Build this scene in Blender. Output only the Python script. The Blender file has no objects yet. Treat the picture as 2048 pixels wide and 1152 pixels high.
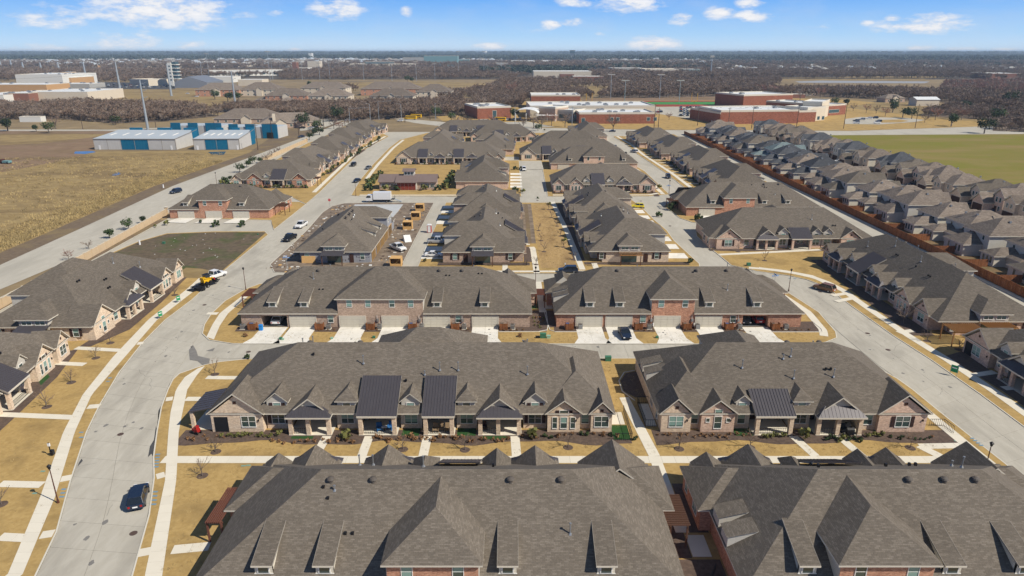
import bpy, math, random
import numpy as np
from mathutils import Vector, Matrix
R = math.radians
rnd = random.Random(7)
scene = bpy.context.scene
COL = scene.collection

# ---------------------------------------------------------------- camera, sky, sun
CAM_H = 50.0
PITCH = math.atan((576 - 103) / 1365.33)
cam = bpy.data.objects.new('camera', bpy.data.cameras.new('camera'))
COL.objects.link(cam)
cam.location = (0, 0, CAM_H)
cam.rotation_euler = (math.pi / 2 - PITCH, 0, 0)
cam.data.lens = 24; cam.data.sensor_width = 36
cam.data.clip_start = 0.5; cam.data.clip_end = 80000
scene.camera = cam

SUN_DIR = Vector((0.645, -0.33, 0.690)).normalized()      # towards the sun
sun = bpy.data.objects.new('sun', bpy.data.lights.new('sun', 'SUN'))
COL.objects.link(sun)
sun.data.energy = 5.0; sun.data.angle = R(0.5); sun.data.color = (1.0, 0.93, 0.81)
sun.rotation_euler = SUN_DIR.to_track_quat('Z', 'Y').to_euler()

world = bpy.data.worlds.new('World'); scene.world = world; world.use_nodes = True
wn = world.node_tree; wn.nodes.clear()
def wnode(t, **k):
    n = wn.nodes.new(t)
    for a, b in k.items(): setattr(n, a, b)
    return n
def wmath(op, a, b=None, c=None, clamp=False):
    n = wnode('ShaderNodeMath', operation=op, use_clamp=clamp)
    for i, x in enumerate((a, b, c)):
        if x is None: continue
        if isinstance(x, (int, float)): n.inputs[i].default_value = x
        else: wn.links.new(x, n.inputs[i])
    return n.outputs[0]
tc = wnode('ShaderNodeTexCoord')
sep = wnode('ShaderNodeSeparateXYZ'); wn.links.new(tc.outputs['Generated'], sep.inputs[0])
X_, Y_, Z_ = sep.outputs
# physical sky, looked up a little higher than the true elevation so that the band above the horizon is blue
zz = wmath('ADD', wmath('MULTIPLY', wmath('MAXIMUM', Z_, 0.0), 3.0), 0.10)
comb = wnode('ShaderNodeCombineXYZ')
wn.links.new(X_, comb.inputs[0]); wn.links.new(Y_, comb.inputs[1]); wn.links.new(zz, comb.inputs[2])
nrm = wnode('ShaderNodeVectorMath', operation='NORMALIZE'); wn.links.new(comb.outputs[0], nrm.inputs[0])
sky = wnode('ShaderNodeTexSky', sky_type='NISHITA')
sky.sun_disc = False; sky.sun_elevation = math.asin(SUN_DIR.z)
sky.sun_rotation = math.atan2(SUN_DIR.x, SUN_DIR.y)
sky.altitude = 200; sky.air_density = 1.0; sky.dust_density = 0.3; sky.ozone_density = 2.0
wn.links.new(nrm.outputs[0], sky.inputs[0])
# colour of the low sky: deep azure above, paler at the horizon
el = wmath('ARCTAN2', Z_, wmath('SQRT', wmath('ADD', wmath('MULTIPLY', X_, X_), wmath('MULTIPLY', Y_, Y_))))
eld = wmath('MULTIPLY', el, 180 / math.pi)
az = wmath('MULTIPLY', wmath('ARCTAN2', X_, Y_), 180 / math.pi)
ramp = wnode('ShaderNodeValToRGB')
wn.links.new(wmath('DIVIDE', eld, 12.0, clamp=True), ramp.inputs[0])
cr = ramp.color_ramp
cr.elements[0].position = 0.0; cr.elements[0].color = (0.66, 0.83, 1.0, 1)
cr.elements[1].position = 1.0; cr.elements[1].color = (0.06, 0.22, 0.66, 1)
e = cr.elements.new(0.10); e.color = (0.44, 0.70, 1.0, 1)
e = cr.elements.new(0.32); e.color = (0.17, 0.46, 1.0, 1)
tint = wnode('ShaderNodeMixRGB'); tint.inputs[0].default_value = 0.88
sc_ = wnode('ShaderNodeVectorMath', operation='SCALE'); sc_.inputs[3].default_value = 0.085
wn.links.new(sky.outputs[0], sc_.inputs[0])
wn.links.new(sc_.outputs[0], tint.inputs[1])
wn.links.new(ramp.outputs[0], tint.inputs[2])
# high sky returns to the plain physical sky
hi = wmath('DIVIDE', wmath('SUBTRACT', eld, 8.0), 25.0, clamp=True)
hi_mix = wnode('ShaderNodeMixRGB'); wn.links.new(hi, hi_mix.inputs[0])
wn.links.new(tint.outputs[0], hi_mix.inputs[1]); wn.links.new(sc_.outputs[0], hi_mix.inputs[2])
# clouds: small cumulus at given azimuth / elevation (degrees), edges broken by noise
cvec = wnode('ShaderNodeCombineXYZ'); wn.links.new(az, cvec.inputs[0]); wn.links.new(wmath('MULTIPLY', eld, 2.6), cvec.inputs[1])
no = wnode('ShaderNodeTexNoise'); no.inputs['Scale'].default_value = 0.55; no.inputs['Detail'].default_value = 8; no.inputs['Roughness'].default_value = 0.62
wn.links.new(cvec.outputs[0], no.inputs[0])
no2 = wnode('ShaderNodeTexNoise'); no2.inputs['Scale'].default_value = 0.16; no2.inputs['Detail'].default_value = 7; no2.inputs['Roughness'].default_value = 0.6
wn.links.new(cvec.outputs[0], no2.inputs[0])
def az_el(u, v):
    a = (u - 1024) / 1365.33; b = -(v - 576) / 1365.33
    d = Vector((a, math.cos(PITCH) + b * math.sin(PITCH), -math.sin(PITCH) + b * math.cos(PITCH))).normalized()
    return math.degrees(math.atan2(d.x, d.y)), math.degrees(math.asin(d.z))
CL = [(320, 22, 150, 30, 1), (100, 36, 75, 18, .75), (240, 84, 85, 14, .75), (378, 89, 32, 8, .7), (676, 18, 48, 20, 1), (812, 22, 12, 9, .9),
      (1104, 50, 20, 9, 1), (1142, 43, 24, 9, .95), (1150, 4, 40, 8, .9), (1262, 8, 60, 16, .95), (1310, 88, 56, 15, 1), (985, 92, 38, 7, .9), (1362, 38, 26, 10, 1),
      (1440, 24, 32, 11, 1), (1500, 7, 28, 9, 1), (1500, 33, 38, 11, 1), (1840, 52, 88, 13, 1), (1880, 34, 44, 9, .95), (1787, 38, 16, 7, .9), (1840, 97, 30, 6, .9),
      (1610, 55, 60, 7, .45), (590, 100, 16, 4, .8), (1925, 98, 36, 4, .7), (2020, 99, 30, 4, .7), (60, 100, 90, 10, .7), (1735, 46, 14, 5, .8),
      (1200, 68, 10, 5, .6), (555, 22, 18, 8, .6), (1050, 62, 50, 5, .35), (-150, 30, 90, 20, .9), (2250, 40, 90, 16, .9)]
total = None
for (u, v, hw, hh, s) in CL:
    a, e_ = az_el(u, v); ra = hw / 1365.33 * 57.3 * math.cos(math.radians(a)) ** 2 * 1.15; re = hh / 1365.33 * 57.3 * 1.15
    dx = wmath('DIVIDE', wmath('SUBTRACT', az, a), ra)
    dy = wmath('DIVIDE', wmath('SUBTRACT', eld, e_), re)
    d2 = wmath('ADD', wmath('MULTIPLY', dx, dx), wmath('MULTIPLY', dy, dy))
    val = wmath('MULTIPLY', wmath('SUBTRACT', 1.0, wmath('MULTIPLY', d2, 0.8)), s)
    total = val if total is None else wmath('MAXIMUM', total, val)
base = wmath('ADD', total, wmath('MULTIPLY', wmath('SUBTRACT', no.outputs[0], 0.52), 3.4))
mask = wmath('MULTIPLY', wmath('DIVIDE', wmath('SUBTRACT', base, 0.15), 0.75, clamp=True), wmath('ADD', wmath('MULTIPLY', total, 0.6), 0.45, clamp=True), clamp=True)
mask = wmath('MULTIPLY', mask, wmath('GREATER_THAN', total, -1.5))
# thin veil and, outside the picture, scattered soft cumulus of the same kind
veil = wmath('MULTIPLY', wmath('DIVIDE', wmath('SUBTRACT', no2.outputs[0], 0.46), 0.35, clamp=True), 0.30)
mask = wmath('MAXIMUM', mask, veil)
ccol = wnode('ShaderNodeMixRGB')
ccol.inputs[1].default_value = (0.62, 0.68, 0.80, 1); ccol.inputs[2].default_value = (0.96, 0.95, 0.95, 1)
wn.links.new(wmath('DIVIDE', base, 1.5, clamp=True), ccol.inputs[0])
cm = wnode('ShaderNodeMixRGB'); wn.links.new(mask, cm.inputs[0])
wn.links.new(hi_mix.outputs[0], cm.inputs[1]); wn.links.new(ccol.outputs[0], cm.inputs[2])
bg = wnode('ShaderNodeBackground'); bg.inputs[1].default_value = 1.0
# the sky texture is used at 0.085 of its physical brightness (scaled above)
wn.links.new(cm.outputs[0], bg.inputs[0])
wo = wnode('ShaderNodeOutputWorld'); wn.links.new(bg.outputs[0], wo.inputs[0])
world.cycles.sampling_method = 'MANUAL'; world.cycles.sample_map_resolution = 512

vs = scene.view_settings
vs.view_transform = 'Standard'; vs.look = 'None'; vs.exposure = 0.04; vs.gamma = 1.0; vs.use_curve_mapping = False
scene.cycles.max_bounces = 5; scene.cycles.diffuse_bounces = 2; scene.cycles.glossy_bounces = 2
scene.cycles.transmission_bounces = 2; scene.cycles.transparent_max_bounces = 4; scene.cycles.volume_bounces = 0
scene.cycles.caustics_reflective = False; scene.cycles.caustics_refractive = False

# ---------------------------------------------------------------- helpers
def g(u, v, z=0.0):
    """the point at height z that the photograph shows at pixel (u, v)"""
    a = (u - 1024) / 1365.33; b = -(v - 576) / 1365.33
    y = math.cos(PITCH) + b * math.sin(PITCH); w = -math.sin(PITCH) + b * math.cos(PITCH)
    t = (z - CAM_H) / w
    return (a * t, y * t)
def GP(pts, z=0.0): return [g(u, v, z) for u, v in pts]

MATS = {}
def mat(name, color, rough=0.85, metal=0.0, noise=None, spec=0.3):
    """noise: (scale per metre, strength, second colour)"""
    if name in MATS: return MATS[name]
    m = bpy.data.materials.new(name); m.use_nodes = True
    nt = m.node_tree; b = nt.nodes['Principled BSDF']
    b.inputs['Base Color'].default_value = (*color, 1); b.inputs['Roughness'].default_value = rough
    b.inputs['Metallic'].default_value = metal; b.inputs['Specular IOR Level'].default_value = spec
    if noise:
        sc, st, c2 = noise
        co = nt.nodes.new('ShaderNodeNewGeometry')
        n = nt.nodes.new('ShaderNodeTexNoise'); n.inputs['Scale'].default_value = sc; n.inputs['Detail'].default_value = 6; n.inputs['Roughness'].default_value = 0.65
        nt.links.new(co.outputs['Position'], n.inputs[0])
        r = nt.nodes.new('ShaderNodeValToRGB'); r.color_ramp.elements[0].position = 0.5 - 0.5 * (1 - st); r.color_ramp.elements[1].position = 0.5 + 0.5 * (1 - st)
        r.color_ramp.elements[0].color = (*color, 1); r.color_ramp.elements[1].color = (*c2, 1)
        nt.links.new(n.outputs[0], r.inputs[0]); nt.links.new(r.outputs[0], b.inputs['Base Color'])
    MATS[name] = m
    return m

def brickmat(name, c1, c2, mortar, bw, rh, msize, offset=0.5, big=None, rough=0.9, bump=0.0, bias=0.0):
    """rows laid on each face's own plane (UV in metres): bricks, shingles, siding"""
    m = bpy.data.materials.new(name); m.use_nodes = True
    nt = m.node_tree; b = nt.nodes['Principled BSDF']; b.inputs['Roughness'].default_value = rough; b.inputs['Specular IOR Level'].default_value = 0.2
    uv = nt.nodes.new('ShaderNodeUVMap')
    br = nt.nodes.new('ShaderNodeTexBrick'); br.inputs['Scale'].default_value = 1.0
    br.inputs['Brick Width'].default_value = bw; br.inputs['Row Height'].default_value = rh; br.inputs['Mortar Size'].default_value = msize
    br.inputs['Mortar Smooth'].default_value = 0.3; br.offset = offset; br.inputs['Bias'].default_value = bias
    br.inputs['Color1'].default_value = (*c1, 1); br.inputs['Color2'].default_value = (*c2, 1); br.inputs['Mortar'].default_value = (*mortar, 1)
    nt.links.new(uv.outputs[0], br.inputs[0])
    last = br.outputs[0]
    geo = nt.nodes.new('ShaderNodeNewGeometry')
    for (sc, lo, hi_) in ([(0.35, 0.88, 1.12), (2.6, 0.86, 1.14)] if big is None else big):
        n = nt.nodes.new('ShaderNodeTexNoise'); n.inputs['Scale'].default_value = sc; n.inputs['Detail'].default_value = 4
        nt.links.new(geo.outputs['Position'], n.inputs[0])
        mr = nt.nodes.new('ShaderNodeMapRange'); mr.inputs[1].default_value = 0.3; mr.inputs[2].default_value = 0.7; mr.inputs[3].default_value = lo; mr.inputs[4].default_value = hi_
        nt.links.new(n.outputs[0], mr.inputs[0])
        vm = nt.nodes.new('ShaderNodeVectorMath'); vm.operation = 'SCALE'
        nt.links.new(last, vm.inputs[0]); nt.links.new(mr.outputs[0], vm.inputs[3]); last = vm.outputs[0]
    nt.links.new(last, b.inputs['Base Color'])
    if bump:
        bp = nt.nodes.new('ShaderNodeBump'); bp.inputs['Strength'].default_value = bump; bp.inputs['Distance'].default_value = 0.02; bp.invert = True
        nt.links.new(br.outputs['Fac'], bp.inputs['Height']); nt.links.new(bp.outputs[0], b.inputs['Normal'])
    MATS[name] = m
    return m

def grassmat(name, c1, c2, c3, s1=0.045, s2=0.9, stretch=(1, 1, 1)):
    m = bpy.data.materials.new(name); m.use_nodes = True
    nt = m.node_tree; b = nt.nodes['Principled BSDF']; b.inputs['Roughness'].default_value = 0.97; b.inputs['Specular IOR Level'].default_value = 0.1
    geo = nt.nodes.new('ShaderNodeNewGeometry')
    mp = nt.nodes.new('ShaderNodeVectorMath'); mp.operation = 'MULTIPLY'; mp.inputs[1].default_value = stretch
    nt.links.new(geo.outputs['Position'], mp.inputs[0])
    def nz(s, d, lo, hi_):
        n = nt.nodes.new('ShaderNodeTexNoise'); n.inputs['Scale'].default_value = s; n.inputs['Detail'].default_value = d; n.inputs['Roughness'].default_value = 0.62; n.inputs['Distortion'].default_value = 0.4
        nt.links.new(mp.outputs[0], n.inputs[0])
        mr = nt.nodes.new('ShaderNodeMapRange'); mr.inputs[1].default_value = lo; mr.inputs[2].default_value = hi_
        nt.links.new(n.outputs[0], mr.inputs[0]); return mr.outputs[0]
    a = nt.nodes.new('ShaderNodeMixRGB'); a.inputs[1].default_value = (*c1, 1); a.inputs[2].default_value = (*c2, 1); nt.links.new(nz(s2, 8, 0.35, 0.65), a.inputs[0])
    c = nt.nodes.new('ShaderNodeMixRGB'); c.inputs[2].default_value = (*c3, 1); nt.links.new(a.outputs[0], c.inputs[1]); nt.links.new(nz(s1, 7, 0.48, 0.72), c.inputs[0])
    nt.links.new(c.outputs[0], b.inputs['Base Color']); MATS[name] = m
    return m
def set_rand(m, amount):
    """small brightness change from object to object"""
    nt = m.node_tree; b = nt.nodes['Principled BSDF']
    oi = nt.nodes.new('ShaderNodeObjectInfo')
    mr = nt.nodes.new('ShaderNodeMapRange'); mr.inputs[3].default_value = 1 - amount; mr.inputs[4].default_value = 1 + amount
    nt.links.new(oi.outputs['Random'], mr.inputs[0])
    vm = nt.nodes.new('ShaderNodeVectorMath'); vm.operation = 'SCALE'
    l = b.inputs['Base Color'].links
    if l: nt.links.new(l[0].from_socket, vm.inputs[0])
    else: vm.inputs[0].default_value = b.inputs['Base Color'].default_value[:3]
    nt.links.new(mr.outputs[0], vm.inputs[3]); nt.links.new(vm.outputs[0], b.inputs['Base Color'])

# roofs: weathered-wood architectural shingles (brown grey), and the greyer and bluer ones of the small houses
brickmat('shingle', (0.130, 0.110, 0.088), (0.206, 0.177, 0.144), (0.100, 0.084, 0.068), 0.45, 0.16, 0.012, 0.37, rough=0.95, bias=-0.35, bump=0.3, big=[(0.12, 0.94, 1.06), (1.2, 0.94, 1.06), (7.0, 0.88, 1.12)]); set_rand(MATS['shingle'], 0.09)
brickmat('shingle_grey', (0.060, 0.064, 0.072), (0.105, 0.110, 0.120), (0.05, 0.05, 0.055), 0.6, 0.22, 0.012, 0.37, rough=0.95, bias=-0.2)
brickmat('shingle_teal', (0.12, 0.16, 0.165), (0.19, 0.235, 0.235), (0.09, 0.11, 0.11), 0.6, 0.22, 0.012, 0.37, rough=0.95)
brickmat('shingle_brown', (0.155, 0.125, 0.100), (0.235, 0.195, 0.160), (0.10, 0.08, 0.065), 0.6, 0.22, 0.012, 0.37, rough=0.95)
for q_, a_ in (('shingle_grey', .2), ('shingle_brown', .2), ('shingle_teal', .1)): set_rand(MATS[q_], a_)
BIGB = [(0.5, 0.92, 1.08), (3.0, 0.85, 1.15)]
brickmat('brick_pink', (0.50, 0.31, 0.225), (0.72, 0.51, 0.385), (0.64, 0.55, 0.45), 0.30, 0.10, 0.012, big=BIGB)
brickmat('brick_tan', (0.56, 0.41, 0.29), (0.78, 0.62, 0.45), (0.70, 0.60, 0.47), 0.30, 0.10, 0.012, big=BIGB)
brickmat('brick_red', (0.32, 0.105, 0.058), (0.58, 0.29, 0.18), (0.52, 0.40, 0.30), 0.30, 0.10, 0.012, big=BIGB)
brickmat('brick_school', (0.22, 0.070, 0.042), (0.34, 0.13, 0.08), (0.30, 0.17, 0.12), 0.9, 0.3, 0.02, big=BIGB)
brickmat('brick_brown', (0.34, 0.225, 0.165), (0.54, 0.39, 0.29), (0.48, 0.40, 0.33), 0.30, 0.10, 0.012, big=BIGB)
brickmat('siding', (0.54, 0.51, 0.45), (0.58, 0.55, 0.485), (0.36, 0.34, 0.30), 8.0, 0.22, 0.012, big=[(1.0, 0.96, 1.04)])
brickmat('siding_cream', (0.66, 0.61, 0.50), (0.70, 0.65, 0.54), (0.46, 0.42, 0.35), 8.0, 0.22, 0.012, big=[(1.0, 0.96, 1.04)])
brickmat('panel_white', (0.50, 0.485, 0.46), (0.53, 0.515, 0.49), (0.45, 0.45, 0.43), 0.3, 30.0, 0.02, big=[(0.4, 0.96, 1.04)])
brickmat('panel_blue', (0.005, 0.13, 0.24), (0.007, 0.15, 0.27), (0.004, 0.09, 0.17), 0.3, 30.0, 0.02, big=[(0.4, 0.96, 1.04)])
brickmat('wood_fence', (0.205, 0.078, 0.030), (0.30, 0.125, 0.055), (0.10, 0.035, 0.012), 0.15, 4.0, 0.012, 0.0, big=[(0.25, 0.8, 1.2), (2.0, 0.85, 1.15)])
mat('trim', (0.62, 0.57, 0.48)); mat('trim_white', (0.78, 0.76, 0.71)); mat('trim_dark', (0.30, 0.27, 0.23))
mat('metal_roof', (0.062, 0.056, 0.062), rough=0.45, metal=0.2, noise=(0.9, 0.2, (0.085, 0.078, 0.086)), spec=0.5)
mat('metal_rib', (0.11, 0.10, 0.11), rough=0.4, metal=0.3)
mat('glass', (0.045, 0.075, 0.070), rough=0.12, spec=0.9)
mat('blinds', (0.22, 0.36, 0.32), rough=0.3, spec=0.7)
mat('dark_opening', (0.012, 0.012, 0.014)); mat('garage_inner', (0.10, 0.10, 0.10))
mat('door_brown', (0.060, 0.026, 0.018)); mat('shutter', (0.050, 0.026, 0.022))
mat('garage_door', (0.56, 0.52, 0.43), noise=(0.6, 0.3, (0.61, 0.57, 0.48)))
mat('vent_metal', (0.35, 0.36, 0.37), rough=0.45, metal=0.6); mat('vent_dark', (0.10, 0.085, 0.072), rough=0.6); mat('black_metal', (0.012, 0.012, 0.014), rough=0.5)
grassmat('concrete_road', (0.425, 0.395, 0.33), (0.48, 0.45, 0.382), (0.335, 0.31, 0.262), 0.22, 1.1, (1, .3, 1)); set_rand(MATS['concrete_road'], 0.025)
grassmat('concrete_base', (0.43, 0.40, 0.335), (0.48, 0.45, 0.382), (0.37, 0.345, 0.29), 0.10, 0.7, (1, .3, 1))
mat('joint', (0.20, 0.19, 0.165))
mat('concrete_walk', (0.66, 0.61, 0.50), noise=(0.5, 0.3, (0.72, 0.67, 0.56))); set_rand(MATS['concrete_walk'], 0.03)
grassmat('concrete_drive', (0.70, 0.67, 0.60), (0.75, 0.72, 0.65), (0.58, 0.55, 0.48), 0.35, 1.2); set_rand(MATS['concrete_drive'], 0.02)
mat('kerb', (0.56, 0.53, 0.45), noise=(0.8, 0.3, (0.64, 0.60, 0.51)))
mat('mulch', (0.062, 0.043, 0.034), noise=(2.2, 0.5, (0.15, 0.105, 0.080)))
mat('turf', (0.015, 0.055, 0.012), noise=(6, 0.3, (0.03, 0.09, 0.02)))
mat('wall_tan', (0.50, 0.375, 0.235), noise=(0.7, 0.4, (0.60, 0.46, 0.30)))
mat('cap_tan', (0.62, 0.54, 0.42))
mat('bark', (0.115, 0.090, 0.075), noise=(3, 0.3, (0.17, 0.14, 0.12))); mat('twig', (0.215, 0.150, 0.108)); set_rand(MATS['twig'], 0.3)
mat('twig_red', (0.30, 0.155, 0.115)); set_rand(MATS['twig_red'], 0.25)
mat('twig_grey', (0.28, 0.215, 0.165)); set_rand(MATS['twig_grey'], 0.2)
mat('leaf', (0.030, 0.055, 0.018), noise=(1.5, 0.4, (0.060, 0.085, 0.030))); set_rand(MATS['leaf'], 0.35)
mat('leaf_far', (0.045, 0.062, 0.045)); set_rand(MATS['leaf_far'], 0.35)
mat('leaf_light', (0.10, 0.12, 0.03), noise=(3, 0.4, (0.18, 0.16, 0.05))); set_rand(MATS['leaf_light'], 0.25)
mat('leaf_brown', (0.19, 0.10, 0.045), noise=(3, 0.4, (0.28, 0.16, 0.08)))
mat('tyre', (0.012, 0.012, 0.012)); mat('rim', (0.35, 0.35, 0.36), rough=0.35, metal=0.7)
mat('car_glass', (0.012, 0.016, 0.020), rough=0.08, spec=0.9)
for n_, c_ in dict(white=(0.75, 0.75, 0.74), black=(0.010, 0.011, 0.014), navy=(0.010, 0.020, 0.045), silver=(0.42, 0.44, 0.46), grey=(0.12, 0.13, 0.14), red=(0.36, 0.018, 0.016), brown=(0.20, 0.095, 0.040), yellow=(0.75, 0.62, 0.02), blue=(0.02, 0.08, 0.22)).items():
    mat('paint_' + n_, c_, rough=0.25, spec=0.7)
mat('light_red', (0.35, 0.01, 0.01), rough=0.3); mat('light_clear', (0.7, 0.7, 0.7), rough=0.2)
mat('roof_white', (0.72, 0.73, 0.72), noise=(0.08, 0.4, (0.60, 0.62, 0.63))); mat('roof_metal', (0.40, 0.45, 0.48), rough=0.6, metal=0.0, noise=(0.05, 0.5, (0.46, 0.50, 0.53)))
mat('stucco', (0.60, 0.52, 0.40), noise=(0.2, 0.4, (0.66, 0.58, 0.46))); mat('stucco_white', (0.68, 0.67, 0.62)); mat('stucco_orange', (0.50, 0.30, 0.14)); mat('stucco_grey', (0.40, 0.39, 0.36))
mat('osb', (0.55, 0.32, 0.11), noise=(3, 0.5, (0.66, 0.42, 0.18))); mat('osb_white', (0.72, 0.72, 0.70))
mat('house_wrap', (0.27, 0.28, 0.31), noise=(1.4, 0.6, (0.36, 0.37, 0.40)))
mat('mud', (0.105, 0.078, 0.058), noise=(0.35, 0.6, (0.30, 0.235, 0.17)))
mat('slab_new', (0.40, 0.41, 0.41), noise=(0.3, 0.4, (0.52, 0.53, 0.53)))
mat('red_plastic', (0.50, 0.02, 0.03), rough=0.5); mat('white_plastic', (0.75, 0.75, 0.74), rough=0.5); mat('green_box', (0.05, 0.17, 0.10), rough=0.6); mat('green_pale', (0.28, 0.45, 0.33), rough=0.6)
mat('pergola_wood', (0.15, 0.058, 0.038)); mat('wood_gold', (0.36, 0.18, 0.06)); mat('wood_brown', (0.105, 0.052, 0.032)); mat('pole_wood', (0.085, 0.060, 0.045))
mat('steel_pole', (0.34, 0.38, 0.41), rough=0.5, metal=0.2); mat('rust_metal', (0.095, 0.034, 0.022), rough=0.6); mat('plank_red', (0.22, 0.045, 0.028))
mat('roof_club', (0.17, 0.125, 0.11), rough=0.5, noise=(0.5, 0.3, (0.21, 0.16, 0.145)))
mat('sign_blue', (0.02, 0.22, 0.60)); mat('sign_green', (0.02, 0.26, 0.10)); mat('sign_red', (0.55, 0.01, 0.02)); mat('sign_white', (0.8, 0.8, 0.8))
mat('yellow_machine', (0.72, 0.42, 0.01), rough=0.4); mat('cushion_blue', (0.03, 0.14, 0.35)); mat('wicker', (0.28, 0.20, 0.12))
mat('lawn_green', (0.16, 0.21, 0.03), noise=(0.03, 0.5, (0.33, 0.27, 0.09)))
mat('field_turf', (0.045, 0.21, 0.045), noise=(0.2, 0.2, (0.06, 0.25, 0.06))); mat('track_red', (0.28, 0.05, 0.03))
mat('asphalt', (0.05, 0.05, 0.052), noise=(0.2, 0.4, (0.08, 0.08, 0.08)))
mat('puddle', (0.06, 0.075, 0.10), rough=0.08, spec=0.8); mat('pond_water', (0.34, 0.34, 0.33), rough=0.5, spec=0.3)
mat('stain', (0.16, 0.15, 0.14), noise=(0.9, 0.5, (0.24, 0.23, 0.21)))
mat('lid_blue', (0.16, 0.27, 0.36)); mat('lid_green', (0.18, 0.30, 0.24)); mat('iron', (0.09, 0.06, 0.05)); mat('rock_white', (0.66, 0.63, 0.56)); mat('far_glass', (0.05, 0.10, 0.12), rough=0.2)
mat('teal_far', (0.16, 0.30, 0.31)); mat('brick_far', (0.24, 0.11, 0.075))

grassmat('lawn_dry', (0.37, 0.247, 0.094), (0.46, 0.318, 0.128), (0.265, 0.180, 0.074), 0.19, 1.8)
mat('wood_floor', (0.13, 0.098, 0.073), noise=(0.05, 0.5, (0.22, 0.165, 0.115)))
grassmat('field_dry', (0.245, 0.175, 0.082), (0.35, 0.26, 0.122), (0.15, 0.105, 0.058), 0.03, 0.30, (0.55, 1.3, 1))
grassmat('green_bare', (0.36, 0.24, 0.105), (0.44, 0.30, 0.14), (0.24, 0.155, 0.075), 0.22, 1.6, (1, .35, 1))
grassmat('field_brown', (0.20, 0.13, 0.085), (0.27, 0.19, 0.12), (0.16, 0.12, 0.06), 0.02, 0.3, (0.5, 1.3, 1))
grassmat('vacant', (0.10, 0.078, 0.054), (0.16, 0.125, 0.085), (0.065, 0.095, 0.028), 0.11, 0.8)
grassmat('field_green', (0.215, 0.175, 0.048), (0.180, 0.180, 0.026), (0.29, 0.20, 0.095), 0.02, 0.07, (0.5, 1.2, 1))
grassmat('yard', (0.17, 0.11, 0.06), (0.24, 0.17, 0.09), (0.10, 0.09, 0.04), 0.1, 0.8)
grassmat('edge_dirt', (0.14, 0.105, 0.075), (0.20, 0.15, 0.10), (0.24, 0.18, 0.09), 0.08, 0.9)
grassmat('terrain', (0.22, 0.165, 0.095), (0.30, 0.225, 0.125), (0.15, 0.115, 0.075), 0.009, 0.06)
grassmat('terrain_far', (0.062, 0.054, 0.046), (0.12, 0.098, 0.076), (0.20, 0.16, 0.12), 0.0035, 0.02)

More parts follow.
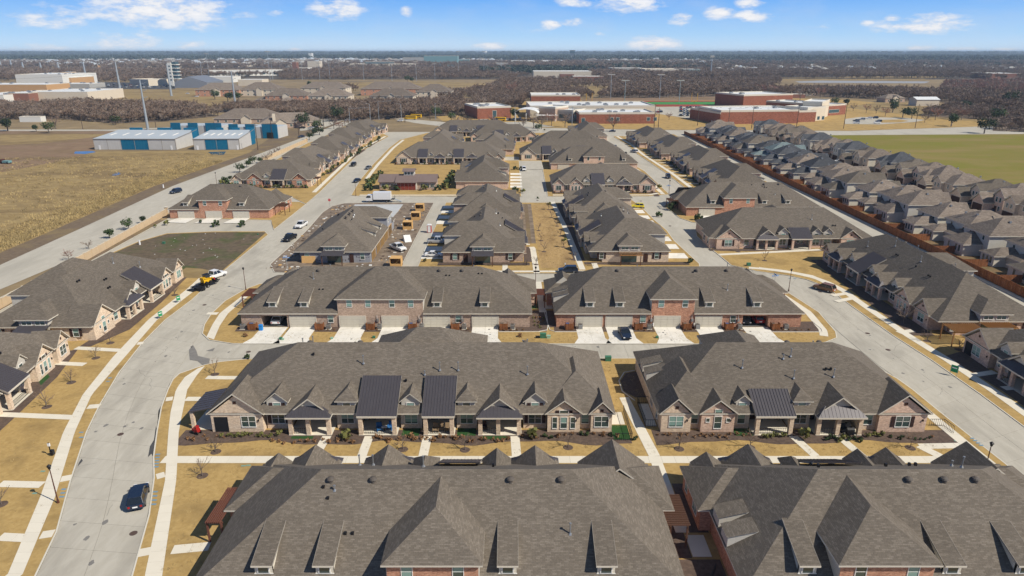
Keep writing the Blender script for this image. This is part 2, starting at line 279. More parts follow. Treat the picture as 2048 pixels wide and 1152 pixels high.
class MB:
    def __init__(s): s.v = []; s.f = []; s.m = []; s.mats = []
    def mi(s, name):
        if name not in s.mats: s.mats.append(name)
        return s.mats.index(name)
    def poly(s, pts, m):
        k = len(s.v); s.v.extend([tuple(p) for p in pts]); s.f.append(tuple(range(k, k + len(pts)))); s.m.append(s.mi(m))
    def box(s, x0, x1, y0, y1, z0, z1, m, top=None, bottom=True):
        k = len(s.v)
        s.v += [(x0, y0, z0), (x1, y0, z0), (x1, y1, z0), (x0, y1, z0), (x0, y0, z1), (x1, y0, z1), (x1, y1, z1), (x0, y1, z1)]
        F = [(0, 1, 5, 4), (1, 2, 6, 5), (2, 3, 7, 6), (3, 0, 4, 7), (4, 5, 6, 7)] + ([(3, 2, 1, 0)] if bottom else [])
        for i, q in enumerate(F):
            s.f.append(tuple(k + a for a in q)); s.m.append(s.mi(top if (top and i == 4) else m))
    def prism(s, poly, z0, z1, mt, ms=None, cap=True):
        """poly counter-clockwise in plan"""
        n = len(poly)
        ar = sum(poly[i][0] * poly[(i + 1) % n][1] - poly[(i + 1) % n][0] * poly[i][1] for i in range(n))
        if ar < 0: poly = poly[::-1]
        s.poly([(x, y, z1) for x, y in poly], mt)
        for i in range(n):
            a, b = poly[i], poly[(i + 1) % n]
            s.poly([(a[0], a[1], z0), (b[0], b[1], z0), (b[0], b[1], z1), (a[0], a[1], z1)], ms or mt)
    def extr_y(s, prof, y0, y1, m):
        """profile [(x,z)...] counter-clockwise seen from -y, extruded y0..y1"""
        n = len(prof)
        s.poly([(x, y0, z) for x, z in prof], m); s.poly([(x, y1, z) for x, z in reversed(prof)], m)
        for i in range(n):
            a, b = prof[i], prof[(i + 1) % n]
            s.poly([(a[0], y0, a[1]), (a[0], y1, a[1]), (b[0], y1, b[1]), (b[0], y0, b[1])], m)
    def extr_x(s, prof, x0, x1, m):
        """profile [(y,z)...] counter-clockwise seen from -x side looking +x with y to the left... orientation is not critical"""
        n = len(prof)
        s.poly([(x0, y, z) for y, z in reversed(prof)], m); s.poly([(x1, y, z) for y, z in prof], m)
        for i in range(n):
            a, b = prof[i], prof[(i + 1) % n]
            s.poly([(x0, a[0], a[1]), (x0, b[0], b[1]), (x1, b[0], b[1]), (x1, a[0], a[1])], m)
    def cyl(s, x, y, z0, z1, r0, r1, n, m, cap=True):
        k = len(s.v)
        for z, r in ((z0, r0), (z1, r1)):
            for i in range(n):
                a = 2 * math.pi * i / n; s.v.append((x + r * math.cos(a), y + r * math.sin(a), z))
        for i in range(n):
            s.f.append((k + i, k + (i + 1) % n, k + n + (i + 1) % n, k + n + i)); s.m.append(s.mi(m))
        if cap: s.f.append(tuple(k + n + i for i in range(n))); s.m.append(s.mi(m))
    def beam(s, p, q, w, m, h=None):
        """square bar from p to q"""
        p = Vector(p); q = Vector(q); d = (q - p).normalized(); h = h or w
        up = Vector((0, 0, 1)) if abs(d.z) < 0.95 else Vector((1, 0, 0))
        sx = d.cross(up).normalized() * w / 2; sy = sx.cross(d).normalized() * h / 2
        k = len(s.v)
        for c in (p, q):
            for a, b in ((-1, -1), (1, -1), (1, 1), (-1, 1)): s.v.append(tuple(c + sx * a + sy * b))
        for q_ in ((0, 1, 5, 4), (1, 2, 6, 5), (2, 3, 7, 6), (3, 0, 4, 7), (4, 5, 6, 7), (3, 2, 1, 0)):
            s.f.append(tuple(k + a for a in q_)); s.m.append(s.mi(m))
    def mesh(s, name):
        me = bpy.data.meshes.new(name); me.from_pydata(s.v, [], s.f)
        for n in s.mats: me.materials.append(MATS[n])
        if s.f:
            me.polygons.foreach_set('material_index', s.m)
            me.update()
            uvl = me.uv_layers.new(name='UVMap')
            nf = len(me.polygons)
            nor = np.empty(nf * 3); me.polygons.foreach_get('normal', nor); nor = nor.reshape(-1, 3)
            tot = np.empty(nf, dtype=np.int32); me.polygons.foreach_get('loop_total', tot)
            li = np.empty(len(me.loops), dtype=np.int32); me.loops.foreach_get('vertex_index', li)
            co = np.array(s.v, dtype=float)[li]; N = np.repeat(nor, tot, axis=0)
            T = np.stack([-N[:, 1], N[:, 0], np.zeros(len(N))], axis=1); ln = np.linalg.norm(T, axis=1)
            flat = ln < 1e-3; T[flat] = (1, 0, 0); ln[flat] = 1; T /= ln[:, None]
            B = np.cross(N, T)
            uv = np.stack([(co * T).sum(1), (co * B).sum(1)], axis=1)
            uvl.data.foreach_set('uv', uv.ravel())
        return me
    def build(s, name, parent=None, **tags):
        return link(name, s.mesh(name), parent, **tags)

def link(name, me, parent=None, loc=None, rz=0, **tags):
    o = bpy.data.objects.new(name, me); COL.objects.link(o)
    if parent is not None: o.parent = parent
    if loc is not None: o.location = loc
    if rz: o.rotation_euler = (0, 0, rz)
    for k, v in tags.items():
        if v: o[k] = v
    return o
def empty(name, loc, rz=0, **tags):
    o = link(name, None, None, loc, rz, **tags); o.empty_display_size = 0.5
    return o
def struct(mb, name, parent=None): return mb.build(name, parent, **({} if parent else {'kind': 'structure'}))
def copy_tree(o, parent=None, loc=None, rz=None, scale=None, label=None, **tags):
    c = o.copy(); COL.objects.link(c); c.parent = parent
    if loc is not None: c.location = loc
    if rz is not None: c.rotation_euler = (0, 0, rz)
    if scale is not None: c.scale = scale if hasattr(scale, '__len__') else (scale,) * 3
    if label: c['label'] = label
    for k, v in tags.items(): c[k] = v
    for ch in [x for x in KIDS.get(o.name, [])]:
        cc = copy_tree(ch, c); KIDS.setdefault(c.name, []).append(cc)
    return c
KIDS = {}
_link = link
def link(name, me, parent=None, loc=None, rz=0, **tags):
    o = _link(name, me, parent, loc, rz, **tags)
    if parent is not None: KIDS.setdefault(parent.name, []).append(o)
    return o

# ---------------------------------------------------------------- building pieces
PT = 0.60      # main roof pitch
EZ = 2.95      # eave height
def hip(mb, x0, x1, y0, y1, ze, pt, m, ends=('h', 'h'), axis=None, th=0.2, trim='trim', notch=()):
    """hip roof solid over an eave rectangle; ends 'h' hip or 'v' vertical, low/high end of the ridge axis"""
    w, d = x1 - x0, y1 - y0
    axis = axis or ('x' if w >= d else 'y')
    rear = []
    for (na, nb) in sorted(notch, reverse=True): rear += [(nb, y1, ze), (nb, y1 - .44, ze + .44 * pt), (na, y1 - .44, ze + .44 * pt), (na, y1, ze)]
    half = (d if axis == 'x' else w) / 2; zr = ze + half * pt
    if axis == 'x':
        a = (x0 + (half if ends[0] == 'h' else 0), (y0 + y1) / 2, zr); b = (x1 - (half if ends[1] == 'h' else 0), (y0 + y1) / 2, zr)
        c = [(x0, y0, ze), (x1, y0, ze), (x1, y1, ze), (x0, y1, ze)]
        mb.poly([c[0], c[1], b, a], m); mb.poly([c[2]] + rear + [c[3], a, b], m)
        mb.poly([c[1], c[2], b], m if ends[1] == 'h' else trim); mb.poly([c[3], c[0], a], m if ends[0] == 'h' else trim)
    else:
        a = ((x0 + x1) / 2, y0 + (half if ends[0] == 'h' else 0), zr); b = ((x0 + x1) / 2, y1 - (half if ends[1] == 'h' else 0), zr)
        c = [(x0, y0, ze), (x1, y0, ze), (x1, y1, ze), (x0, y1, ze)]
        mb.poly([c[1], c[2], b, a], m); mb.poly([c[3], c[0], a, b], m)
        mb.poly([c[0], c[1], a], m if ends[0] == 'h' else trim); mb.poly([c[2], c[3], b], m if ends[1] == 'h' else trim)
    zb = ze - th
    for i in range(4):
        p, q = c[i], c[(i + 1) % 4]
        if i == 2 and notch: continue
        mb.poly([(p[0], p[1], zb), (q[0], q[1], zb), q, p], trim)
    yn = y1 - (.44 if notch else 0)
    mb.poly([(x0, yn, zb), (x1, yn, zb), (x1, y0, zb), (x0, y0, zb)], trim)
    if notch:
        xs = [x0] + [t for n_ in sorted(notch) for t in n_] + [x1]
        for i in range(0, len(xs), 2): mb.poly([(xs[i + 1], y1, zb), (xs[i], y1, zb), (xs[i], y1, ze), (xs[i + 1], y1, ze)], trim); mb.poly([(xs[i], y1, zb), (xs[i + 1], y1, zb), (xs[i + 1], yn, zb), (xs[i], yn, zb)], trim)
    return zr
def gable_y(mb, x0, x1, y0, y1, ze, pt, m, th=0.2, trim='trim'):
    """two sloping slabs, ridge along y, open ends"""
    xm = (x0 + x1) / 2; zr = ze + (xm - x0) * pt
    for (xa, xb) in ((x0, xm), (xm, x1)):
        za, zb = (ze, zr) if xa == x0 else (zr, ze)
        mb.poly([(xa, y0, za), (xb, y0, zb), (xb, y1, zb), (xa, y1, za)], m)
        mb.poly([(xa, y1, za - th), (xb, y1, zb - th), (xb, y0, zb - th), (xa, y0, za - th)], trim)
        mb.poly([(xa, y0, za - th), (xb, y0, zb - th), (xb, y0, zb), (xa, y0, za)], trim)
        mb.poly([(xb, y1, zb - th), (xa, y1, za - th), (xa, y1, za), (xb, y1, zb)], trim)
        if xa == x0: mb.poly([(xa, y1, za - th), (xa, y0, za - th), (xa, y0, za), (xa, y1, za)], trim)
        else: mb.poly([(xb, y0, zb - th), (xb, y1, zb - th), (xb, y1, zb), (xb, y0, zb)], trim)
    return zr

SHARED = {}
def shared(key, fn):
    if key not in SHARED: SHARED[key] = fn()
    return SHARED[key]
def win_mesh(w, h, lights, style):
    """frame + mullions around panes, front towards -y, origin at the sill centre"""
    def f():
        m = MB(); t = 0.07
        m.box(-w / 2 - t, w / 2 + t, -0.07, 0.05, -0.10, 0, 'trim_white'); m.box(-w / 2 - t, w / 2 + t, -0.05, 0.05, h, h + t, 'trim_white')
        m.box(-w / 2 - t, -w / 2, -0.05, 0.05, 0, h, 'trim_white'); m.box(w / 2, w / 2 + t, -0.05, 0.05, 0, h, 'trim_white')
        for i in range(1, lights):
            x = -w / 2 + w * i / lights; m.box(x - 0.035, x + 0.035, -0.04, 0.04, 0, h, 'trim_white')
        if h > 1.1: m.box(-w / 2, w / 2, -0.03, 0.03, h * 0.5 - 0.02, h * 0.5 + 0.02, 'trim_white')
        return m.mesh('window_frame')
    return shared(('w', w, h, lights), f)
def pane_mesh(w, h, kind):
    def f():
        m = MB(); m.box(-w / 2, w / 2, 0.0, 0.03, 0, h, 'glass')
        if kind: m.box(-w / 2 + .04, w / 2 - .04, -0.008, 0.0, h * (0.45 if kind == 1 else 0.12), h - 0.03, 'blinds')
        return m.mesh('pane')
    return shared(('p', w, h, kind), f)
def window(root, x, y, z, w, h, lights=1, rz=0, lod=2, kind=None):
    kind = rnd.choice([0, 1, 1, 2]) if kind is None else kind
    o = link('window', win_mesh(w, h, lights, 0), root, (x, y, z), rz)
    if lod > 0: link('pane', pane_mesh(w, h, kind), o)
    else: 
        o.data = shared(('wp', w, h, lights), lambda: flat_win(w, h, lights))
    return o
def flat_win(w, h, lights):
    m = MB(); m.box(-w / 2 - .08, w / 2 + .08, -0.05, 0.04, -0.1, h + .08, 'trim_white')
    for i in range(lights):
        a = -w / 2 + w * i / lights + .03; b = -w / 2 + w * (i + 1) / lights - .03
        m.box(a, b, -0.06, -0.05, 0, h, 'glass')
    return m.mesh('window_flat')
def box_mesh(key, *a, **k):
    def f():
        m = MB(); m.box(*a, **k); return m.mesh(key[0])
    return shared(key, f)
def shutter_mesh(h):
    def f():
        m = MB(); m.box(-.24, .24, -0.06, 0.02, 0, h, 'shutter')
        for i in range(3): m.box(-.22 + .15 * i, -.22 + .15 * i + .13, -.075, -.06, .03, h - .03, 'shutter')
        return m.mesh('shutter')
    return shared(('sh', h), f)
def shutters(root, x, y, z, w, h, rz=0):
    for s in (-1, 1):
        dx = s * (w / 2 + .34)
        link('shutter', shutter_mesh(h), root, (x + dx * math.cos(rz), y + dx * math.sin(rz), z), rz)
def garage_mesh():
    def f():
        m = MB(); n = 4
        for i in range(n):
            z0 = i * 2.2 / n
            for j in range(4): m.box(-2.4 + j * 1.2 + .03, -2.4 + (j + 1) * 1.2 - .03, -0.06, 0.0, z0 + .03, z0 + 2.2 / n - .03, 'garage_door')
        m.box(-2.42, 2.42, -.025, .03, 0, 2.22, 'garage_door')
        m.box(-2.58, -2.42, -.08, .05, 0, 2.36, 'trim'); m.box(2.42, 2.58, -.08, .05, 0, 2.36, 'trim'); m.box(-2.42, 2.42, -.08, .05, 2.22, 2.36, 'trim')
        return m.mesh('garage_door')
    return shared('garage', f)
def pipe_mesh(h):
    def f():
        m = MB(); m.cyl(0, 0, -.3, h, .07, .07, 6, 'vent_metal'); m.cyl(0, 0, h, h + .12, .13, .13, 6, 'vent_metal'); m.cyl(0, 0, -.1, .12, .22, .09, 6, 'vent_metal'); return m.mesh('vent_pipe')
    return shared(('pipe', h), f)
def dome_mesh():
    def f():
        m = MB(); m.cyl(0, 0, -.3, .16, .30, .30, 12, 'vent_dark', cap=False); m.cyl(0, 0, .16, .30, .42, .34, 12, 'vent_dark', cap=False); m.cyl(0, 0, .30, .40, .34, .12, 12, 'vent_dark'); return m.mesh('roof_vent')
    return shared('dome', f)
def capvent_mesh():
    def f():
        m = MB(); m.box(-.13, .13, -.15, .12, -.2, .14, 'black_metal'); return m.mesh('vent_cap')
    return shared('cap', f)
def col_mesh(h, mname, w=.5):
    def f():
        m = MB(); m.box(-w / 2, w / 2, -w / 2, w / 2, 0, h, mname); m.box(-w / 2 - .05, w / 2 + .05, -w / 2 - .05, w / 2 + .05, 0, .12, 'trim'); m.box(-w / 2 - .05, w / 2 + .05, -w / 2 - .05, w / 2 + .05, h - .1, h, 'trim'); return m.mesh('column')
    return shared(('col', h, mname, w), f)
def porch_shed(root, x0, x1, lod, short=False):
    """standing-seam metal shed roof running from the porch front up onto the main slope"""
    m = MB(); y0, y1, z0, z1 = -1.0, 4.7, 3.0, 6.35
    if short: y1, z1 = 3.0, 5.15
    m.extr_x([(y0, z0 - .18), (y1, z1 - .18), (y1, z1), (y0, z0)][::-1], x0, x1, 'metal_roof')
    m.box(x0 + .02, x1 - .02, y0 - .05, y0, z0 - .26, z0 + .02, 'trim')
    for s in (x0 - .03, x1 - .0):
        m.extr_x([(y0, z0 - .25), (y1, z1 - .25), (y1, z1 + .03), (y0, z0 + .03)][::-1], s, s + .03, 'trim_dark')
    r = m.build('porch_roof', root)
    n = max(3, round((x1 - x0) / .42)); k = MB()
    for i in range(n + 1):
        x = x0 + .04 + (x1 - x0 - .08) * i / n; k.beam((x, y0, z0 + .03), (x, y1, z1 + .03), .05, 'metal_rib', .07)
    if lod: k.build('seam_ribs', r, kind='stuff')
def railing(root, x0, x1, y):
    m = MB(); m.beam((x0, y, .95), (x1, y, .95), .05, 'black_metal'); m.beam((x0, y, .2), (x1, y, .2), .04, 'black_metal')
    n = int((x1 - x0) / .3)
    for i in range(n + 1): m.beam((x0 + (x1 - x0) * i / n, y, .15), (x0 + (x1 - x0) * i / n, y, .95), .025, 'black_metal')
    m.build('railing', root)

def slope_z(y, D=20.0): 
    return EZ + PT * min(y + .45, D + .45 - y)
def rowhouse(label, loc, rot, L, front, rear=(), two=(), dorm=(), wings=(1, 1), brick='brick_pink', rbrick=None, lod=2, group='brick row houses', open_garage=(), vents=None, name='row_house', D=20.0, roofm='shingle', wrap=False, pipes=None, westporch=None, entry=None, hips=()):
    """a long one-storey row of homes. Local frame: front wall on y=0 facing -y, garages on y=D facing +y"""
    root = empty(name, (loc[0], loc[1], 0.1), R(rot), label=label, category='row house', group=group)
    rbrick = rbrick or brick
    W = MB(); RF = MB()
    hr = hip(RF, -.45, L + .45, -.1, D + .45, EZ, PT, roofm, axis='x', notch=two)
    # body of the building: solid behind the porches, ending short of open garages
    W.box(0, L, 3.4, D if not open_garage else D - 5.5, 0, EZ - .05, rbrick)
    if open_garage:
        xs = sorted(open_garage); a = 0
        for x in xs:
            W.box(a, x - 2.45, D - 5.5, D, 0, EZ - .05, rbrick); a = x + 2.45
            W.box(x - 2.45, x + 2.45, D - .3, D, 2.3, EZ - .05, rbrick)
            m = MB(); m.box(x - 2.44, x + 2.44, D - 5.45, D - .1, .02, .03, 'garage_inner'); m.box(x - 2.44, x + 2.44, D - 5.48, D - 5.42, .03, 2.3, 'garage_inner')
            for sx in (-2.2, 1.6): m.box(x + sx, x + sx + .6, D - 5.4, D - 4.8, .03, 1.2 + .3 * (sx > 0), 'vent_metal')
            m.build('garage_floor', root)
        W.box(a, L, D - 5.5, D, 0, EZ - .05, rbrick)
    # end wings give each end its lower projecting hip
    ev = []
    for s, on in zip((0, 1), wings):
        if not on: continue
        if on == 3: pass
        elif s == 0: hip(RF, -1.7, 9, .35, 8.8, EZ + .04, PT, roofm, ('h', 'v'), 'x'); W.box(-1.25, 1, .8, 8.35, 0, EZ - .03, brick)
        else: hip(RF, L - 9, L + 1.7, .35, 8.8, EZ + .04, PT, roofm, ('v', 'h'), 'x'); W.box(L - 1, L + 1.25, .8, 8.35, 0, EZ - .03, brick)
        if lod >= 1:
            wo = 0 if on == 3 else 1.25; xe = -wo if s == 0 else L + wo; rz = -math.pi / 2 if s == 0 else math.pi / 2
            for yy, ww in ((2.4, .9), (6.2, 1.6)): window(root, xe, yy, .9, ww, 1.4, 1 if ww < 1 else 2, rz, lod)
            if lod == 2 and on >= 2:      # two small shed dormers on the end slope
                for yy in (10.6, 13.6):
                    dmb = MB(); sx = -1 if s == 0 else 1; xo = -.3 if s == 0 else L + .3
                    x1_ = xo - sx * 3.0
                    prof = [(xo, EZ), (x1_, EZ + PT * 3.1), (x1_, EZ + PT * 3.1 + .12), (xo, EZ + 1.25)]
                    if sx > 0: prof = prof[::-1]
                    dmb.extr_y(prof if sx < 0 else prof, yy - 1, yy + 1, 'siding')
                    dmb.poly([(xo + sx * .15, yy - 1.15, EZ + 1.26), (x1_, yy - 1.15, EZ + PT * 3.1 + .2), (x1_, yy + 1.15, EZ + PT * 3.1 + .2), (xo + sx * .15, yy + 1.15, EZ + 1.26)][::(1 if sx > 0 else 1)], roofm)
                    dmb.build('dormer', root)
    for (a, b) in two:          # two-storey parts at the rear
        dep = min(b - a + .9, 14.0) if (b - a) > 12 else 15.0
        yb = D + .45 if (b - a) > 12 else D + .45
        y0 = yb - dep if (b - a) > 12 else D / 2 + .25
        hip(RF, a - .45, b + .45, y0, yb, 5.85, PT + .02, roofm, ('h', 'h') if (b - a) > 12 else ('v', 'h'), 'x' if (b - a) > 12 else 'y')
        W2 = MB(); W2.box(a, b, D - 6, D + .06, EZ - .4, 5.66, rbrick); W2.box(a, b, D + .02, D + .06, 0, EZ - .4, rbrick)
        W2.build('upper_wall', root)
        n = 4 if (b - a) > 12 else 2
        for i in range(n):
            x = a + (b - a) * ((.14, .36, .64, .86)[i] if n == 4 else (.22, .78)[i]); window(root, x, D + .07, 4.15, .95, 1.35, 1, math.pi, lod)
        for sx in (a - .03, b + .03):
            if lod == 2: cb = MB(); cb.box(sx - .03, sx + .03, D - 5.9, D + .0, EZ + .5, 5.6, 'siding'); cb.build('side_wall', root)
    for x in dorm:              # shed dormers on the rear slope
        m = MB(); yf = D - .9; zf = EZ + 1.95; yb = yf - 4.6; sl = .325
        m.box(x - .82, x + .82, yf - .3, yf, EZ + .3, zf, 'siding_cream')
        for s in (-.82, .77): m.extr_x([(yf - .05, EZ + .4), (yf - .05, zf), (yb, zf + 4.5 * sl - .03), (yb, zf)], x + s, x + s + .05, 'siding_cream')
        m.box(x - .88, x + .88, yf - .02, yf + .04, EZ + .72, EZ + .86, 'trim_white')
        d = m.build('dormer', root)
        q = MB(); q.extr_x([(yf + .35, zf + .02), (yb, zf + 4.75 * sl), (yb, zf + 4.75 * sl - .12), (yf + .35, zf - .1)], x - .97, x + .97, roofm)
        for s in (-1.0, .97): q.extr_x([(yf + .38, zf + .03), (yb, zf + 4.75 * sl + .01), (yb, zf + 4.75 * sl - .16), (yf + .38, zf - .14)], x + s, x + s + .03, 'trim_dark')
        q.box(x - 1.0, x + 1.0, yf + .35, yf + .39, zf - .14, zf + .03, 'trim'); q.build('dormer_roof', d)
        link('window', shared(('wp', 1.0, .75, 1), lambda: flat_win(1.0, .75, 1)), d, (x, yf + .02, EZ + .95), math.pi)
    for (xa, xb) in hips: hip(RF, xa, xb, .55, 10.5, EZ + .05, .74, roofm, ('h', 'v'), 'y')
    for (kind, x, *o) in rear:
        if kind == 'g':
            if x not in open_garage: link('garage_door', garage_mesh(), root, (x, D + (.13 if any(a < x < b for a, b in two) else .08), 0), math.pi)
        if kind == 'w': window(root, x, D + (.08 if any(a < x < b for a, b in two) else .03), 1.0, 1.0, 1.3, 1, math.pi, lod)
    # ---- front
    for sec in front:
        k, a, b = sec[:3]; o = sec[3] if len(sec) > 3 else {}
        c = (a + b) / 2; w = b - a
        if k == 'G':
            yf = o.get('y', 0); pt = o.get('pt', .78); ze = EZ + .08
            zr = ze + (w / 2 + .4) * pt
            W.extr_y([(a, 0), (b, 0), (b, ze - .26), (c, zr - .26 - .38 * pt), (a, ze - .26)], yf, 3.5, o.get('m', brick))
            yb = min(max((zr - EZ) / PT + .3, 4), D / 2)
            gable_y(RF, a - .4, b + .4, yf - .4, yb, ze, pt, roofm)
            ww = o.get('win', 'w2')
            if ww == 'w2s':
                window(root, c, yf - .02, .85, 1.9, 1.6, 2, 0, lod); shutters(root, c, yf - .01, .85, 2.0, 1.6)
            elif ww == 'w2': window(root, c + o.get('dx', 0), yf - .02, .85, 1.9, 1.6, 2, 0, lod)
            elif ww == 'w3':
                for dx, w_ in ((-1.25, .6), (0, .85), (1.25, .6)): window(root, c + dx, yf - .02, .6, w_, 1.7, 1, 0, lod)
                window(root, c, yf - .02, 2.75, 1.15, .62, 1, 0, lod, 0); shutters(root, c, yf - .01, 2.75, 1.15, .62)
            elif ww == 'w1':
                window(root, c, yf - .02, .6, .95, 1.8, 1, 0, lod); window(root, c, yf - .02, 2.75, .95, .75, 1, 0, lod, 1)
                for dx in (-1.4, 1.4): window(root, c + dx, yf - .02, 1.6, .45, .55, 1, 0, lod, 0)
            if ww in ('w2', 'w2s') and lod: link('attic_vent', box_mesh(('attic_vent',), -.22, .22, -.05, .02, 0, .4, 'door_brown'), root, (c, yf - .0, zr - 1.75))
            if o.get('porch'):     # corner porch opening
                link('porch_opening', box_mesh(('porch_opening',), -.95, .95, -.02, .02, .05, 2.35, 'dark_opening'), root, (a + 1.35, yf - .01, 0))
            if lod == 2: link('wall_lamp', box_mesh(('wall_lamp',), -.07, .07, -.16, 0, 0, .3, 'black_metal'), root, (b - .55, yf, 1.7))
        elif k in 'RDH':
            yf = o.get('y', 1.0)
            W.box(a + .002, b - .002, yf, 3.5, 0, EZ - .06, o.get('m', 'siding'))
            W.box(a + .003, b - .003, yf - .04, yf, 0, .75, brick)
            window(root, c, yf - .05, .85, 1.7 if w > 2.6 else 1.0, 1.55, 2 if w > 2.6 else 1, 0, lod)
            if o.get('sh'): shutters(root, c, yf - .02, .85, 1.8, 1.55)
            if k in 'DH':
                dw = min(w, 3.2) / 2; ze = EZ + 1.35; d = MB(); q = MB()
                if k == 'D':
                    zr = ze + (dw + .3) * .85
                    d.extr_y([(c - dw + .2, EZ - .3), (c + dw - .2, EZ - .3), (c + dw - .2, ze - .05), (c, zr - .55), (c - dw + .2, ze - .05)], yf + .02, yf + 3.2, 'siding')
                    gable_y(q, c - dw - .1, c + dw + .1, yf - .3, (zr - EZ) / PT + .2, ze - .05, .85, roofm, .14)
                else:
                    d.box(c - dw + .2, c + dw - .2, yf + .02, yf + 3.2, EZ - .3, ze, 'siding')
                    hip(q, c - dw - .1, c + dw + .1, yf - .3, 6.6, ze + .05, .85, roofm, ('h', 'v'), 'y', .14)
                dd = d.build('dormer', root); q.build('dormer_roof', dd)
                window(root, c, yf + 0.0, EZ + .32, 1.0, .72, 1, 0, lod, rnd.choice([0, 1, 2]))
                if o.get('ds'): shutters(root, c, yf + .01, EZ + .32, 1.0, .72)
        elif k in 'SP':
            link('porch_floor', box_mesh(('porch_floor', round(w, 2)), -w / 2 + .1, w / 2 - .1, -.9, 3.38, -.08, .06, 'concrete_walk'), root, (c, 0, 0))
            link('front_door', box_mesh(('front_door',), -.5, .5, -.06, 0, .06, 2.2, 'door_brown'), root, (a + 1.2, 3.38, 0))
            window(root, b - 1.6, 3.36, .7, 1.6, 1.5, 2, 0, lod)
            if k == 'S':
                porch_shed(root, a, b, lod, o.get('short')); cols = (a + .45, b - .45)
            else:
                ze = EZ + .1; pt = .78; zr = ze + (w / 2) * pt
                gable_y(RF, a, b, -.55, min((zr - EZ) / PT + .3, 9), ze, pt, roofm)
                m = MB(); m.extr_y([(a + .9, ze + .45), (b - .9, ze + .45), (c, zr - .35)], -.1, .2, 'siding'); m.build('gable_wall', root)
                # curved-looking metal awning: low hip in front of the gable
                q = MB(); f_ = (a - .05, b + .05)
                q.poly([(f_[0], -1.35, EZ + .02), (f_[1], -1.35, EZ + .02), (f_[1] - 1.3, -.12, EZ + 1.15), (f_[0] + 1.3, -.12, EZ + 1.15)], 'metal_roof')
                q.poly([(f_[0], -.0, EZ + .02), (f_[0], -1.35, EZ + .02), (f_[0] + 1.3, -.12, EZ + 1.15)], 'metal_roof')
                q.poly([(f_[1], -1.35, EZ + .02), (f_[1], .0, EZ + .02), (f_[1] - 1.3, -.12, EZ + 1.15)], 'metal_roof')
                q.box(f_[0], f_[1], -1.38, .1, EZ - .2, EZ + .018, 'trim')
                pr = q.build('porch_awning', root)
                if lod:
                    rb = MB(); n = 13
                    for i in range(1, n):
                        t = i / n; xb = f_[0] + (f_[1] - f_[0]) * t; xt = min(max(xb, f_[0] + 1.3), f_[1] - 1.3); hh = 1.0 if xb == xt else (1 - abs(xb - xt) / 1.3)
                        rb.beam((xb, -1.34, EZ + .04), (xb, -1.34 + 1.22 * hh, EZ + .04 + 1.13 * hh), .05, 'metal_rib', .05)
                    rb.build('seam_ribs', pr, kind='stuff')
                cols = (a + .45, a + w * .42, b - .45) if w < 5.4 else (a + .45, a + w * .47, b - .45)
            for x in cols: link('column', col_mesh(EZ - .2, brick, .55), root, (x, -.62, 0))
            if lod: railing(root, cols[0] + .3, cols[1] - .3, -.6)
        elif k == 'E':      # plain eave wall
            W.box(a, b, o.get('y', .6), 3.5, 0, EZ - .07, o.get('m', brick)); window(root, c, o.get('y', .6) - .02, .9, 1.2, 1.4, 1, 0, lod)
    if entry:      # entrance on a short end: raised hip with clerestory windows over a pergola or metal awning
        s, ek = entry; x0, x1 = (-.9, 7.5) if s < 0 else (L - 7.5, L + .9)
        hip(RF, x0, x1, 7.0, 13.2, EZ + 1.55, PT, roofm, ('h', 'v') if s < 0 else ('v', 'h'), 'x')
        xf = -.5 if s < 0 else L + .5; rz = -math.pi / 2 if s < 0 else math.pi / 2
        m = MB(); m.box(min(xf, xf - s * 2.5), max(xf, xf - s * 2.5), 7.5, 12.7, EZ - .5, EZ + 1.4, 'siding'); m.build('gable_wall', root)
        for yy in (8.9, 11.3): window(root, xf + s * .03, yy, EZ + .45, 1.7, .7, 2, rz, lod, 1)
        for yy, ww in ((3.2, 1.0), (17.0, 1.0)):
            window(root, (0 if s < 0 else L) + s * .03, yy, .9, ww, 1.5, 1, rz, lod); ek != 'x' and shutters(root, (0 if s < 0 else L) + s * .04, yy, .9, ww, 1.5, rz)
        link('front_door', box_mesh(('front_door',), -.5, .5, -.06, 0, .06, 2.2, 'door_brown'), root, ((0 if s < 0 else L) + s * .06, 14.3, 0), rz)
        link('porch_opening', box_mesh(('patio_door',), -1.9, 1.9, -.05, .02, .05, 2.4, 'glass'), root, ((0 if s < 0 else L) + s * .05, 10.1, 0), rz)
        q = MB(); xa = 0 if s < 0 else L; xb = xa + s * 3.2
        if ek == 'p':
            for i in range(17): q.box(min(xa, xb), max(xa, xb), 7.4 + i * .33, 7.47 + i * .33, 2.72, 2.86, 'wood_gold')
            for xx in (xb + .1 * -s, xa + s * .3): q.box(min(xx, xx + .12), max(xx, xx + .12), 7.2, 12.9, 2.55, 2.72, 'wood_gold')
        else:
            q.extr_y([(xb, 2.6), (xa, 3.3), (xa, 3.4), (xb, 2.7)][::(-1 if s < 0 else 1)], 7.3, 12.8, 'metal_roof')
        q.build('porch_roof', root)
        for yy in (7.6, 12.5): link('post', box_mesh(('post',), -.1, .1, -.1, .1, 0, 2.6, 'wood_brown'), root, (xb - s * .3, yy, 0))
    W.build('wall', root); RF.build('roof', root)
    # ---- roof fittings
    rr = random.Random(int(L * 100) + len(label))
    nd = int(L / 8) if vents is None else vents
